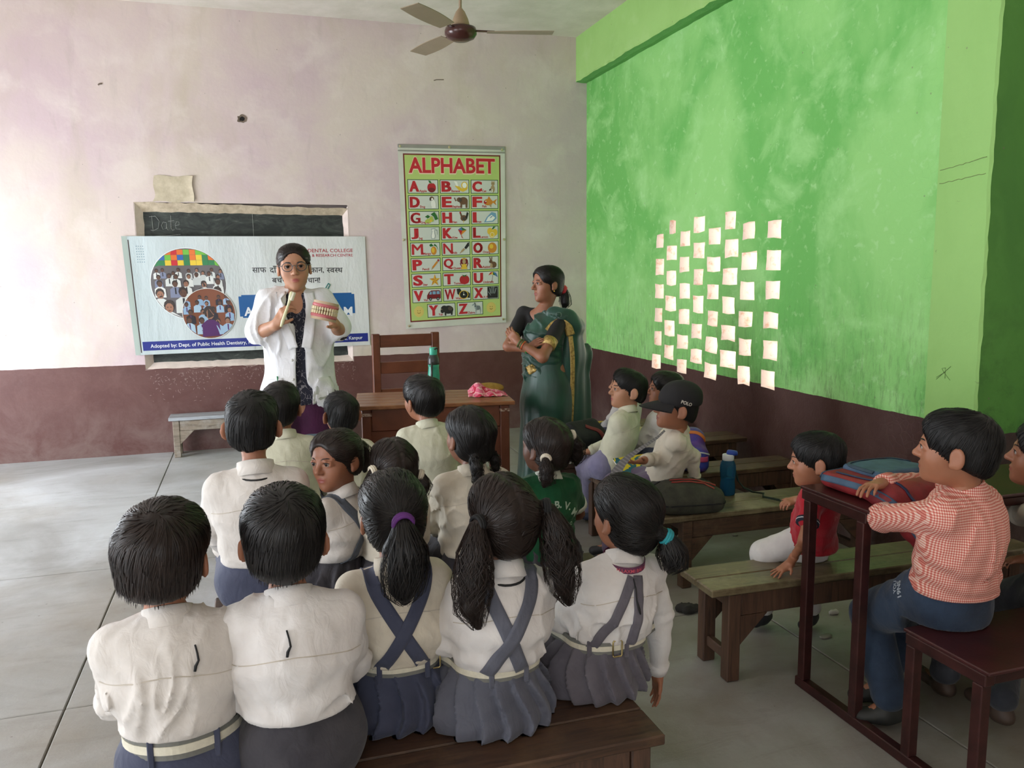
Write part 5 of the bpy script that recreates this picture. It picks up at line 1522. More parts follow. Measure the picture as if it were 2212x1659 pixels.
def hand_prims(w, d, n, side, s, curl=25, spread=6, thumb=(.6, .75, .3), curls=None, part='hand'):
    """palm and five jointed fingers; w wrist, d pointing direction, n palm normal, side +1: thumb on cross(d, n)"""
    w, d, n = np.asarray(w, float), np.asarray(d, float), np.asarray(n, float)
    d = d / np.linalg.norm(d); n = n - d * (n @ d); n = n / np.linalg.norm(n)
    l = np.cross(d, n) * side
    M = np.stack([l, d, n], 1)
    out = [rbox(w + d * .048 * s, np.array([.036, .044, .0135]) * s, .0125 * s, M, .012 * s, part), cap(w - d * .01 * s, w + d * .03 * s, .024 * s, .025 * s, k=.02 * s, part=part, sc3=None),
           ell(w + d * .035 * s + l * .024 * s + n * .006 * s, np.array([.016, .026, .014]) * s, M, .012 * s, part)]
    tips = []
    for i, (lo, L, b) in enumerate(((.0270, .068, .086), (.0090, .077, .090), (-.0090, .071, .087), (-.0265, .055, .080))):
        c = curls[i] if curls else curl
        p = w + d * b * s + l * lo * s
        th = 0.0
        sp = R_(spread) * (1.5 - i) / 1.5
        dd0 = d * math.cos(sp) + l * math.sin(sp)
        r = (.0088, .0082, .0074, .0064) if i < 3 else (.0078, .0072, .0065, .0057)
        for k, (fr, a) in enumerate(((.45, .7), (.31, 1.0), (.24, .75))):
            th += R_(c) * a
            q = p + (dd0 * math.cos(th) + n * math.sin(th)) * L * fr * s
            out.append(cap(p, q, r[k] * s, r[k + 1] * s, k=.0035 * s, part=part)); p = q
        tips.append(p)
    t = d * thumb[0] + l * thumb[1] + n * thumb[2]; t = t / np.linalg.norm(t)
    b0 = w + d * .022 * s + l * .026 * s + n * .003 * s
    b1 = b0 + t * .040 * s
    t2 = t * .75 + d * .6 + n * .25; t2 = t2 / np.linalg.norm(t2)
    out += [cap(b0, b1, .0125 * s, .0098 * s, k=.008 * s, part=part), cap(b1, b1 + t2 * .030 * s, .0096 * s, .0075 * s, k=.003 * s, part=part)]
    return out, tips

# ---- hair
def hair_on(e, style, c, M, s, mat, seed, n_str=500, vox=.006, thick=.013, tie_m=None, tails=(), hairline=0.0, long_nape=0.0, detail=True, curl=0.0, part_line=False, bangs=0.0):
    rng = np.random.RandomState(seed)
    c = np.asarray(c, float)
    P = lambda x, y, z: c + M @ (np.array([x, y, z]) * s)
    t = thick
    pr = [ell(P(0, -.012, .030), np.array([.069 + t, .085 + t, .067 + t]) * s, M, .01), ell(P(0, .028, .050), np.array([.054 + t, .046 + t * .7, .040 + t * .8]) * s, M, .03 * s),
          ell(P(0, -.035, -.028 - long_nape * .5), np.array([.060 + t * .6, .056 + t * .7, .055 + long_nape * .6]) * s, M, .03 * s)]
    # the face, the ears and the neck stay free
    pr.append(ell(P(0, .112 + hairline, -.036), np.array([.067, .080, .096 if style in ('boy', 'crop', 'loose') else .106]) * s, M, .008 * s, op='s'))
    for sx in (-1, 1):
        if style in ('boy', 'crop'): pr.append(ell(P(sx * .090, .002, -.026), np.array([.026, .034, .042]) * s, M, .008 * s, op='s'))
        else: pr.append(ell(P(sx * .086, .012, -.020), np.array([.016, .020, .030]) * s, M, .008 * s, op='s'))
    nz = M @ np.array([0, .42, -1.0]); nz /= np.linalg.norm(nz)
    z0 = -.070 if style in ('boy', 'crop') else -.082
    pr.append(half(nz, float(nz @ P(0, -.085, z0 - long_nape)), .010))
    for tl in tails:                       # (points, radii)
        for (a, b, ra, rb) in zip(tl[0][:-1], tl[0][1:], tl[1][:-1], tl[1][1:]): pr.append(cap(a, b, ra * .80, rb * .80, k=.010))
    # flow of the hair in head coordinates
    Mi = Matrix(np.linalg.inv(M * s).tolist()); Mm = Matrix(M.tolist()); cv = Vector(c)
    ties = [Mi @ (Vector(tl[0][0]) - cv) for tl in tails]
    wh = Vector((.006, -.050, .092)); Zu = Vector((0, 0, 1.0))
    def flow(v):
        if style in ('boy', 'crop', 'loose') or not ties:
            d = (v - wh).normalized()
            return d + d.cross(Zu) * .35 + (Vector((0, 0, -.75)) if v.z < .06 else Vector((0, .25, -.1)))
        k = 0 if len(ties) == 1 else int((v.x > 0) == (ties[1].x > ties[0].x))
        d = (ties[k] - v).normalized()
        return d + Vector((0, 0, -.25)) if len(ties) > 1 else d
    stn = TrigNoise(seed + 3, 190, 6, (1, 1, .25)); st2 = TrigNoise(seed + 5, 60, 5)
    def disp(Pw):
        Lc = (Pw - c) @ M / s
        d = (.0030 if style in ('boy', 'crop') else .0018) * stn(Lc) + .0035 * st2(Lc)
        if part_line: d = d + .005 * np.exp(-(Lc[:, 0] / .004) ** 2) * (Lc[:, 2] > .0)
        return d * s
    V, Q = sdf_mesh(pr, vox, disp=disp, relax=1)
    if not len(V): return None
    VV, FF = [V], [np.concatenate([Q[:, [0, 1, 2]], Q[:, [0, 2, 3]]])]
    base = len(V)
    if detail:
        b = bvh_of(V, Q)
        rv, rf = [], []
        pick = rng.randint(0, len(V), n_str)
        for i in pick:
            p = Vector(V[i]); path = []
            lc = Mi @ (p - cv)
            if abs(lc.x) > .2 or lc.z < -.12: continue
            nst = rng.randint(5, 9); lift = rng.uniform(.0006, .0024) * s; w = rng.uniform(.0008, .0017) * s
            jit = Vector(rng.normal(size=3) * .16)
            for k in range(nst):
                loc, nor, _, _ = b.find_nearest(p)
                if loc is None: break
                q = loc + nor * (lift * (1 + (.5 * (k / nst) ** 2 * (3 if style in ('boy', 'crop') else 1.2))))
                path.append((q, nor))
                lc = Mi @ (loc - cv)
                d = Mm @ (flow(lc) + jit)
                d = d - nor * d.dot(nor)
                if d.length < 1e-5: break
                p = loc + d.normalized() * (.010 * s)
                if style in ('boy', 'loose') and lc.z < -.035 and lc.y < .02:
                    dn = (Mm @ Vector((0, -.1, -1.0)) + jit * .6 + nor * .1).normalized()
                    for kk in range(1, 3 if rng.rand() < .4 else 2): path.append((q + dn * (.0045 * s * kk), nor))
                    break
            if len(path) < 3: continue
            m = len(path)
            for k, (q, nor) in enumerate(path):
                tdir = (path[min(k + 1, m - 1)][0] - path[max(k - 1, 0)][0])
                sd = nor.cross(tdir); 
                if sd.length > 1e-9: sd.normalize()
                ww = w * (1 - .8 * (k / (m - 1)) ** 2)
                rv += [q - sd * ww, q + nor * ww * .6, q + sd * ww]
            b0 = base + len(rv) - 3 * m
            for k in range(m - 1):
                for a in (0, 1): 
                    i0 = b0 + 3 * k + a
                    rf += [(i0, i0 + 1, i0 + 4), (i0, i0 + 4, i0 + 3)]
        # strands of the tails
        for tl in tails:
            pts = [Vector(p) for p in tl[0]]; rad = tl[1]
            m = len(pts); K = m * 2 - 1; fr = []
            for k in range(K):
                f = k / (K - 1) * (m - 1); i = min(int(f), m - 2); f -= i
                td = (pts[i + 1] - pts[i]).normalized()
                x = td.cross(Vector((0, 1, 0)))
                if x.length < .2: x = td.cross(Vector((1, 0, 0)))
                x.normalize()
                fr.append((pts[i].lerp(pts[i + 1], f), rad[i] * (1 - f) + rad[i + 1] * f, x, td.cross(x)))
            for _ in range(tl[2] if len(tl) > 2 else 140):
                a = rng.uniform(0, 6.28); rr = math.sqrt(rng.uniform(.35, 1.25)); ww = rng.uniform(.0008, .0018) * s
                ph = rng.uniform(0, 6.28); start = len(rv) + base; cnt = 0; endk = rng.uniform(.75, 1.12)
                for k in range(K):
                    u = k / (K - 1)
                    if u > endk: break
                    p, r, x, y = fr[k]
                    aa = a + .5 * math.sin(u * 4 + ph) + curl * math.sin(u * 14 + ph)
                    ca, sa = math.cos(aa), math.sin(aa)
                    rad_ = x * ca + y * sa
                    q = p + rad_ * (r * rr * (1 + .35 * u * (rr > .95)))
                    o = (y * ca - x * sa) * (ww * (1 - .7 * u))
                    rv += [q - o, q + rad_ * (ww * .6), q + o]; cnt += 1
                for k in range(cnt - 1):
                    for a_ in (0, 1):
                        i0 = start + 3 * k + a_
                        rf += [(i0, i0 + 1, i0 + 4), (i0, i0 + 4, i0 + 3)]
        if rv:
            VV.append(np.array([v[:] for v in rv])); FF.append(np.array(rf))
    o = raw_obj('hair', np.concatenate(VV), np.concatenate(FF), mat, e)
    return o

def tie_band(e, p, d, r, mat, name='hair_tie', tube=.005, n=3):
    p, d = Vector(p), Vector(d).normalized()
    x = d.orthogonal().normalized(); y = d.cross(x)
    mb = MB()
    for k in range(n):
        o = p + d * (k - (n - 1) / 2) * tube * 1.1
        ring = [o + (x * math.cos(a) + y * math.sin(a)) * (r + (.0015 if k == 1 else 0)) for a in [2 * math.pi * i / 18 for i in range(19)]]
        mb.tube(ring, tube, 6, cap=False)
    return mb.build(name, mat, e, smooth=True)

def skin_mesh(e, prims, skinm, hv, headz, headc=None, M=None, s=1, bodyv=.010, handv=.0035, name='body', age=0.0):
    """one skin mesh from body, head and hand shapes (finer steps for face and hands)"""
    body = [p for p in prims if p['part'] in ('b', 'n')]
    headp = [p for p in prims if p['part'] in ('h', 'n')]
    Vs, Fs, n = [], [], 0
    lips = []
    jobs = [(body, bodyv, None)] if body else []
    if headp: jobs.append((headp, hv, 'head'))
    hk = sorted({p['part'] for p in prims if p['part'].startswith('hand')})
    for h in hk:
        own = [p for p in prims if p['part'] == h]
        jobs.append((own, handv, 'hand'))
    for pr, v, kind in jobs:
        V, Q = sdf_mesh(pr, v, relax=1)
        if not len(V): continue
        Vs.append(V); Fs.append(Q + n); n += len(V)
        lp = np.zeros(len(V))
        if kind == 'head' and headc is not None:
            L = (V - np.asarray(headc)) @ M / s
            j = .012 * age * .6
            lp = np.clip(1.25 - np.sqrt((L[:, 0] / .0195) ** 2 + ((L[:, 2] + .0545 + j) / .0100) ** 2) ** 2, 0, 1) * (L[:, 1] > .06)
        lips.append(lp)
    V, F = np.concatenate(Vs), np.concatenate(Fs)
    o = raw_obj(name, V, F, skinm, e)
    a = o.data.attributes.new('lip', 'FLOAT', 'POINT')
    lv = np.concatenate(lips).astype(f32)
    if len(lv) == len(o.data.vertices): a.data.foreach_set('value', lv)
    return o

def face_bits(e, c, M, s, brow_m, eyes=True, age=0.0, brow_w=.0032):
    P = lambda x, y, z: Vector(np.asarray(c) + M @ (np.array([x, y, z]) * s))
    if not eyes: return
    for sx in (-1, 1):
        me_ = MB().lathe([(0, -.0112), (.0045, -.0102), (.0080, -.0078), (.0105, -.0038), (.0112, 0), (.0105, .0038), (.0080, .0078), (.0045, .0102), (.0, .0112)], 20, M=Matrix.Rotation(R_(-90), 3, 'X'))
        o = me_.build('eye', eye_mat(), e, smooth=True)
        o.location = P(sx * .0290, .0748, .0025)
        o.rotation_euler = Matrix(M.tolist()).to_euler()
        o.scale = (s, s, s)
        pts = [P(sx * .0115, .0862, .0175), P(sx * .021, .0848, .0212), P(sx * .033, .0785, .0218), P(sx * .0445, .0672, .0176)]
        MB().tube(pts, [brow_w * .8 * s, brow_w * s, brow_w * s, brow_w * .4 * s], 6, flat=.6).build('eyebrow', brow_m, e, smooth=True)
        pts = [P(sx * .0150, .0830, .0052), P(sx * .0215, .0858, .0076), P(sx * .029, .0866, .0080), P(sx * .037, .0834, .0066), P(sx * .0435, .0775, .0032)]
        MB().tube(pts, [.0008 * s, .0013 * s, .0015 * s, .0014 * s, .0008 * s], 5).build('eyelashes', brow_m, e, smooth=True)

def ray_pt(bvh, o, d):
    h = bvh.ray_cast(Vector(o), Vector(d).normalized())
    return h[0]
def back_pt(bvh, x, z, sgn=-1):
    p = ray_pt(bvh, (x, sgn * .8, z), (0, -sgn, 0))
    return p if p is not None else Vector((x, sgn * .1, z))
def ring_on(bvh, cx, cy, z, n=40, tilt=0.0):
    out = []
    for i in range(n):
        a = 2 * math.pi * i / n
        zz = z + tilt * math.sin(a)
        p = ray_pt(bvh, (cx + .8 * math.cos(a), cy + .8 * math.sin(a), zz), (-math.cos(a), -math.sin(a), 0))
        if p is None: p = Vector((cx + .1 * math.cos(a), cy + .1 * math.sin(a), zz))
        out.append(p)
    for _ in range(2): out = [(out[i - 1] + out[i] * 2 + out[(i + 1) % n]) / 4 for i in range(n)]
    return out
def band(e, pts, h, t, mat, name, lift=.0):
    """closed belt through pts"""
    n = len(pts)
    C = sum(pts, Vector()) / n
    vs = []
    for p in pts:
        d = (p - C); d.z = 0; d.normalize()
        for (dz, dr) in ((-h / 2, 0), (-h / 2, t), (h / 2, t), (h / 2, 0)): vs.append(p + d * (dr + lift) + Vector((0, 0, dz)))
    fs = [(i * 4 + k, i * 4 + (k + 1) % 4, ((i + 1) % n) * 4 + (k + 1) % 4, ((i + 1) % n) * 4 + k) for i in range(n) for k in range(4)]
    return MB().add(vs, fs).build(name, mat, e, smooth=False)

def collar_on(e, nb, up, r, mat, h=.030, flare=.014, name='collar', open_front=True, sy=1.05):
    """folded shirt collar round the neck"""
    up = Vector(up).normalized(); x = Vector((1, 0, 0)); y = up.cross(x).normalized(); x = y.cross(up)
    prof = [(r - .002, -.012), (r - .001, h * .6), (r + .002, h), (r + .006, h * .95), (r + flare * .6, h * .4), (r + flare, -.010), (r + flare - .003, -.012)]
    n = 40; vs = []; m = len(prof)
    a0, a1 = (-245, 65) if open_front else (-270, 90)
    for i in range(n + 1):
        a = R_(a0 + (a1 - a0) * i / n)
        front = max(0, math.sin(a)) ** 2
        for (rr, z) in prof:
            z2 = z - (.018 * front if z < h * .5 else 0.006 * front)
            vs.append(Vector(nb) + x * rr * math.cos(a) + y * rr * sy * math.sin(a) + up * z2)
    fs = [(i * m + k, i * m + k + 1, (i + 1) * m + k + 1, (i + 1) * m + k) for i in range(n) for k in range(m - 1)]
    return MB().add(vs, fs).build(name, mat, e, smooth=True)

TEACH = Vector((-2.87, -2.85, 1.5))
TRI = [0]
def kid(label, hp, Y, hip=None, seat=.355, yaw=0.0, hyaw=None, hpitch=6, hroll=0, hs=1.0, skin='a', hair=('boy', 'k', {}), shirt='w', shirt_m=None, tuck=.055, sleeve='long', bottom=('trousers', None), arms=None, legs=None,
        belt=None, straps=None, collar=True, cord=None, yoke=True, face=False, seed=1, wide=1.0, lean=0.0, group=None, hand_opts=None, hv=.0062, sv=.0075, n_str=420, fold_amp=.011, eyes=None, shoes=None, name='person', extra=None, socks=None, slim=1.0, earout=0, loose=None):
    """a seated child: head centre at pixel hp on the plane y = Y; hip = (x, y) on the bench"""
    H = at_y(hp[0], hp[1], Y)
    if hip is None: hip = (H.x, H.y - .02)
    e = empty(name, (hip[0], hip[1], 0), R_(yaw))
    tag(e, label, 'person', group)
    Rz = np.array(Matrix.Rotation(R_(yaw), 3, 'Z'))
    loc = np.array([hip[0], hip[1], 0.0])
    def W(p): return Rz.T @ (np.array(tuple(p), float) - loc)         # room to person
    hc = W(H)
    S = max(.80, min(1.25, (hc[2] - seat) / .525))
    z = lambda v: seat + v * S
    k = S
    off = np.array([hc[0], hc[1] - .02 * k, 0])                        # upper body leans towards the head
    def up(x, y, zz):
        f = (zz / .525)
        return np.array([x * k, y * k, z(zz)]) + off * f
    pel, wai, che, neb = up(0, 0, .085), up(0, .005 - .02 * lean, .175), up(0, -.012 - .03 * lean, .29), up(0, -.018, .392)
    J = dict(shL=up(-.096 * wide, -.006, .352), shR=up(.096 * wide, -.006, .352))
    J['elL'], J['elR'] = up(-.122 * wide, .060, .205), up(.122 * wide, .060, .205)
    J['wrL'], J['wrR'] = np.array([-.075 * k, .165 * k, z(.125)]), np.array([.075 * k, .165 * k, z(.125)])
    J['hdL'], J['hdR'] = np.array([.6, .8, -.15]), np.array([-.6, .8, -.15])
    J['hnL'], J['hnR'] = np.array([0, 0, -1.]), np.array([0, 0, -1.])
    J.update(hipL=np.array([-.058 * k, .02, z(.07)]), hipR=np.array([.058 * k, .02, z(.07)]), knL=np.array([-.075 * k, .255 * k, z(.065)]), knR=np.array([.075 * k, .255 * k, z(.065)]))
    J['anL'], J['anR'] = np.array([-.075 * k, .27 * k, .075]), np.array([.075 * k, .27 * k, .075])
    J['toL'], J['toR'] = np.array([-.085 * k, .38 * k, .03]), np.array([.085 * k, .38 * k, .03])
    for src in (arms, legs):
        if src:
            for a, v in src.items(): J[a] = (Rz.T @ np.array(tuple(v), float) if a[:2] in ('hd', 'hn') else W(v)) if isinstance(v, Vector) else np.asarray(v, float)
    # head
    if hyaw is None:
        d = TEACH - H
        hyaw = math.degrees(math.atan2(-d.x, d.y)) - yaw
    M = rotm(hyaw if hyaw else .01, hpitch, hroll)
    sk = [cap(pel + [0, .005, .01], wai, .082 * k * slim, .084 * k * slim, .02, (1, .74, 1)), cap(wai, che, .086 * k * slim, .100 * k * wide * slim, .02, (1, .74, 1)), cap(che, neb, .096 * k * wide, .045 * k, .03, (1, .72, 1)), cap(J['shL'], J['shR'], .036 * k, k=.03),
          cap(neb + np.array([0, -.004, -.01]), hc + M @ (np.array([0, -.022, -.050]) * hs), .034 * hs, .037 * hs, k=.02, part='n')]
    HO = hand_opts or {}
    for s_, sg in (('L', -1), ('R', 1)):
        sh, el_, wr = J['sh' + s_], J['el' + s_], J['wr' + s_]
        sk += [cap(sh, el_, .031 * k, .026 * k, .02), cap(el_, wr, .026 * k, .019 * k, .015)]
        o = dict(curl=28, spread=5); o.update(HO.get(s_, {}))
        side = o.pop('side', 1 if s_ == 'L' else -1)
        hd, tips = hand_prims(wr, J['hd' + s_], J['hn' + s_], side, .70 * k * o.pop('size', 1.0), part='hand' + s_, **o)
        sk += hd; sk.append(cap(el_ * .3 + wr * .7, wr, .0215 * k, .019 * k, .012, part='hand' + s_))
        sk += [cap(J['hip' + s_] + np.array([0, 0, .008]), J['kn' + s_], .052 * k, .042 * k, .02), cap(J['kn' + s_], J['an' + s_], .042 * k, .026 * k, .02), cap(J['an' + s_] + [0, 0, -.02], J['to' + s_], .026 * k, .02 * k, .015)]
    girl = hair[0] in ('pony', 'pig', 'loose')
    sk += head_prims(hc, M, hs, fem=1.0 if girl else 0.0, earout=-10 if girl else earout)
    hvv = .0035 if face else hv
    skin_mesh(e, sk, SKIN[skin], hvv, None, hc, M, hs, bodyv=.014, handv=.0034 if hand_opts else .006)
    # shirt
    g = .014
    sm = shirt_m or M_shirt[shirt]
    loose = .016 if (tuck < .12 if loose is None else loose) else 0
    sp_ = [cap(pel - np.array([0, 0, .02 if loose else 0]), wai, (.094 * slim + g + .004 + loose) * k, (.092 * slim + g + loose * .4) * k, .02, (1, .80 + loose * 4, 1)), cap(wai, che, (.092 * slim + g) * k, (.103 * wide * slim + g) * k, .025, (1, .77, 1)), cap(che, neb - np.array([0, 0, .045 * k]), (.098 * wide + g) * k, .052 * k, .04, (1, .74, 1)),
           cap(J['shL'], J['shR'], (.036 + g) * k, k=.035), cap(neb + [0, 0, -.05], neb + [0, -.0, -.018], .050 * k, .040 * k, k=.03)]
    sp_.append(half((0, 0, -1), -z(tuck), .006))
    for s_ in 'LR':
        sh, el_, wr = J['sh' + s_], J['el' + s_], J['wr' + s_]
        if sleeve == 'long':
            sp_ += [cap(sh, el_, .043 * k, .040 * k, .018), cap(el_, el_ * .12 + wr * .88, .039 * k, .032 * k, .018)]
        else:
            sp_ += [cap(sh, sh * .45 + el_ * .55, .046 * k, .049 * k, .022)]
    fo = folds(seed, fold_amp, 26, (1.2, 1.2, .9), .009); fo2 = TrigNoise(seed + 31, 75, 4, (.5, .5, 1.6))
    def sdisp(P):
        d = fo(P)
        zr = (P[:, 2] - z(tuck)) / (.12 * k)
        hemw = np.where((np.abs(P[:, 2] - z(tuck)) < .012) & (np.hypot(P[:, 0] - pel[0], P[:, 1] - pel[1]) < .15 * k), 0.15, 1.0)
        d += .008 * fo2(P) * np.exp(-np.clip(zr, 0, 9) ** 2 * 1.2)       # gathers above the waist
        for s_ in 'LR':
            r = np.linalg.norm(P - J['el' + s_], axis=1)
            d += .004 * np.sin((P @ (J['el' + s_] - J['sh' + s_]) / np.linalg.norm(J['el' + s_] - J['sh' + s_])) * 150 + 3 * fo2(P)) * np.exp(-(r / (.06 * k)) ** 2)
        return d * hemw
    V, Q = sdf_mesh(sp_, sv, disp=sdisp, relax=2)
    sh_o = raw_obj('shirt', V, Q, sm, e)
    sb = bvh_of(V, Q)
    if sleeve == 'long':
        for s_ in 'LR':
            a, b = J['el' + s_] * .16 + J['wr' + s_] * .84, J['wr' + s_] * 1.0
            MB().tube([a, b], [.0375 * k, .031 * k], 16).build('cuff', sm, sh_o, smooth=True)
    if collar: collar_on(sh_o, neb + np.array([0, .004, .004]), neb - che + np.array([0, .05, 0]), (.045 * k), collar if not isinstance(collar, bool) else sm, h=.032 * k)
    if yoke:
        pts = [back_pt(sb, x * k * wide + off[0] * .6, z(.305) + .012 * math.cos(x * 22) * k) for x in [-.125 + .25 * i / 16 for i in range(17)]]
        lay_strip(sb, pts, .0022, .0008, .0004, steps=30).build('yoke_seam', plain('seam_shadow', (198, 188, 174), .9), sh_o)
    # below the waist
    bt, bm_ = bottom
    bm_ = bm_ or M_grey
    if bt == 'skirt':
        bp = [cap(np.array([pel[0], pel[1] - .0, z(.170)]), np.array([0, .01, z(.05)]), .098 * k, .158 * k, .03, (1, .84, 1)), cap(np.array([-.055 * k, .06, z(.06)]), J['knL'], .085 * k, .075 * k, .04), cap(np.array([.055 * k, .06, z(.06)]), J['knR'], .085 * k, .075 * k, .04),
              rbox((0, .15 * k, z(.045)), (.11 * k, .12 * k, .045 * k), .03, k=.03), cap(J['knL'] + [0, .03, 0], J['knL'] + [0, .05, -.12], .07 * k, k=.04), cap(J['knR'] + [0, .03, 0], J['knR'] + [0, .05, -.12], .07 * k, k=.04),
              half((0, 0, 1), z(.173), .004)]
        bp.insert(-1, half((0, 0, -1), -(seat - .14), .004))
        zf = z(.168)
        fo3 = folds(seed + 50, .004, 26, broad=.005)
        def bdisp(P):
            th = np.arctan2(P[:, 0] - 0, -(P[:, 1] - .02))
            dn = np.clip((zf - P[:, 2]) / (.15 * k), 0, 1.2)
            ph = th * 2.5 + .30 * np.sin(P[:, 2] * 25 + seed) + seed
            saw = (ph / 1.05) % 1.0
            return -(.027 * (1 - saw) ** 1.2 - .012) * np.clip(dn * 2.0, 0.08, 1) + fo3(P) * dn
        # keep clear of the bench
        bp.insert(-1, half((0, 0, -1), -(seat + .001), .003)) if False else None
    else:
        bp = [cap(np.array([pel[0], pel[1], z(.13)]), np.array([0, .01, z(.055)]), .094 * k * slim, .118 * k * slim, .03, (1, .86, 1))]
        for s_ in 'LR':
            bp += [cap(J['hip' + s_] + np.array([0, 0, .01]), J['kn' + s_], .082 * k * slim, .066 * k, .03), cap(J['kn' + s_], J['an' + s_] + np.array([0, 0, .02]), .062 * k, .052 * k, .02)]
        bp.append(half((0, 0, 1), z(.185 if loose else .150), .004))
        fo3 = folds(seed + 50, .006, 24, broad=.006)
        bdisp = fo3
    V2, Q2 = sdf_mesh(bp, sv if bt == 'skirt' else .0085, disp=bdisp, relax=1, band=.05)
    # seat flattening: nothing sinks below the bench top near the seat
    near = (V2[:, 1] < .10 * k) & (V2[:, 2] < seat + .004) & (V2[:, 2] > seat - .09) & (np.abs(V2[:, 0]) < .2)
    V2[near, 2] = seat + .002
    bo = raw_obj('skirt' if bt == 'skirt' else bt, V2, Q2, bm_, e)
    bb = bvh_of(np.concatenate([V, V2]), np.concatenate([Q, Q2 + len(V)]))
    if belt:
        ring = ring_on(bb, pel[0], pel[1], z(belt.get('z', .158)), 44, belt.get('tilt', 0))
        hh = belt.get('h', .034) * k
        b1 = band(e, ring, hh, .0060, plain('belt_grey', (120, 120, 114), .8, scale=60), 'belt')
        band(b1, ring, hh * .42, .0070, plain('belt_cream', (222, 216, 196), .8, scale=60), 'belt_stripe', .0006)
        for fx in belt.get('loops', (-.055, .06)):
            p = back_pt(bb, fx * k, z(belt.get('z', .158)))
            MB().box((p.x, p.y - .008, p.z - .004), (.013, .008, hh + .022), ch=.002).build('belt_loop', bm_, bo)
        if 'buckle' in belt:
            p = back_pt(bb, belt['buckle'] * k, z(belt.get('z', .158)))
            ry, rz_ = .013, .022
            MB().tube([(p.x + ry * a, p.y - .010, p.z + rz_ * c_) for a, c_ in ((-1, -.8), (-.8, -1), (.8, -1), (1, -.8), (1, .8), (.8, 1), (-.8, 1), (-1, .8), (-1, -.8))], .0022, 6).build('buckle', plain('brass_buckle', (196, 176, 120), .3, .8), b1, smooth=True)
    if straps:
        w = straps.get('w', .030) * k; stm = straps.get('m', bm_)
        zb, zt = z(.158), z(.372)
        xo, xt = straps.get('lo', .062) * k, straps.get('hi', .058) * k
        xc = straps.get('cx', 0.0) * k
        for sg in (-1, 1):
            pts = []
            for i in range(17):
                u = i / 16
                pts.append(back_pt(sb, xc + sg * (-xo + (xo + xt) * u) + off[0] * .8 * u, zb + (zt - zb) * u))
            if xt > .03:
                q = ray_pt(sb, (xc + sg * xt + off[0] * .7, neb[1] + .01, z(.6)), (0, 0, -1))
                if q is not None: pts.append(q)
                q = ray_pt(sb, (xc + sg * (xt + .004) + off[0] * .7, .6, z(.33)), (0, -1, 0))
                if q is not None: pts.append(q)
            lay_strip(sb, pts, w, .0025, .001 + (.002 if sg > 0 else 0), steps=34).build('shoulder_strap', stm, e, smooth=True)
    if cord:
        r = .053 * k
        ring = [Vector(neb) + Vector((r * math.cos(a), r * 1.05 * math.sin(a), .004 + .010 * math.sin(a))) for a in [2 * math.pi * i / 24 for i in range(25)]]
        if cord.get('ring', True): MB().tube(ring, .003, 6, cap=False).build('neck_cord', plain('black_cord', (24, 24, 26), .7), e, smooth=True)
        if 'hang' in cord:
            x0 = cord.get('x', 0) * k
            q = [back_pt(sb, x0 + dx * k, z(.372) - dz * k) + Vector((0, -.004, 0)) for dx, dz in ((0, 0), (.004, .016), (.006, .030), (.0, .040), (-.002, cord['hang']))]
            MB().tube(q, [.002, .0022, .0025, .0035, .003], 6).build('cord_end', plain('black_cord', (24, 24, 26), .7), e, smooth=True)
    # shoes
    vis_shoes = shoes is not None
    shoes = shoes or plain('black_shoe', (34, 34, 38), .5)
    if shoes:
        for s_ in 'LR':
            a, t_ = J['an' + s_], J['to' + s_]
            d = t_ - a; d[2] = 0; d = d / (np.linalg.norm(d) + 1e-6)
            hz = min(a[2], t_[2] + .045)
            heel, toe = np.array([a[0], a[1], hz - .03]) - d * .022, np.array([t_[0], t_[1], t_[2]])
            pr = [cap(heel, toe, .030 * k, .028 * k, .02, (1, 1, .9)), cap(a + [0, 0, -.01], heel + d * .03, .033 * k, .034 * k, .02), half((0, 0, -1), -min(heel[2], toe[2]) + .026 * k, .002)]
            V3_, Q3 = sdf_mesh(pr, .006 if vis_shoes else .010)
            so = raw_obj('shoe', V3_, Q3, shoes, e)
    # hair, eyes
    st, hcol, ho = hair
    ho = dict(ho)
    tails = []
    for (pts, rad, *n_) in ho.pop('tails', ()):
        tails.append(([hc + M @ (np.array(p) * hs) if not isinstance(p, Vector) else W(p) for p in pts], [r * hs for r in rad], *n_))
    ties = ho.pop('ties', None)
    hair_on(e, st, hc, M, hs, HAIR[hcol], seed, n_str=n_str, vox=ho.pop('vox', .0055 if face else .006), tails=tails, **ho)
    if ties and tails:
        for tl in tails: tie_band(e, tl[0][1] if len(tl[0]) > 1 else tl[0][0], tl[0][1] - tl[0][0], tl[1][0] * 1.02 + .001, ties)
    if eyes if eyes is not None else True: face_bits(e, hc, M, hs, HAIR[hcol])
    if extra: extra(dict(e=e, W=W, hc=hc, M=M, hs=hs, sb=sb, bb=bb, z=z, k=k, J=J, neb=neb, shirt=sh_o, bottom=bo, off=off, S=S))
    return e

M_teal = plain('teal_tie', (40, 150, 160), .7); M_purp = plain('purple_tie', (96, 40, 120), .7); M_blk = plain('black_tie', (20, 20, 22), .7); M_wht = plain('cream_tie', (220, 210, 190), .7); M_grn = plain('green_tie', (60, 160, 80), .7)
M_shoe = plain('black_shoe', (34, 34, 38), .5); M_shoen = plain('navy_shoe', (36, 44, 66), .6); M_sand = plain('brown_sandal', (72, 56, 46), .6)
G1, G2, G3, G4 = 'pupils on the nearest bench', 'pupils on the second bench', 'boys on the front bench', 'pupils along the green wall'

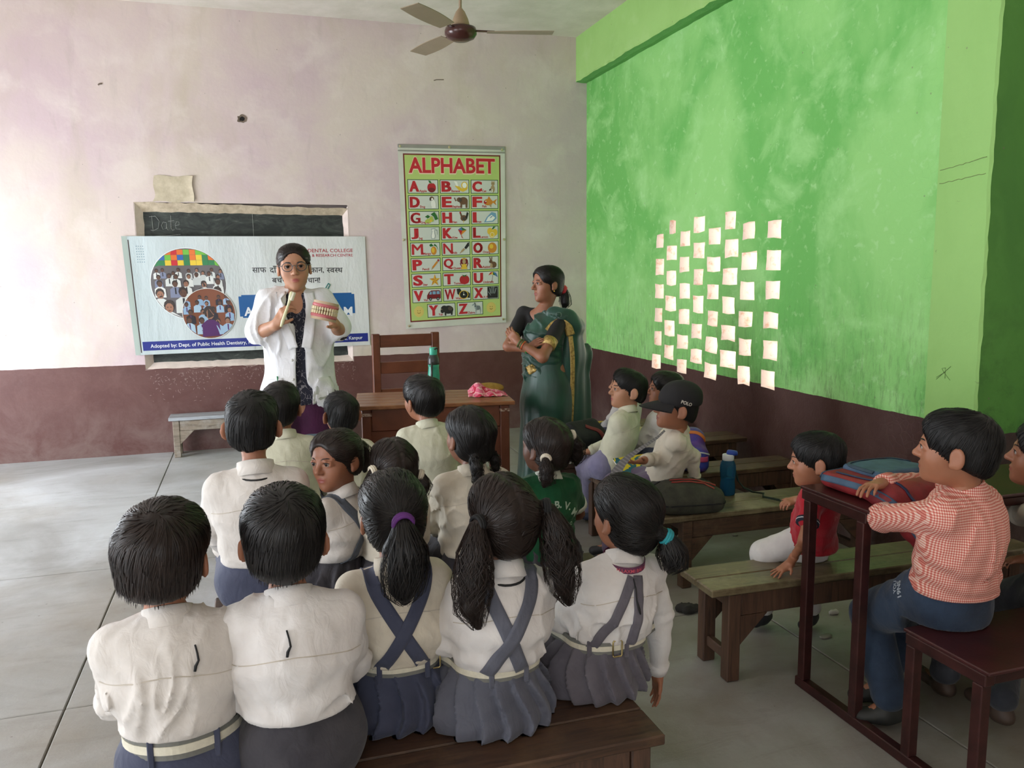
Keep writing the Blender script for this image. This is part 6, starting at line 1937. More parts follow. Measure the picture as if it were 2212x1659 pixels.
def print_on(bvh, mats, name, parent, items, origin, ex, ey, nd, lift=.0022):
    """printed lettering pressed onto cloth: items = (text, x, y, height, rot, bold, width)"""
    mb = MB()
    origin, ex, ey, nd = Vector(origin), Vector(ex), Vector(ey), Vector(nd)
    for (body, x, y, h, rot, bold, width) in items:
        ca, sa = math.cos(rot), math.sin(rot)
        def warp(a, b):
            q = origin + ex * (x + a * ca - b * sa) + ey * (y + a * sa + b * ca)
            hit = bvh.ray_cast(q - nd * .6, nd)
            if hit[0] is None: return q
            return hit[0] + hit[1] * lift
        put_text(mb, body, (0, 0, 0), (1, 0, 0), (0, 1, 0), h, bold, width, 'C', 0, warp)
    return mb.build(name, mats, parent)

# ---- nearest bench
kid('boy with thick brown hair in an untucked white shirt, leftmost of the nearest row', (352, 1205), -5.53, hip=(-3.285, -5.56), hs=1.10, skin='d', hair=('boy', 'b', dict(thick=.017)), shirt='w', tuck=.168, loose=True, seed=11, fold_amp=.011, n_str=1700,
    belt=dict(z=.145, tilt=-.004, h=.044, loops=(-.06, .07)), bottom=('trousers', M_navy), cord=dict(ring=False, hang=.050, x=.040), group=G1, wide=1.12, sv=.0062, hpitch=2, slim=1.08)
kid('boy with parted black hair and white shirt, second on the nearest bench', (614, 1163), -5.53, hip=(-3.04, -5.58), hs=1.08, skin='d', hair=('boy', 'k', dict(thick=.016)), shirt='bw', tuck=.160, loose=True, seed=12, fold_amp=.013, n_str=1700,
    bottom=('trousers', M_char), cord=dict(ring=False, hang=.050, x=-.022), group=G1, wide=1.12, sv=.0062, hpitch=3, slim=1.05, earout=14)
BELT = dict(z=.160, h=.036)
kid('girl with ponytail in a purple tie and crossed navy straps', (848, 1112), -5.41, hip=(-2.79, -5.39), hs=1.04, skin='d', seed=13, shirt='c', tuck=.160, n_str=1500, group=G1, sv=.0062, wide=1.0, hpitch=4,
    hair=('pony', 'k', dict(thick=.010, tails=[([(0, -.098, .030), (0, -.122, .024), (.002, -.134, -.03), (.0, -.132, -.085), (-.002, -.128, -.13), (0, -.122, -.165)], [.020, .018, .040, .043, .036, .014], 420)], ties=M_purp)),
    bottom=('skirt', M_navy), belt=dict(z=.160, h=.036, loops=(-.055, .062), buckle=.085), straps=dict(w=.034, m=M_navy, lo=.058, hi=.062))
kid('girl with two long dark pigtails and grey crossed straps', (1085, 1122), -5.49, hip=(-2.56, -5.49), hs=1.06, skin='d', seed=14, shirt='bw', tuck=.160, n_str=1500, group=G1, sv=.0062, wide=1.05, hpitch=4,
    hair=('pig', 'b', dict(thick=.009, part_line=True, curl=.55, tails=[([(-.062, -.050, .022), (-.086, -.058, .022), (-.100, -.075, -.04), (-.108, -.085, -.10), (-.112, -.092, -.155), (-.098, -.095, -.205)], [.016, .016, .034, .038, .032, .012], 330),
        ([(.062, -.050, .036), (.086, -.058, .038), (.102, -.075, -.02), (.112, -.085, -.085), (.120, -.092, -.145), (.135, -.092, -.195)], [.016, .016, .033, .036, .030, .010], 330)], ties=M_blk)),
    bottom=('skirt', M_grey), belt=dict(z=.160, h=.036, loops=(-.03, .062)), straps=dict(w=.036, m=M_grey, lo=.05, hi=.058), cord=dict(ring=True))
def extra_e(d):
    nb, k = d['neb'], d['k']
    r = .060 * k
    ring = [Vector(nb) + Vector((r * math.cos(a), r * 1.05 * math.sin(a), .010 + .012 * math.sin(a))) for a in [2 * math.pi * i / 28 for i in range(28)]]
    lb = band(d['e'], ring, .017, .0015, plain('maroon_lanyard', (104, 52, 84), .6), 'lanyard')
    mb = MB()
    def wr(x, y):
        a = -math.pi / 2 + x / r
        return Vector(nb) + Vector(((r + .0035) * math.cos(a), (r + .0035) * 1.05 * math.sin(a), .010 + .012 * math.sin(a) + y - .0045))
    put_text(mb, 'H LAXMI BAI I.C', (0, 0, 0), (1, 0, 0), (0, 1, 0), .009, .02, .085, 'C', 0, wr)
    mb.build('lanyard_lettering', plain('pink_lettering', (206, 84, 100), .6), lb)
    p = [back_pt(d['sb'], d['off'][0] * .7 + x * k, d['z'](.37) - q * k) + Vector((0, -.007, 0)) for x, q in ((.0, 0), (.004, .03), (.003, .06), (.009, .085), (.012, .10))]
    MB().tube(p, [.0018, .002, .002, .0035, .002], 6).build('cord_end', plain('black_cord', (24, 24, 26), .7), d['e'], smooth=True)
kid('girl with low side ponytail in a teal tie at the end of the nearest bench', (1353, 1113), -5.43, hip=(-2.245, -5.43), hs=1.02, skin='d', seed=15, shirt='bw', tuck=.160, n_str=1500, group=G1, sv=.0062, wide=1.06, hpitch=4,
    hair=('pony', 'k', dict(thick=.011, long_nape=.012, tails=[([(.030, -.094, -.022), (.048, -.104, -.034), (.062, -.114, -.068), (.066, -.112, -.100), (.058, -.106, -.130)], [.017, .016, .032, .033, .012], 300)], ties=M_teal)),
    bottom=('skirt', cloth('warm_grey_twill', (108, 104, 112), (88, 84, 92), .75)), belt=dict(z=.160, h=.036, loops=(-.06, .05), buckle=.018), straps=dict(w=.030, m=cloth('warm_grey_twill', (108, 104, 112)), lo=.058, hi=-.010),
    arms=dict(elR=at_y(1428, 1330, -5.40), wrR=at_y(1420, 1450, -5.36), hdR=(0, 0, -1.0), hnR=(-1, 0, 0)), hand_opts=dict(R=dict(curl=14, spread=4, side=-1)), extra=extra_e)

# ---- second bench
kid('boy with cropped hair and big ears, shirt tucked into navy trousers', (545, 918), -4.56, hip=(-3.10, -4.58), seat=.37, hs=1.06, skin='d', hair=('crop', 'n', dict(thick=.010)), shirt='w', tuck=.135, seed=21, bottom=('trousers', M_navy), cord=dict(ring=True), group=G2, earout=24, n_str=600, hv=.005,
    arms=dict(elL=at_y(462, 1130, -4.50), wrL=at_y(490, 1190, -4.36)))
kid('girl looking back over her shoulder with a short ponytail', (727, 992), -4.60, hip=(-2.86, -4.58), seat=.37, yaw=48, hyaw=84, hpitch=-2, hroll=4, hs=.98, skin='a', face=True, seed=22, shirt='w', tuck=.160, group=G2, n_str=700,
    hair=('pony', 'b', dict(thick=.009, tails=[([(0, -.090, .040), (0, -.112, .036), (.0, -.136, .005), (.0, -.142, -.04), (.0, -.136, -.075)], [.014, .013, .026, .026, .010], 140)], ties=M_wht)), bottom=('skirt', M_char), straps=dict(w=.034, m=cloth('slate_twill', (92, 98, 108)), lo=.058, hi=.055))
kid('girl with two bunches and a white centre parting, behind the purple tie', (850, 1012), -4.66, hip=(-2.68, -4.62), seat=.37, hs=1.0, skin='a', seed=23, shirt='c', tuck=.160, group=G2, n_str=700, bottom=('skirt', M_char), straps=dict(m=M_char),
    hair=('pig', 'b', dict(thick=.008, part_line=True, curl=.5, tails=[([(-.060, -.045, .020), (-.084, -.050, .016), (-.095, -.06, -.04), (-.10, -.065, -.09), (-.105, -.065, -.125)], [.014, .013, .028, .028, .010], 170), ([(.058, -.045, -.010), (.080, -.050, -.016), (.088, -.06, -.05), (.088, -.06, -.085)], [.014, .013, .024, .012], 120)], ties=M_wht)))
kid('girl with two plaits tied in green, cream shirt', (1015, 943), -4.58, hip=(-2.37, -4.56), seat=.37, hs=1.04, skin='a', seed=24, shirt='c', tuck=.10, group=G2, n_str=700, bottom=('skirt', M_char),
    hair=('pig', 'k', dict(thick=.010, long_nape=.006, part_line=True, curl=1.2, tails=[([(-.030, -.088, -.050), (-.034, -.108, -.072), (-.032, -.112, -.098), (-.030, -.116, -.120), (-.028, -.118, -.140), (-.034, -.116, -.175), (-.040, -.112, -.200)], [.020, .022, .018, .019, .010, .018, .006], 160),
        ([(.055, -.060, -.050), (.064, -.066, -.078), (.068, -.066, -.105), (.072, -.06, -.135)], [.018, .019, .016, .008], 90)])),
    extra=lambda d: tie_band(d['e'], d['hc'] + d['M'] @ (np.array((-.0285, -.1175, -.138)) * d['hs']), (0, .1, 1), .0115, M_grn),
    arms=dict(elL=at_y(940, 1130, -4.50)))
def extra_green(d):
    k, z = d['k'], d['z']
    o = (d['off'][0] * .5, 0, z(.235))
    items = [(c, x * k, y * k, .030 * k, r, .03, None) for c, x, y, r in (('P.', -.035, .052, .18), ('B.', .012, .057, .0), ('V.', .052, .045, -.35), ('M', .085, .012, -.75))] + [('ॐ', -.020, .006, .030 * k, 0, .02, None), ('HAULA - UNNAO', .022 * k, -.030 * k, .016 * k, 0.02, .02, .125 * k)]
    print_on(d['sb'], plain('pale_green_ink', (176, 196, 176), .8), 'back_print', d['shirt'], items, o, (1, 0, 0), (0, 0, 1), (0, 1, 0))
    for s_ in 'LR':
        a, b = d['J']['sh' + s_], d['J']['el' + s_]
        MB().tube([a * .42 + b * .58, a * .30 + b * .70], .0505 * k, 16).build('sleeve_band', plain('white_rib', (206, 210, 196), .8), d['shirt'], smooth=True)
kid('girl in a dark green printed T-shirt with two bunches', (1180, 965), -4.58, hip=(-2.085, -4.56), seat=.37, hs=1.02, skin='b', seed=25, shirt_m=cloth('bottle_green_jersey', (24, 84, 48), (16, 66, 38), .9), sleeve='short', tuck=.06, group=G2, n_str=700, bottom=('skirt', M_char), yoke=False,
    hair=('pig', 'b', dict(thick=.010, part_line=True, curl=.9, tails=[([(-.050, -.055, -.010), (-.066, -.068, -.016), (-.070, -.082, -.05), (-.075, -.088, -.085), (-.085, -.085, -.11)], [.014, .013, .026, .026, .010], 150), ([(.050, -.045, .045), (.074, -.054, .046), (.092, -.06, .01), (.098, -.06, -.035), (.105, -.055, -.07)], [.014, .013, .028, .028, .010], 170)], ties=M_wht)),
    arms=dict(elR=at_y(1250, 1110, -4.52), elL=at_y(1105, 1110, -4.5)), extra=extra_green, collar=plain('white_rib', (206, 210, 196), .8))

# ---- front bench
kid('boy with wavy black hair and cream shirt below the woman in the white coat', (606, 880), -3.66, hip=(-2.96, -3.68), hs=1.04, skin='d', hair=('boy', 'k', dict(thick=.012)), shirt='g', seed=31, bottom=('trousers', M_navy), group=G3, n_str=500)
kid('small boy with close-cropped hair, middle of the front bench', (737, 894), -3.62, hip=(-2.70, -3.64), hs=.98, skin='d', hair=('crop', 'n', dict(thick=.008)), shirt='g', seed=32, bottom=('trousers', M_navy), group=G3, n_str=400, earout=20, collar=plain('pinkish_collar', (206, 196, 186), .8))
kid('boy leaning sideways with tousled hair in front of the desk', (914, 862), -3.60, hip=(-2.30, -3.62), hs=1.08, skin='d', hair=('boy', 'k', dict(thick=.012)), shirt='g', seed=33, bottom=('trousers', M_navy), group=G3, n_str=500, hroll=-6, hyaw=26, wide=1.1, yoke=False)

# ---- pupils along the green wall
kid('boy with cropped hair and lilac trousers in left profile', (1357, 842), -3.33, hip=(-1.265, -3.34), seat=.36, yaw=42, hs=1.02, skin='c', face=True, hair=('crop', 'n', dict(thick=.007)), shirt='g', seed=41, bottom=('trousers', cloth('lilac_cotton', (146, 142, 172), (126, 122, 152))), group=G4, n_str=450, hyaw=40,
    legs=dict(knL=at_y(1278, 1016, -3.22), knR=at_y(1266, 1008, -3.12), anL=at_z(1274, 1100, .085), anR=at_z(1262, 1085, .085), toL=at_z(1262, 1114, .035), toR=at_z(1250, 1098, .035)), shoes=M_shoen, arms=dict(elL=at_y(1322, 965, -3.36), wrL=at_y(1318, 1002, -3.26)))
kid('boy half hidden behind the boy with lilac trousers', (1352, 832), -2.72, hip=(-0.87, -2.73), seat=.40, yaw=30, hs=1.0, skin='c', hair=('crop', 'k', dict(thick=.010)), shirt='bw', seed=42, group=G4, n_str=300, bottom=('trousers', M_navy), hyaw=40)
kid('girl with black bobbed hair behind the boy with the cap', (1438, 842), -3.26, hip=(-0.98, -3.30), seat=.36, yaw=30, hs=1.0, skin='d', face=True, hair=('loose', 'k', dict(thick=.012, long_nape=.02)), shirt='bw', seed=43, group=G4, n_str=350, bottom=('skirt', M_navy), hyaw=42)
def extra_cap(d):
    e, hc, M, hs = d['e'], d['hc'], d['M'], d['hs']
    P = lambda x, y, z: hc + M @ (np.array([x, y, z]) * hs)
    pr = [ell(P(0, -.012, .040), np.array([.086, .102, .076]) * hs, M, .01), ell(P(0, -.02, .075), np.array([.070, .085, .052]) * hs, M, .03)]
    nz = M @ np.array([0, -.10, -1.0]); nz /= np.linalg.norm(nz)
    pr.append(half(nz, float(nz @ P(0, 0, .012)), .004))
    V, Q = sdf_mesh(pr, .006)
    cm = plain('black_cap_cotton', (30, 28, 30), .85, scale=30)
    co_ = raw_obj('cap', V, Q, cm, e)
    cb = bvh_of(V, Q)
    vs = []; n = 16; m = 8
    for lay in (0, 1):
        for i in range(n + 1):
            a = R_(20 + 140 * i / n)
            for j in range(m + 1):
                u = j / m
                x = (.080 + .012 * u) * math.cos(a); y = (.082 + u * (.095 * math.sin(a) ** .8)) * math.sin(a) if True else 0
                zz = .020 - .030 * u ** 1.4 - .35 * x * x / .08 * .25 + lay * .004
                vs.append(P(x, y, zz))
    st = (n + 1) * (m + 1)
    fs = []
    for i in range(n):
        for j in range(m):
            a0 = i * (m + 1) + j; b0 = a0 + m + 1
            fs += [(a0, a0 + 1, b0 + 1, b0), (st + a0, st + b0, st + b0 + 1, st + a0 + 1)]
        fs.append((i * (m + 1) + m, (i + 1) * (m + 1) + m, st + (i + 1) * (m + 1) + m, st + i * (m + 1) + m)) 
    MB().add(vs, fs).build('visor', cm, co_, smooth=True)
    MB().lathe([(.006, 0), (.005, .004), (0, .006)], 10, Vector(P(0, -.018, .126)), Matrix(M.tolist())).build('cap_button', cm, co_, smooth=True)
    ex = Vector(M @ np.array([0, -1, -.12])); ey = Vector(M @ np.array([0, -.12, 1])); nd = Vector(M @ np.array([1, 0, 0]))
    print_on(cb, plain('white_embroidery', (214, 208, 196), .8), 'cap_lettering', co_, [('POLO', 0, 0, .015, -.1, .03, .052)], P(-.09, -.02, .028), ex, ey, nd)
    # loose striped tie carried to the left
    t = NT('striped_grey_tie'); s = t.sep(t.coord('Object')); 
    w_ = t.n('ShaderNodeTexWave'); w_.inputs['Scale'].default_value = 22; w_.inputs['Distortion'].default_value = 0; t.l(t.mapping(t.coord('Object'), (1, 1, 1), rot=(.4, .6, .8)), w_.inputs['Vector'])
    t.set(Base_Color=t.ramp(w_.outputs['Fac'], [(.55, lin((116, 114, 118))), (.68, lin((142, 140, 142)))]), Roughness=.6)
    W = d['W']
    pts = [W(at_y(px, py, yy)) for px, py, yy in ((1436, 930, -4.06), (1420, 945, -4.08), (1390, 965, -4.10), (1360, 985, -4.10), (1345, 1000, -4.10), (1330, 1022, -4.10), (1318, 1040, -4.10))]
    wd = [.010, .012, .016, .022, .034, .044, .030]
    vs = []
    for i, p in enumerate(pts):
        tdir = pts[min(i + 1, 6)] - pts[max(i - 1, 0)]; n_ = W(at_y(1400, 970, -4.5)) - W(at_y(1400, 970, -4.1)); b_ = np.cross(tdir, n_); b_ /= np.linalg.norm(b_); n_ = n_ / np.linalg.norm(n_)
        for s1, s2 in ((-1, 0), (1, 0), (1, .004), (-1, .004)): vs.append(p + b_ * wd[i] * s1 * .5 + n_ * s2)
    fs = [(i * 4 + k_, i * 4 + (k_ + 1) % 4, (i + 1) * 4 + (k_ + 1) % 4, (i + 1) * 4 + k_) for i in range(6) for k_ in range(4)] + [(3, 2, 1, 0), (24, 25, 26, 27)]
    MB().add(vs, fs).build('necktie', t.m, e)
    for q in range(4):
        p = ray_pt(d['sb'], (.004, .6, d['z'](.33 - .065 * q)), (0, -1, 0))
        if p is not None: MB().lathe([(.005, 0), (.005, .002), (0, .003)], 10, p, Matrix.Rotation(R_(-90), 3, 'X')).build('button', plain('shirt_button', (214, 206, 188), .4), d['shirt'], smooth=True)
kid('boy in a black baseball cap with a loose tie, hand held out', (1462, 880), -3.96, hip=(-1.19, -3.78), seat=.355, yaw=66, hyaw=8, hs=1.02, skin='d', face=True, hair=('crop', 'n', dict(thick=.006)), shirt='c', tuck=.03, seed=44, group=G4, n_str=60, bottom=('trousers', cloth('plum_grey_cotton', (104, 90, 112), (86, 74, 96))),
    legs=dict(knL=(-.07, .22, .40), knR=(.07, .22, .40), anL=(-.07, .24, .09), anR=(.07, .24, .09), toL=(-.07, .33, .04), toR=(.07, .33, .04)), shoes=M_shoe,
    arms=dict(elL=at_y(1496, 985, -3.93), wrL=at_y(1500, 1035, -3.90), hdL=(0, .2, -1), hnL=(1, 0, 0), elR=at_y(1446, 990, -3.82), wrR=at_y(1392, 994, -3.98), hdR=at_y(1340, 1006, -4.0) - at_y(1392, 994, -3.98), hnR=(0, .6, .8)),
    hand_opts=dict(R=dict(curl=16, spread=16, side=-1, thumb=(.5, .85, .1)), L=dict(curl=10, spread=4)), extra=extra_cap)

def extra_red(d):
    k, z = d['k'], d['z']
    yw = R_(38)
    print_on(d['sb'], plain('faded_pink_ink', (196, 96, 92), .8), 'back_print', d['shirt'], [('INFL', -.02 * k, .03 * k, .022 * k, .25, .02, None), ('PUTHA', .04 * k, -.005 * k, .016 * k, .12, .02, None)], (d['off'][0] * .5, 0, z(.22)), (1, 0, 0), (0, 0, 1), (0, 1, 0))
    for s_ in 'LR':
        a, b = d['J']['sh' + s_], d['J']['el' + s_]
        MB().tube([a * .47 + b * .53, a * .36 + b * .64], .0508 * k, 16).build('sleeve_band', plain('navy_rib', (28, 32, 50), .8), d['shirt'], smooth=True)
        MB().tube([a * .42 + b * .58, a * .405 + b * .595], .0520 * k, 16).build('sleeve_stripe', plain('white_rib2', (214, 214, 214), .8), d['shirt'], smooth=True)
hr = at_z(1764, 1216, .36)
kid('small boy in a red polo shirt and white trousers on the olive-topped bench', (1764, 993), -4.90, hip=(hr.x + .02, hr.y + .06), seat=.36, yaw=34, hyaw=20, hpitch=-6, hs=.97, skin='d', face=True, hair=('boy', 'n', dict(thick=.011)), shirt_m=cloth('red_jersey', (176, 30, 44), (150, 24, 38), .85), sleeve='short', tuck=.05, seed=45, group=G4, n_str=800, yoke=False,
    bottom=('trousers', cloth('white_twill', (212, 208, 204), (190, 186, 184))), collar=plain('navy_rib', (28, 32, 50), .8), shoes=M_shoe,
    legs=dict(knL=at_y(1650, 1195, -4.72), knR=at_y(1705, 1180, -4.62), anL=at_z(1650, 1318, .075), anR=at_z(1752, 1320, .075), toL=at_z(1632, 1345, .035), toR=at_z(1735, 1350, .035)),
    arms=dict(elL=at_y(1738, 1165, -4.99), wrL=at_z(1706, 1218, .395), hdL=at_z(1672, 1240, .368) - at_z(1706, 1218, .395), hnL=(0, 0, -1), elR=at_y(1748, 1075, -4.76), wrR=at_y(1722, 1080, -4.66), hdR=(-.85, .5, -.1), hnR=(0.3, .2, -1)),
    hand_opts=dict(L=dict(curl=5, spread=20, side=1, thumb=(.55, .8, .1)), R=dict(curl=42, spread=3, side=-1)), extra=extra_red)
t = NT('pink_gingham')
s_ = t.sep(t.coord('Object'))
def stripe(v, f): return t.math('GREATER_THAN', t.math('FRACT', t.math('MULTIPLY', v, f)), .5)
a_ = stripe(t.math('SUBTRACT', s_[0], t.math('MULTIPLY', s_[1], .9)), 135.0); b_ = stripe(s_[2], 135.0)
col = t.ramp(t.math('MULTIPLY', t.math('ADD', a_, b_), .5), [(.2, lin((232, 206, 192))), (.5, lin((218, 142, 126))), (.9, lin((188, 88, 78)))])
t.set(Base_Color=col, Roughness=.85); t.bump(t.noise(t.coord('Object'), 8, 3, .5, .8), .35, .016)
M_ging = t.m
def extra_pink(d):
    J = d['J']
    tie_band(d['e'], J['wrR'] * .93 + J['elR'] * .07, J['wrR'] - J['elR'], .021 * d['k'], plain('red_thread', (206, 70, 52), .7), 'wrist_thread', .0025, 2)
    kn, hp_ = J['knL'], J['hipL']
    ex = Vector(hp_ - kn).normalized(); nd = Vector((.85, .1, -.5)).normalized(); ey = nd.cross(ex).normalized()
    if ey.z < 0: ey = -ey
    c = Vector(kn * .42 + hp_ * .58)
    print_on(bvh_of(np.array([v.co[:] for v in d['bottom'].data.vertices]), [tuple(p.vertices) for p in d['bottom'].data.polygons]), plain('white_denim_ink', (176, 186, 196), .8), 'thigh_print', d['bottom'],
             [('YOU', 0, .030, .014, R_(90), .02, None), ('19NS', .022, .020, .018, R_(90), .03, None)], c - nd * .0, ex, ey, nd)
hpk = at_z(2085, 1352, .423)
kid('boy in a pink gingham shirt and jeans on the steel bench', (2066, 970), -5.60, hip=(hpk.x + .01, hpk.y + .06), seat=.423, yaw=22, hyaw=17, hpitch=2, hs=1.03, skin='d', face=True, hair=('crop', 'n', dict(thick=.013)), shirt_m=M_ging, tuck=.10, seed=46, group=G4, n_str=1100, sv=.0066, wide=1.12, slim=1.1, yoke=False,
    bottom=('jeans', cloth('blue_denim', (50, 66, 88), (34, 46, 64), .8)), shoes=plain('black_velcro_shoe', (40, 42, 40), .6),
    legs=dict(knL=at_y(1880, 1325, -5.24), knR=at_y(1960, 1350, -5.14), anL=at_z(1918, 1515, .09), anR=at_z(1905, 1470, .09), toL=at_z(1862, 1545, .035), toR=at_z(1850, 1500, .035)),
    arms=dict(elL=at_y(1905, 1118, -5.36), wrL=at_y(1962, 1068, -5.22), hdL=(1, .3, .1), hnL=(0, 0, -1), elR=at_y(2000, 1045, -5.20), wrR=at_y(1905, 1046, -5.30), hdR=at_y(1838, 1058, -5.36) - at_y(1905, 1046, -5.30), hnR=(0.1, -.1, -1)),
    hand_opts=dict(R=dict(curl=24, spread=9, side=-1, thumb=(.7, .6, .35)), L=dict(curl=24, side=1)), extra=extra_pink)
kid('pupil in a cream shirt cut off by the right edge of the frame', (2262, 985), -5.52, hip=(-0.72, -5.60), seat=.423, yaw=24, hyaw=16, hs=1.03, skin='a', face=True, hair=('boy', 'n', dict(thick=.013)), shirt='c', seed=47, group=G4, n_str=300, bottom=('trousers', cloth('dark_grey_twill', (60, 62, 68), (46, 48, 54))), shoes=M_sand,
    legs=dict(anL=at_z(2165, 1520, .085), anR=at_z(2040, 1462, .085), toL=at_z(2100, 1500, .035), toR=at_z(1985, 1448, .035), knL=at_y(2175, 1340, -5.2), knR=at_y(2060, 1330, -5.12)),
    arms=dict(elL=at_y(2205, 1110, -5.30), wrL=at_y(2235, 1090, -5.2)))

# ------------------------------------------------------------------ the two women
def frame_of(loc, yaw):
    Rz = np.array(Matrix.Rotation(R_(yaw), 3, 'Z')); L = np.array([loc[0], loc[1], 0.0])
    return lambda p: Rz.T @ (np.array(tuple(p), float) - L)

def woman_coat():
    loc, yaw = (-2.875, -2.86), 178
    e = empty('person', (*loc, 0), R_(yaw)); tag(e, 'woman in a white coat and glasses holding up a toothbrush', 'person', 'teachers')
    W = frame_of(loc, yaw)
    hc = W(at_y(635, 575, -2.90)); hs = 1.14; M = rotm(.01, -3, 3)
    g = lambda px, py, Y: W(at_y(px, py, Y))
    shR, shL = g(580, 652, -2.86), g(694, 648, -2.86)
    elR, wrR = g(556, 722, -2.90), g(598, 700, -3.06)
    elL, wrL = g(733, 715, -2.92), g(724, 702, -3.05)
    hdR, hdL = g(612, 672, -3.09) - wrR, g(712, 678, -3.10) - wrL
    nz = shR[2]; cx = (shR[0] + shL[0]) / 2
    neb = np.array([cx, -.005, nz + .035]); che = np.array([cx, -.01, nz - .13]); wai = np.array([cx, 0, nz - .33]); pel = np.array([cx, 0, nz - .50])
    sk = [cap(pel, wai, .15, .13, .03, (1, .75, 1)), cap(wai, che, .13, .15, .03, (1, .72, 1)), cap(che, neb, .14, .06, .04, (1, .7, 1)), cap(shR, shL, .048, k=.03), cap(neb + [0, 0, -.02], hc + M @ np.array([0, -.025, -.055]) * hs, .050, .049, .02, part='n')]
    hop = dict(R=dict(curl=46, spread=2, thumb=(.75, .35, .75)), L=dict(curl=30, spread=6, thumb=(.55, .6, .6)))
    hn = dict(R=np.array([-.75, -.25, .0]) , L=np.array([.55, .55, .55]))
    sides = dict(R=-1, L=1)
    for s_, sh, el_, wr, hd in (('R', shR, elR, wrR, hdR), ('L', shL, elL, wrL, hdL)):
        sk += [cap(sh, el_, .050, .044, .02), cap(el_, wr, .043, .026, .02), cap(el_ * .3 + wr * .7, wr, .030, .026, .012, part='hand' + s_)]
        h_, tips = hand_prims(wr, hd, hn[s_], sides[s_], .92, part='hand' + s_, **hop[s_]); sk += h_
    for sx in (-1, 1): sk += [cap((cx + sx * .08, 0, pel[2]), (cx + sx * .09, 0, .48), .085, .058), cap((cx + sx * .09, 0, .48), (cx + sx * .09, -.02, .08), .056, .038), cap((cx + sx * .09, -.03, .05), (cx + sx * .10, .14, .03), .035, .028)]
    sk += head_prims(hc, M, hs, 1.2, .75, earout=-20)
    skin_mesh(e, sk, SKIN['c'], .0034, None, hc, M, hs, handv=.0032, age=.75)
    face_bits(e, hc, M, hs, HAIR['b'], age=.75)
    hair_on(e, 'pony', hc, M, hs, HAIR['b'], 61, n_str=900, vox=.0048, thick=.006, hairline=-.004, tails=[([hc + M @ np.array(p) * hs for p in ((0, -.095, .0), (0, -.12, -.005), (0, -.125, -.05), (0, -.12, -.10))], [.03, .03, .03, .012], 60)])
    # kurta
    fo = folds(62, .006, 20, broad=.006)
    kp = [cap(pel, wai, .165, .145, .03, (1, .76, 1)), cap(wai, che, .145, .160, .03, (1, .73, 1)), cap(che, neb - [0, 0, .06], .152, .075, .05, (1, .72, 1)), cap((cx, 0, pel[2]), (cx, 0, .60), .165, .20, .04, (1, .72, 1)), cap(shR, shL, .058, k=.03), half((0, 0, -1), -.80, .004),
          ell((cx, .13, neb[2] - .02), (.055, .09, .085), k=.02, op='s')]
    for sh, el_ in ((shR, elR), (shL, elL)): kp.append(cap(sh, sh * .02 + el_ * .98, .062, .057, .02))
    t = NT('indigo_block_print'); co = t.coord('Object')
    vo = t.n('ShaderNodeTexVoronoi', feature='DISTANCE_TO_EDGE'); vo.inputs['Scale'].default_value = 34; t.l(t.mapping(co, (1.4, 1.4, 1)), vo.inputs['Vector'])
    nz_ = t.noise(co, 60, 2, .5)
    f = t.math('MULTIPLY', t.math('LESS_THAN', vo.outputs[0], .05), t.math('GREATER_THAN', nz_, .48))
    t.set(Base_Color=t.mix(t.math('MULTIPLY', f, .6), lin((30, 30, 46)), lin((150, 146, 150))), Roughness=.85)
    V, Q = sdf_mesh(kp, .009, disp=fo); raw_obj('kurta', V, Q, t.m, e)
    # white coat, open in front
    M_coat = cloth('white_coat_cotton', (236, 236, 238), (222, 222, 226), .8)
    fo = folds(63, .022, 15, (1.3, 1.3, .45), .012)
    cp = [cap(pel, wai, .188, .172, .03, (1, .78, 1)), cap(wai, che, .172, .186, .03, (1, .76, 1)), cap(che, neb - [0, 0, .07], .176, .085, .05, (1, .74, 1)), cap((cx, 0, pel[2]), (cx, 0, .70), .185, .235, .05, (1, .74, 1)), cap(shR + [0, 0, -.005], shL + [0, 0, -.005], .060, k=.05),
          ell((cx, .14, neb[2] + .0), (.062, .12, .16), k=.02, op='s'), rbox((cx - .012, .3, .95), (.030, .28, .40), .01, k=.012, op='s'), rbox((cx - .012, .3, .75), (.048, .28, .14), .01, k=.03, op='s')]
    hem = W(at_y(640, 862, -2.86))[2]
    cp.append(half((0, 0, -1), -hem, .004))
    for sh, el_ in ((shR, elR), (shL, elL)): cp.append(cap(sh, sh * .10 + el_ * .90, .066, .072, .03))
    V, Q = sdf_mesh(cp, .0075, disp=fo)
    coat = raw_obj('white_coat', V, Q, M_coat, e)
    cb = bvh_of(V, Q)
    def fr(x, z_): 
        p = ray_pt(cb, (x, .8, z_), (0, -1, 0)); return p if p is not None else Vector((x, .15, z_))
    for sx in (-1, 1):
        lay_strip(cb, [fr(cx + sx * .070, nz + .045), fr(cx + sx * .078, nz - .02), fr(cx + sx * .072, nz - .09), fr(cx + sx * .050 - .01, nz - .17), fr(cx + sx * .032 - .012, nz - .24)], .052, .004, .003, 24).build('lapel', M_coat, coat, smooth=True)
        lay_strip(cb, [fr(cx + sx * .125, nz - .40), fr(cx + sx * .128, nz - .47), fr(cx + sx * .130, nz - .535)], .105, .004, .002, 12).build('pocket', M_coat, coat, smooth=True)
    for i in range(3):
        p = fr(cx + .030, nz - .30 - .1 * i)
        MB().lathe([(.0075, 0), (.007, .003), (0, .004)], 12, p, Matrix.Rotation(R_(-90), 3, 'X')).build('button', plain('coat_button', (222, 220, 216), .3), coat, smooth=True)
    p = fr(cx + .105, nz - .405) + Vector((0, .006, 0))
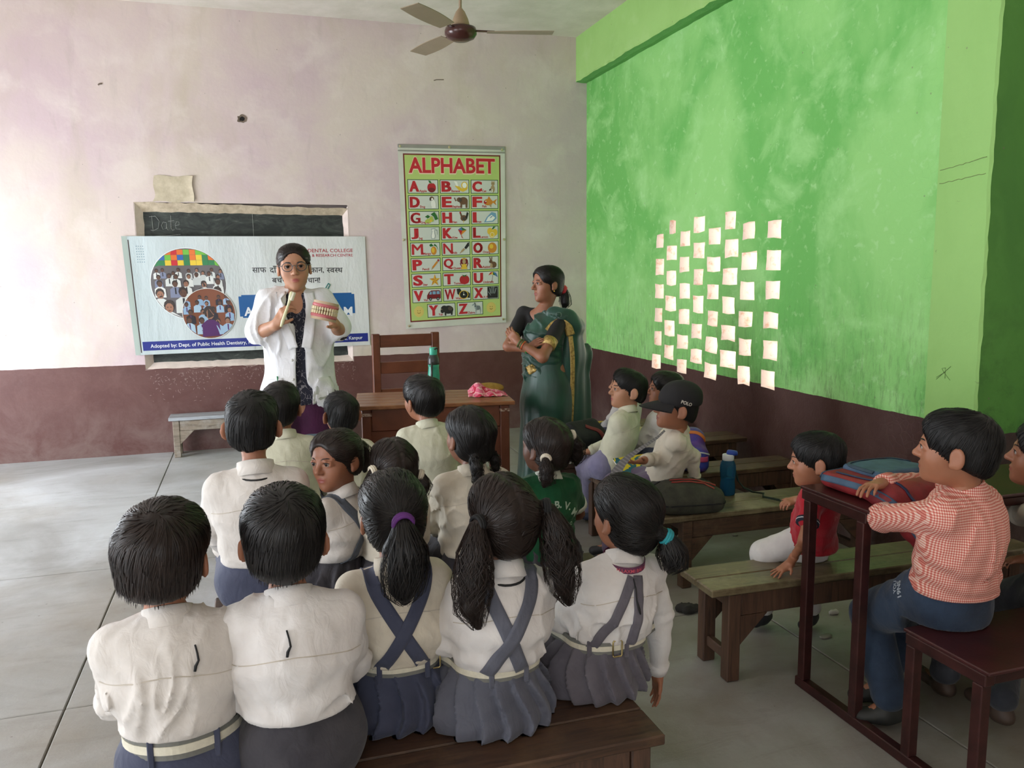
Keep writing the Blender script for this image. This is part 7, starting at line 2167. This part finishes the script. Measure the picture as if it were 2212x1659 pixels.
    MB().tube([p + Vector((0, 0, -.04)), p + Vector((.004, 0, .022))], .004, 8).build('pen', plain('green_pen', (40, 130, 84), .4), coat)
    # plum trousers
    pp = []
    for sx in (-1, 1): pp += [cap((cx + sx * .085, 0, .82), (cx + sx * .11, 0, .45), .12, .10, .04), cap((cx + sx * .11, 0, .45), (cx + sx * .12, -.01, .11), .10, .085, .03)]
    V, Q = sdf_mesh(pp, .011, disp=folds(66, .012, 12, (1.5, 1.5, .3), .008)); raw_obj('trousers', V, Q, cloth('plum_cotton', (74, 28, 62), (56, 20, 48), .8), e)
    for sx in (-1, 1):
        V, Q = sdf_mesh([cap((cx + sx * .09, -.05, .035), (cx + sx * .10, .16, .03), .042, .038), half((0, 0, -1), -.002, .002)], .009); raw_obj('shoe', V, Q, M_shoe, e)
    # glasses
    gm = plain('grey_glasses_frame', (70, 80, 88), .25, .3)
    P = lambda x, y, z_: Vector(hc + M @ (np.array([x, y, z_]) * hs))
    gl = empty('glasses', (0, 0, 0), 0, e)
    for sx in (-1, 1):
        ring = [P(sx * .031 + .0225 * math.cos(a), .1015 - .012 * (abs(sx * .031 + .0225 * math.cos(a)) / .05) ** 2, .001 + .0195 * math.sin(a)) for a in [2 * math.pi * i / 26 for i in range(27)]]
        MB().tube(ring, .0016 * hs, 6, cap=False).build('rim', gm, gl, smooth=True)
        tg = NT('clear_lens'); tg.set(Base_Color=(1, 1, 1, 1), Roughness=.02, Transmission_Weight=1.0, IOR=1.02, Alpha=.25)
        MB().poly([p_ for p_ in ring[:-1]]).build('lens', tg.m, gl)
        MB().tube([P(sx * .053, .090, .006), P(sx * .068, .060, .006), P(sx * .078, .0, .004)], .0016 * hs, 6).build('temple', gm, gl, smooth=True)
    MB().tube([P(-.009, .1015, .004), P(0, .104, .008), P(.009, .1015, .004)], .0016 * hs, 6).build('bridge', gm, gl, smooth=True)
    # toothbrush model
    a, b = at_y(632, 630, -3.14), at_y(607, 706, -3.13)
    tb = empty('giant_toothbrush', b); tag(tb, 'oversized cream toothbrush held up in the right hand', 'toothbrush')
    ivory = plain('ivory_plastic', (224, 220, 178), .35)
    d_ = (a - b)
    pts = [d_ * u for u in (0, .15, .4, .62, .75, .86, .96, 1.0)]
    MB().tube(pts, [.006, .009, .008, .006, .008, .012, .012, .007], 12).build('handle', ivory, tb, smooth=True)
    nn = Vector((.8, -.6, .1)).normalized()
    MB().bar(d_ * .74 + nn * .011, d_ * .98 + nn * .011, .018, .014, up=nn).build('bristles', plain('cream_bristles', (230, 226, 204), .7, bump=.6, bscale=400), tb)
    # dental model
    c = at_y(701, 672, -3.13)
    dm = empty('dental_model', c, R_(yaw - 180 - 14)); dm.rotation_euler = (R_(-4), R_(13), R_(-10)); tag(dm, 'pink and cream dental jaw model held open in the left hand', 'dental model')
    gum, base_m, tooth = plain('gum_pink', (206, 118, 122), .35, c2=(186, 96, 102), scale=30), plain('beige_base', (196, 170, 140), .6), plain('tooth_ivory', (226, 210, 170), .3)
    for sz in (-1, 1):
        def arch(r, n=22): return [(r * 1.05 * math.cos(R_(180 + 180 * i / n)), r * 1.25 * math.sin(R_(180 + 180 * i / n)) + .02) for i in range(n + 1)]
        out = arch(.060)
        j = MB().prism(out, (0, 0, sz * .033), (1, 0, 0), (0, 1, 0), (0, 0, sz), .014).build('jaw_base', base_m, dm)
        MB().tube([(x, y, sz * .026) for x, y in arch(.052)], .0125, 10).build('gum', gum, dm, smooth=True)
        for i in range(14):
            a_ = R_(186 + 168 * (i + .5) / 14)
            x, y = .059 * 1.05 * math.cos(a_), .059 * 1.25 * math.sin(a_) + .02
            w = .0085 if 4 <= i <= 9 else .011
            MB().box((x, y, sz * .0095), (w, .008 if 4 <= i <= 9 else .011, .018), Matrix.Rotation(a_ + R_(90), 3, 'Z'), .0025).build('tooth', tooth, dm)
    return e
woman_coat()

def woman_sari():
    loc, yaw = (-1.275, -2.40), 118
    e = empty('person', (*loc, 0), R_(yaw)); tag(e, 'woman in a green sari with gold border standing with folded arms', 'person', 'teachers')
    W = frame_of(loc, yaw)
    g = lambda px, py, Y: W(at_y(px, py, Y))
    hc = g(1183, 612, -2.42); hs = 1.06; M = rotm(-20, -1, 0)
    shR, shL = g(1131, 678, -2.30), g(1212, 690, -2.50)
    elR, wrR = g(1098, 748, -2.42), g(1142, 754, -2.52)
    elL, wrL = g(1172, 772, -2.66), g(1118, 738, -2.56)
    nz = (shR[2] + shL[2]) / 2; cc = (shR + shL) / 2
    neb = np.array([cc[0], cc[1], nz + .03]); che = np.array([cc[0] * .9, cc[1] * .9 + .0, nz - .12]); wai = np.array([cc[0] * .6, cc[1] * .5, nz - .32]); pel = np.array([0, 0, nz - .47])
    sk = [cap(pel, wai, .11, .105, .03, (1, .78, 1)), cap(wai, che, .105, .120, .03, (1, .78, 1)), cap(che, neb, .12, .05, .04, (1, .72, 1)), cap(shR, shL, .040, k=.03), cap(neb + [0, 0, -.02], hc + M @ np.array([0, -.022, -.055]) * hs, .042, .042, .02, part='n')]
    for s_, sh, el_, wr, hd, hn in (('R', shR, elR, wrR, g(1180, 722, -2.66) - wrR, np.array([-.2, -1., -.3])), ('L', shL, elL, wrL, g(1100, 716, -2.50) - wrL, np.array([.1, -1., -.2]))):
        sk += [cap(sh, el_, .040, .034, .02), cap(el_, wr, .033, .022, .02), cap(el_ * .3 + wr * .7, wr, .026, .022, .012, part='hand' + s_)]
        h_, tips = hand_prims(wr, hd, hn, 1 if s_ == 'L' else -1, .84, curl=18, spread=4, part='hand' + s_); sk += h_
    for sx in (-1, 1): sk += [cap((sx * .07, 0, .85), (sx * .07, 0, .10), .08, .04), cap((sx * .07, -.02, .04), (sx * .08, .13, .025), .03, .025)]
    sk += head_prims(hc, M, hs, 1.2, .9, earout=-20)
    skin_mesh(e, sk, SKIN['a'], .0034, None, hc, M, hs, handv=.0034, age=.9)
    face_bits(e, hc, M, hs, HAIR['k'], age=.9)
    T = lambda p: hc + M @ np.array(p) * hs
    hair_on(e, 'pony', hc, M, hs, HAIR['k'], 71, n_str=800, vox=.005, thick=.009, hairline=-.004, long_nape=.01, tails=[([T(p) for p in ((0, -.088, -.035), (0, -.108, -.048), (0, -.118, -.085), (0, -.118, -.125), (0, -.110, -.155))], [.024, .022, .030, .032, .014], 160)])
    tie_band(e, T((-.0, -.102, -.042)), M @ np.array([0, -.6, -.4]), .025, plain('red_hair_tie', (206, 36, 52), .5), tube=.008)
    for sx in (-1, 1): MB().lathe([(0, -.005), (.005, 0), (0, .005)], 10, Vector(T((sx * .082, .0, -.046)))).build('earring', plain('gold_earring', (206, 160, 70), .25, .9), e, smooth=True)
    gold = plain('gold_zari', (190, 160, 92), .42, .35, c2=(150, 122, 66), scale=70, lo=.42, hi=.52)
    # blouse
    blk = plain('black_blouse', (26, 24, 26), .8, c2=(20, 18, 20), scale=30)
    bp = [cap(wai + [0, 0, .06], che, .122, .134, .03, (1, .80, 1)), cap(che, neb - [0, 0, .05], .130, .062, .05, (1, .74, 1)), cap(shR, shL, .047, k=.035), ell(neb + np.array([0, .07, .02]), (.06, .06, .07), k=.02, op='s')]
    for sh, el_ in ((shR, elR), (shL, elL)): bp.append(cap(sh, sh * .40 + el_ * .60, .049, .046, .02))
    V, Q = sdf_mesh(bp, .008, disp=folds(72, .005, 26)); bl = raw_obj('blouse', V, Q, blk, e)
    for sh, el_ in ((shR, elR), (shL, elL)):
        MB().tube([sh * .44 + el_ * .56, sh * .27 + el_ * .73], [.048, .0455], 18).build('sleeve_border', gold, bl, smooth=True)
    # sari: wrapped skirt, cloth across the chest, end falling behind the left shoulder
    t = NT('bottle_green_silk'); co = t.coord('Object')
    t.set(Base_Color=t.ramp(t.noise(co, 5, 4, .5), [(.35, lin((6, 48, 36))), (.65, lin((10, 70, 52)))]), Roughness=.42, Sheen_Weight=.4)
    t.bump(t.noise(t.mapping(co, (9, 9, 1)), 3, 3, .5), .25, .01)
    silk = t.m
    v1, v2 = TrigNoise(73, 42, 5, (1, 1, .06)), TrigNoise(74, 20, 4)
    def sd(P):
        low = np.clip((pel[2] - P[:, 2]) / .5, 0, 1)
        th = np.arctan2(P[:, 0], P[:, 1])
        return -.030 * v1(P) * (.08 + low) - .010 * v2(P) - .016 * low * np.sin(th * 9 + 2 * v2(P)) * np.exp(-((th - .2) / .9) ** 2)
    spm = [cap(wai + [0, 0, .05], pel, .138, .168, .03, (1, .84, 1)), cap(pel, (0, .02, .62), .168, .175, .04, (1, .86, 1)), cap((0, .02, .62), (0, .03, .06), .175, .215, .04, (1, .86, 1)), half((0, 0, -1), -.015, .004)]
    V, Q = sdf_mesh(spm, .009, disp=sd); sV, sQ = V, Q; sari = raw_obj('sari', V, Q, silk, e)
    b1 = bvh_of(V, Q)
    # chest drape from the right waist to the left shoulder
    dp = [cap(wai + [.02, 0, -.05], che + [-.01, .01, 0], .144, .148, .03, (1, .84, 1)), cap(che + [-.02, .005, .02], shL + [.0, 0, .01], .118, .060, .05, (1, .85, 1)),
          ]
    nrm = np.array([.80, .25, .55]); nrm /= np.linalg.norm(nrm)
    dp.append(half(nrm, float(nrm @ (che + np.array([.035, .10, .055]))), .006))
    V, Q = sdf_mesh(dp, .0075, disp=folds(75, .020, 26, (.6, .6, 1.4), .006)); V2_, Q2_ = V, Q; dr_ = raw_obj('sari_drape', V, Q, silk, e)
    b2 = bvh_of(V, Q)
    # fall behind the left shoulder
    fx = shL + np.array([-.01, -.03, .0])
    fp = [cap(shL + [0, .03, .035], fx + [-.035, -.06, -.05], .045, .05, .04, (1, 1.2, .7)), cap(fx + [-.03, -.06, -.05], (fx[0] - .030, fx[1] - .085, .95), .05, .068, .04, (.55, 1.25, 1)), cap((fx[0] - .030, fx[1] - .085, .95), (fx[0] - .020, fx[1] - .10, .36), .068, .088, .05, (.5, 1.2, 1)), half((0, 0, -1), -.33, .004)]
    v3 = TrigNoise(78, 60, 5, (1, 1, .05))
    V, Q = sdf_mesh(fp, .0085, disp=lambda P: -.036 * v3(P)); fall = raw_obj('sari_fall', V, Q, silk, e)
    b3 = bvh_of(V, Q)
    ball = bvh_of(np.concatenate([sV, V2_]), np.concatenate([sQ, Q2_ + len(sV)]))
    def on(b, px, py, Y):
        o = Vector(W(CAM_POS)); q = Vector(W(at_y(px, py, Y))); h = b.ray_cast(o, (q - o).normalized()); return h[0]
    def strip(b, pix, w, nm, par, st=26):
        pts = [p for p in (on(b, x, y, -2.5) for x, y in pix) if p is not None]
        if len(pts) > 1: lay_strip(b, pts, w, .002, .0015, st).build(nm, gold, par, smooth=True)
    strip(ball, [(1118, 852), (1121, 834), (1128, 816), (1140, 802), (1156, 792)], .058, 'gold_border', sari)
    strip(b2, [(1128, 695), (1140, 688), (1156, 680), (1166, 674)], .024, 'gold_border', dr_)
    strip(ball, [(1184, 716), (1196, 702), (1208, 696)], .05, 'gold_border', fall)
    strip(b3, [(1206, 700), (1218, 698), (1228, 708), (1233, 724)], .055, 'gold_border', fall)
    strip(b3, [(1232, 726), (1236, 760), (1237, 800), (1236, 850), (1234, 900), (1232, 930)], .030, 'gold_border', fall)
    for wr, el_, m_, u in ((wrL, elL, plain('olive_bangle', (90, 104, 60), .3), .10), (wrL, elL, plain('orange_bangle', (190, 92, 50), .3), .24), (wrL, elL, plain('olive_bangle', (90, 104, 60), .3), .19), (wrR, elR, plain('green_bangle', (44, 160, 74), .25), .06), (wrR, elR, plain('dark_green_bangle', (34, 84, 54), .25), .0)):
        tie_band(e, wr * (1 - u) + el_ * u, wr - el_, .027, m_, 'bangle', .0035, 2)
    MB().tube([Vector(neb + np.array([-.045, .02, .0])), Vector(neb + np.array([-.04, .07, -.05])), Vector(neb + np.array([0, .10, -.10])), Vector(neb + np.array([.04, .07, -.05])), Vector(neb + np.array([.045, .02, .0]))], .002, 6).build('necklace', plain('black_beads', (24, 22, 24), .4), e, smooth=True)
    return e
woman_sari()

bpy.context.view_layer.update()
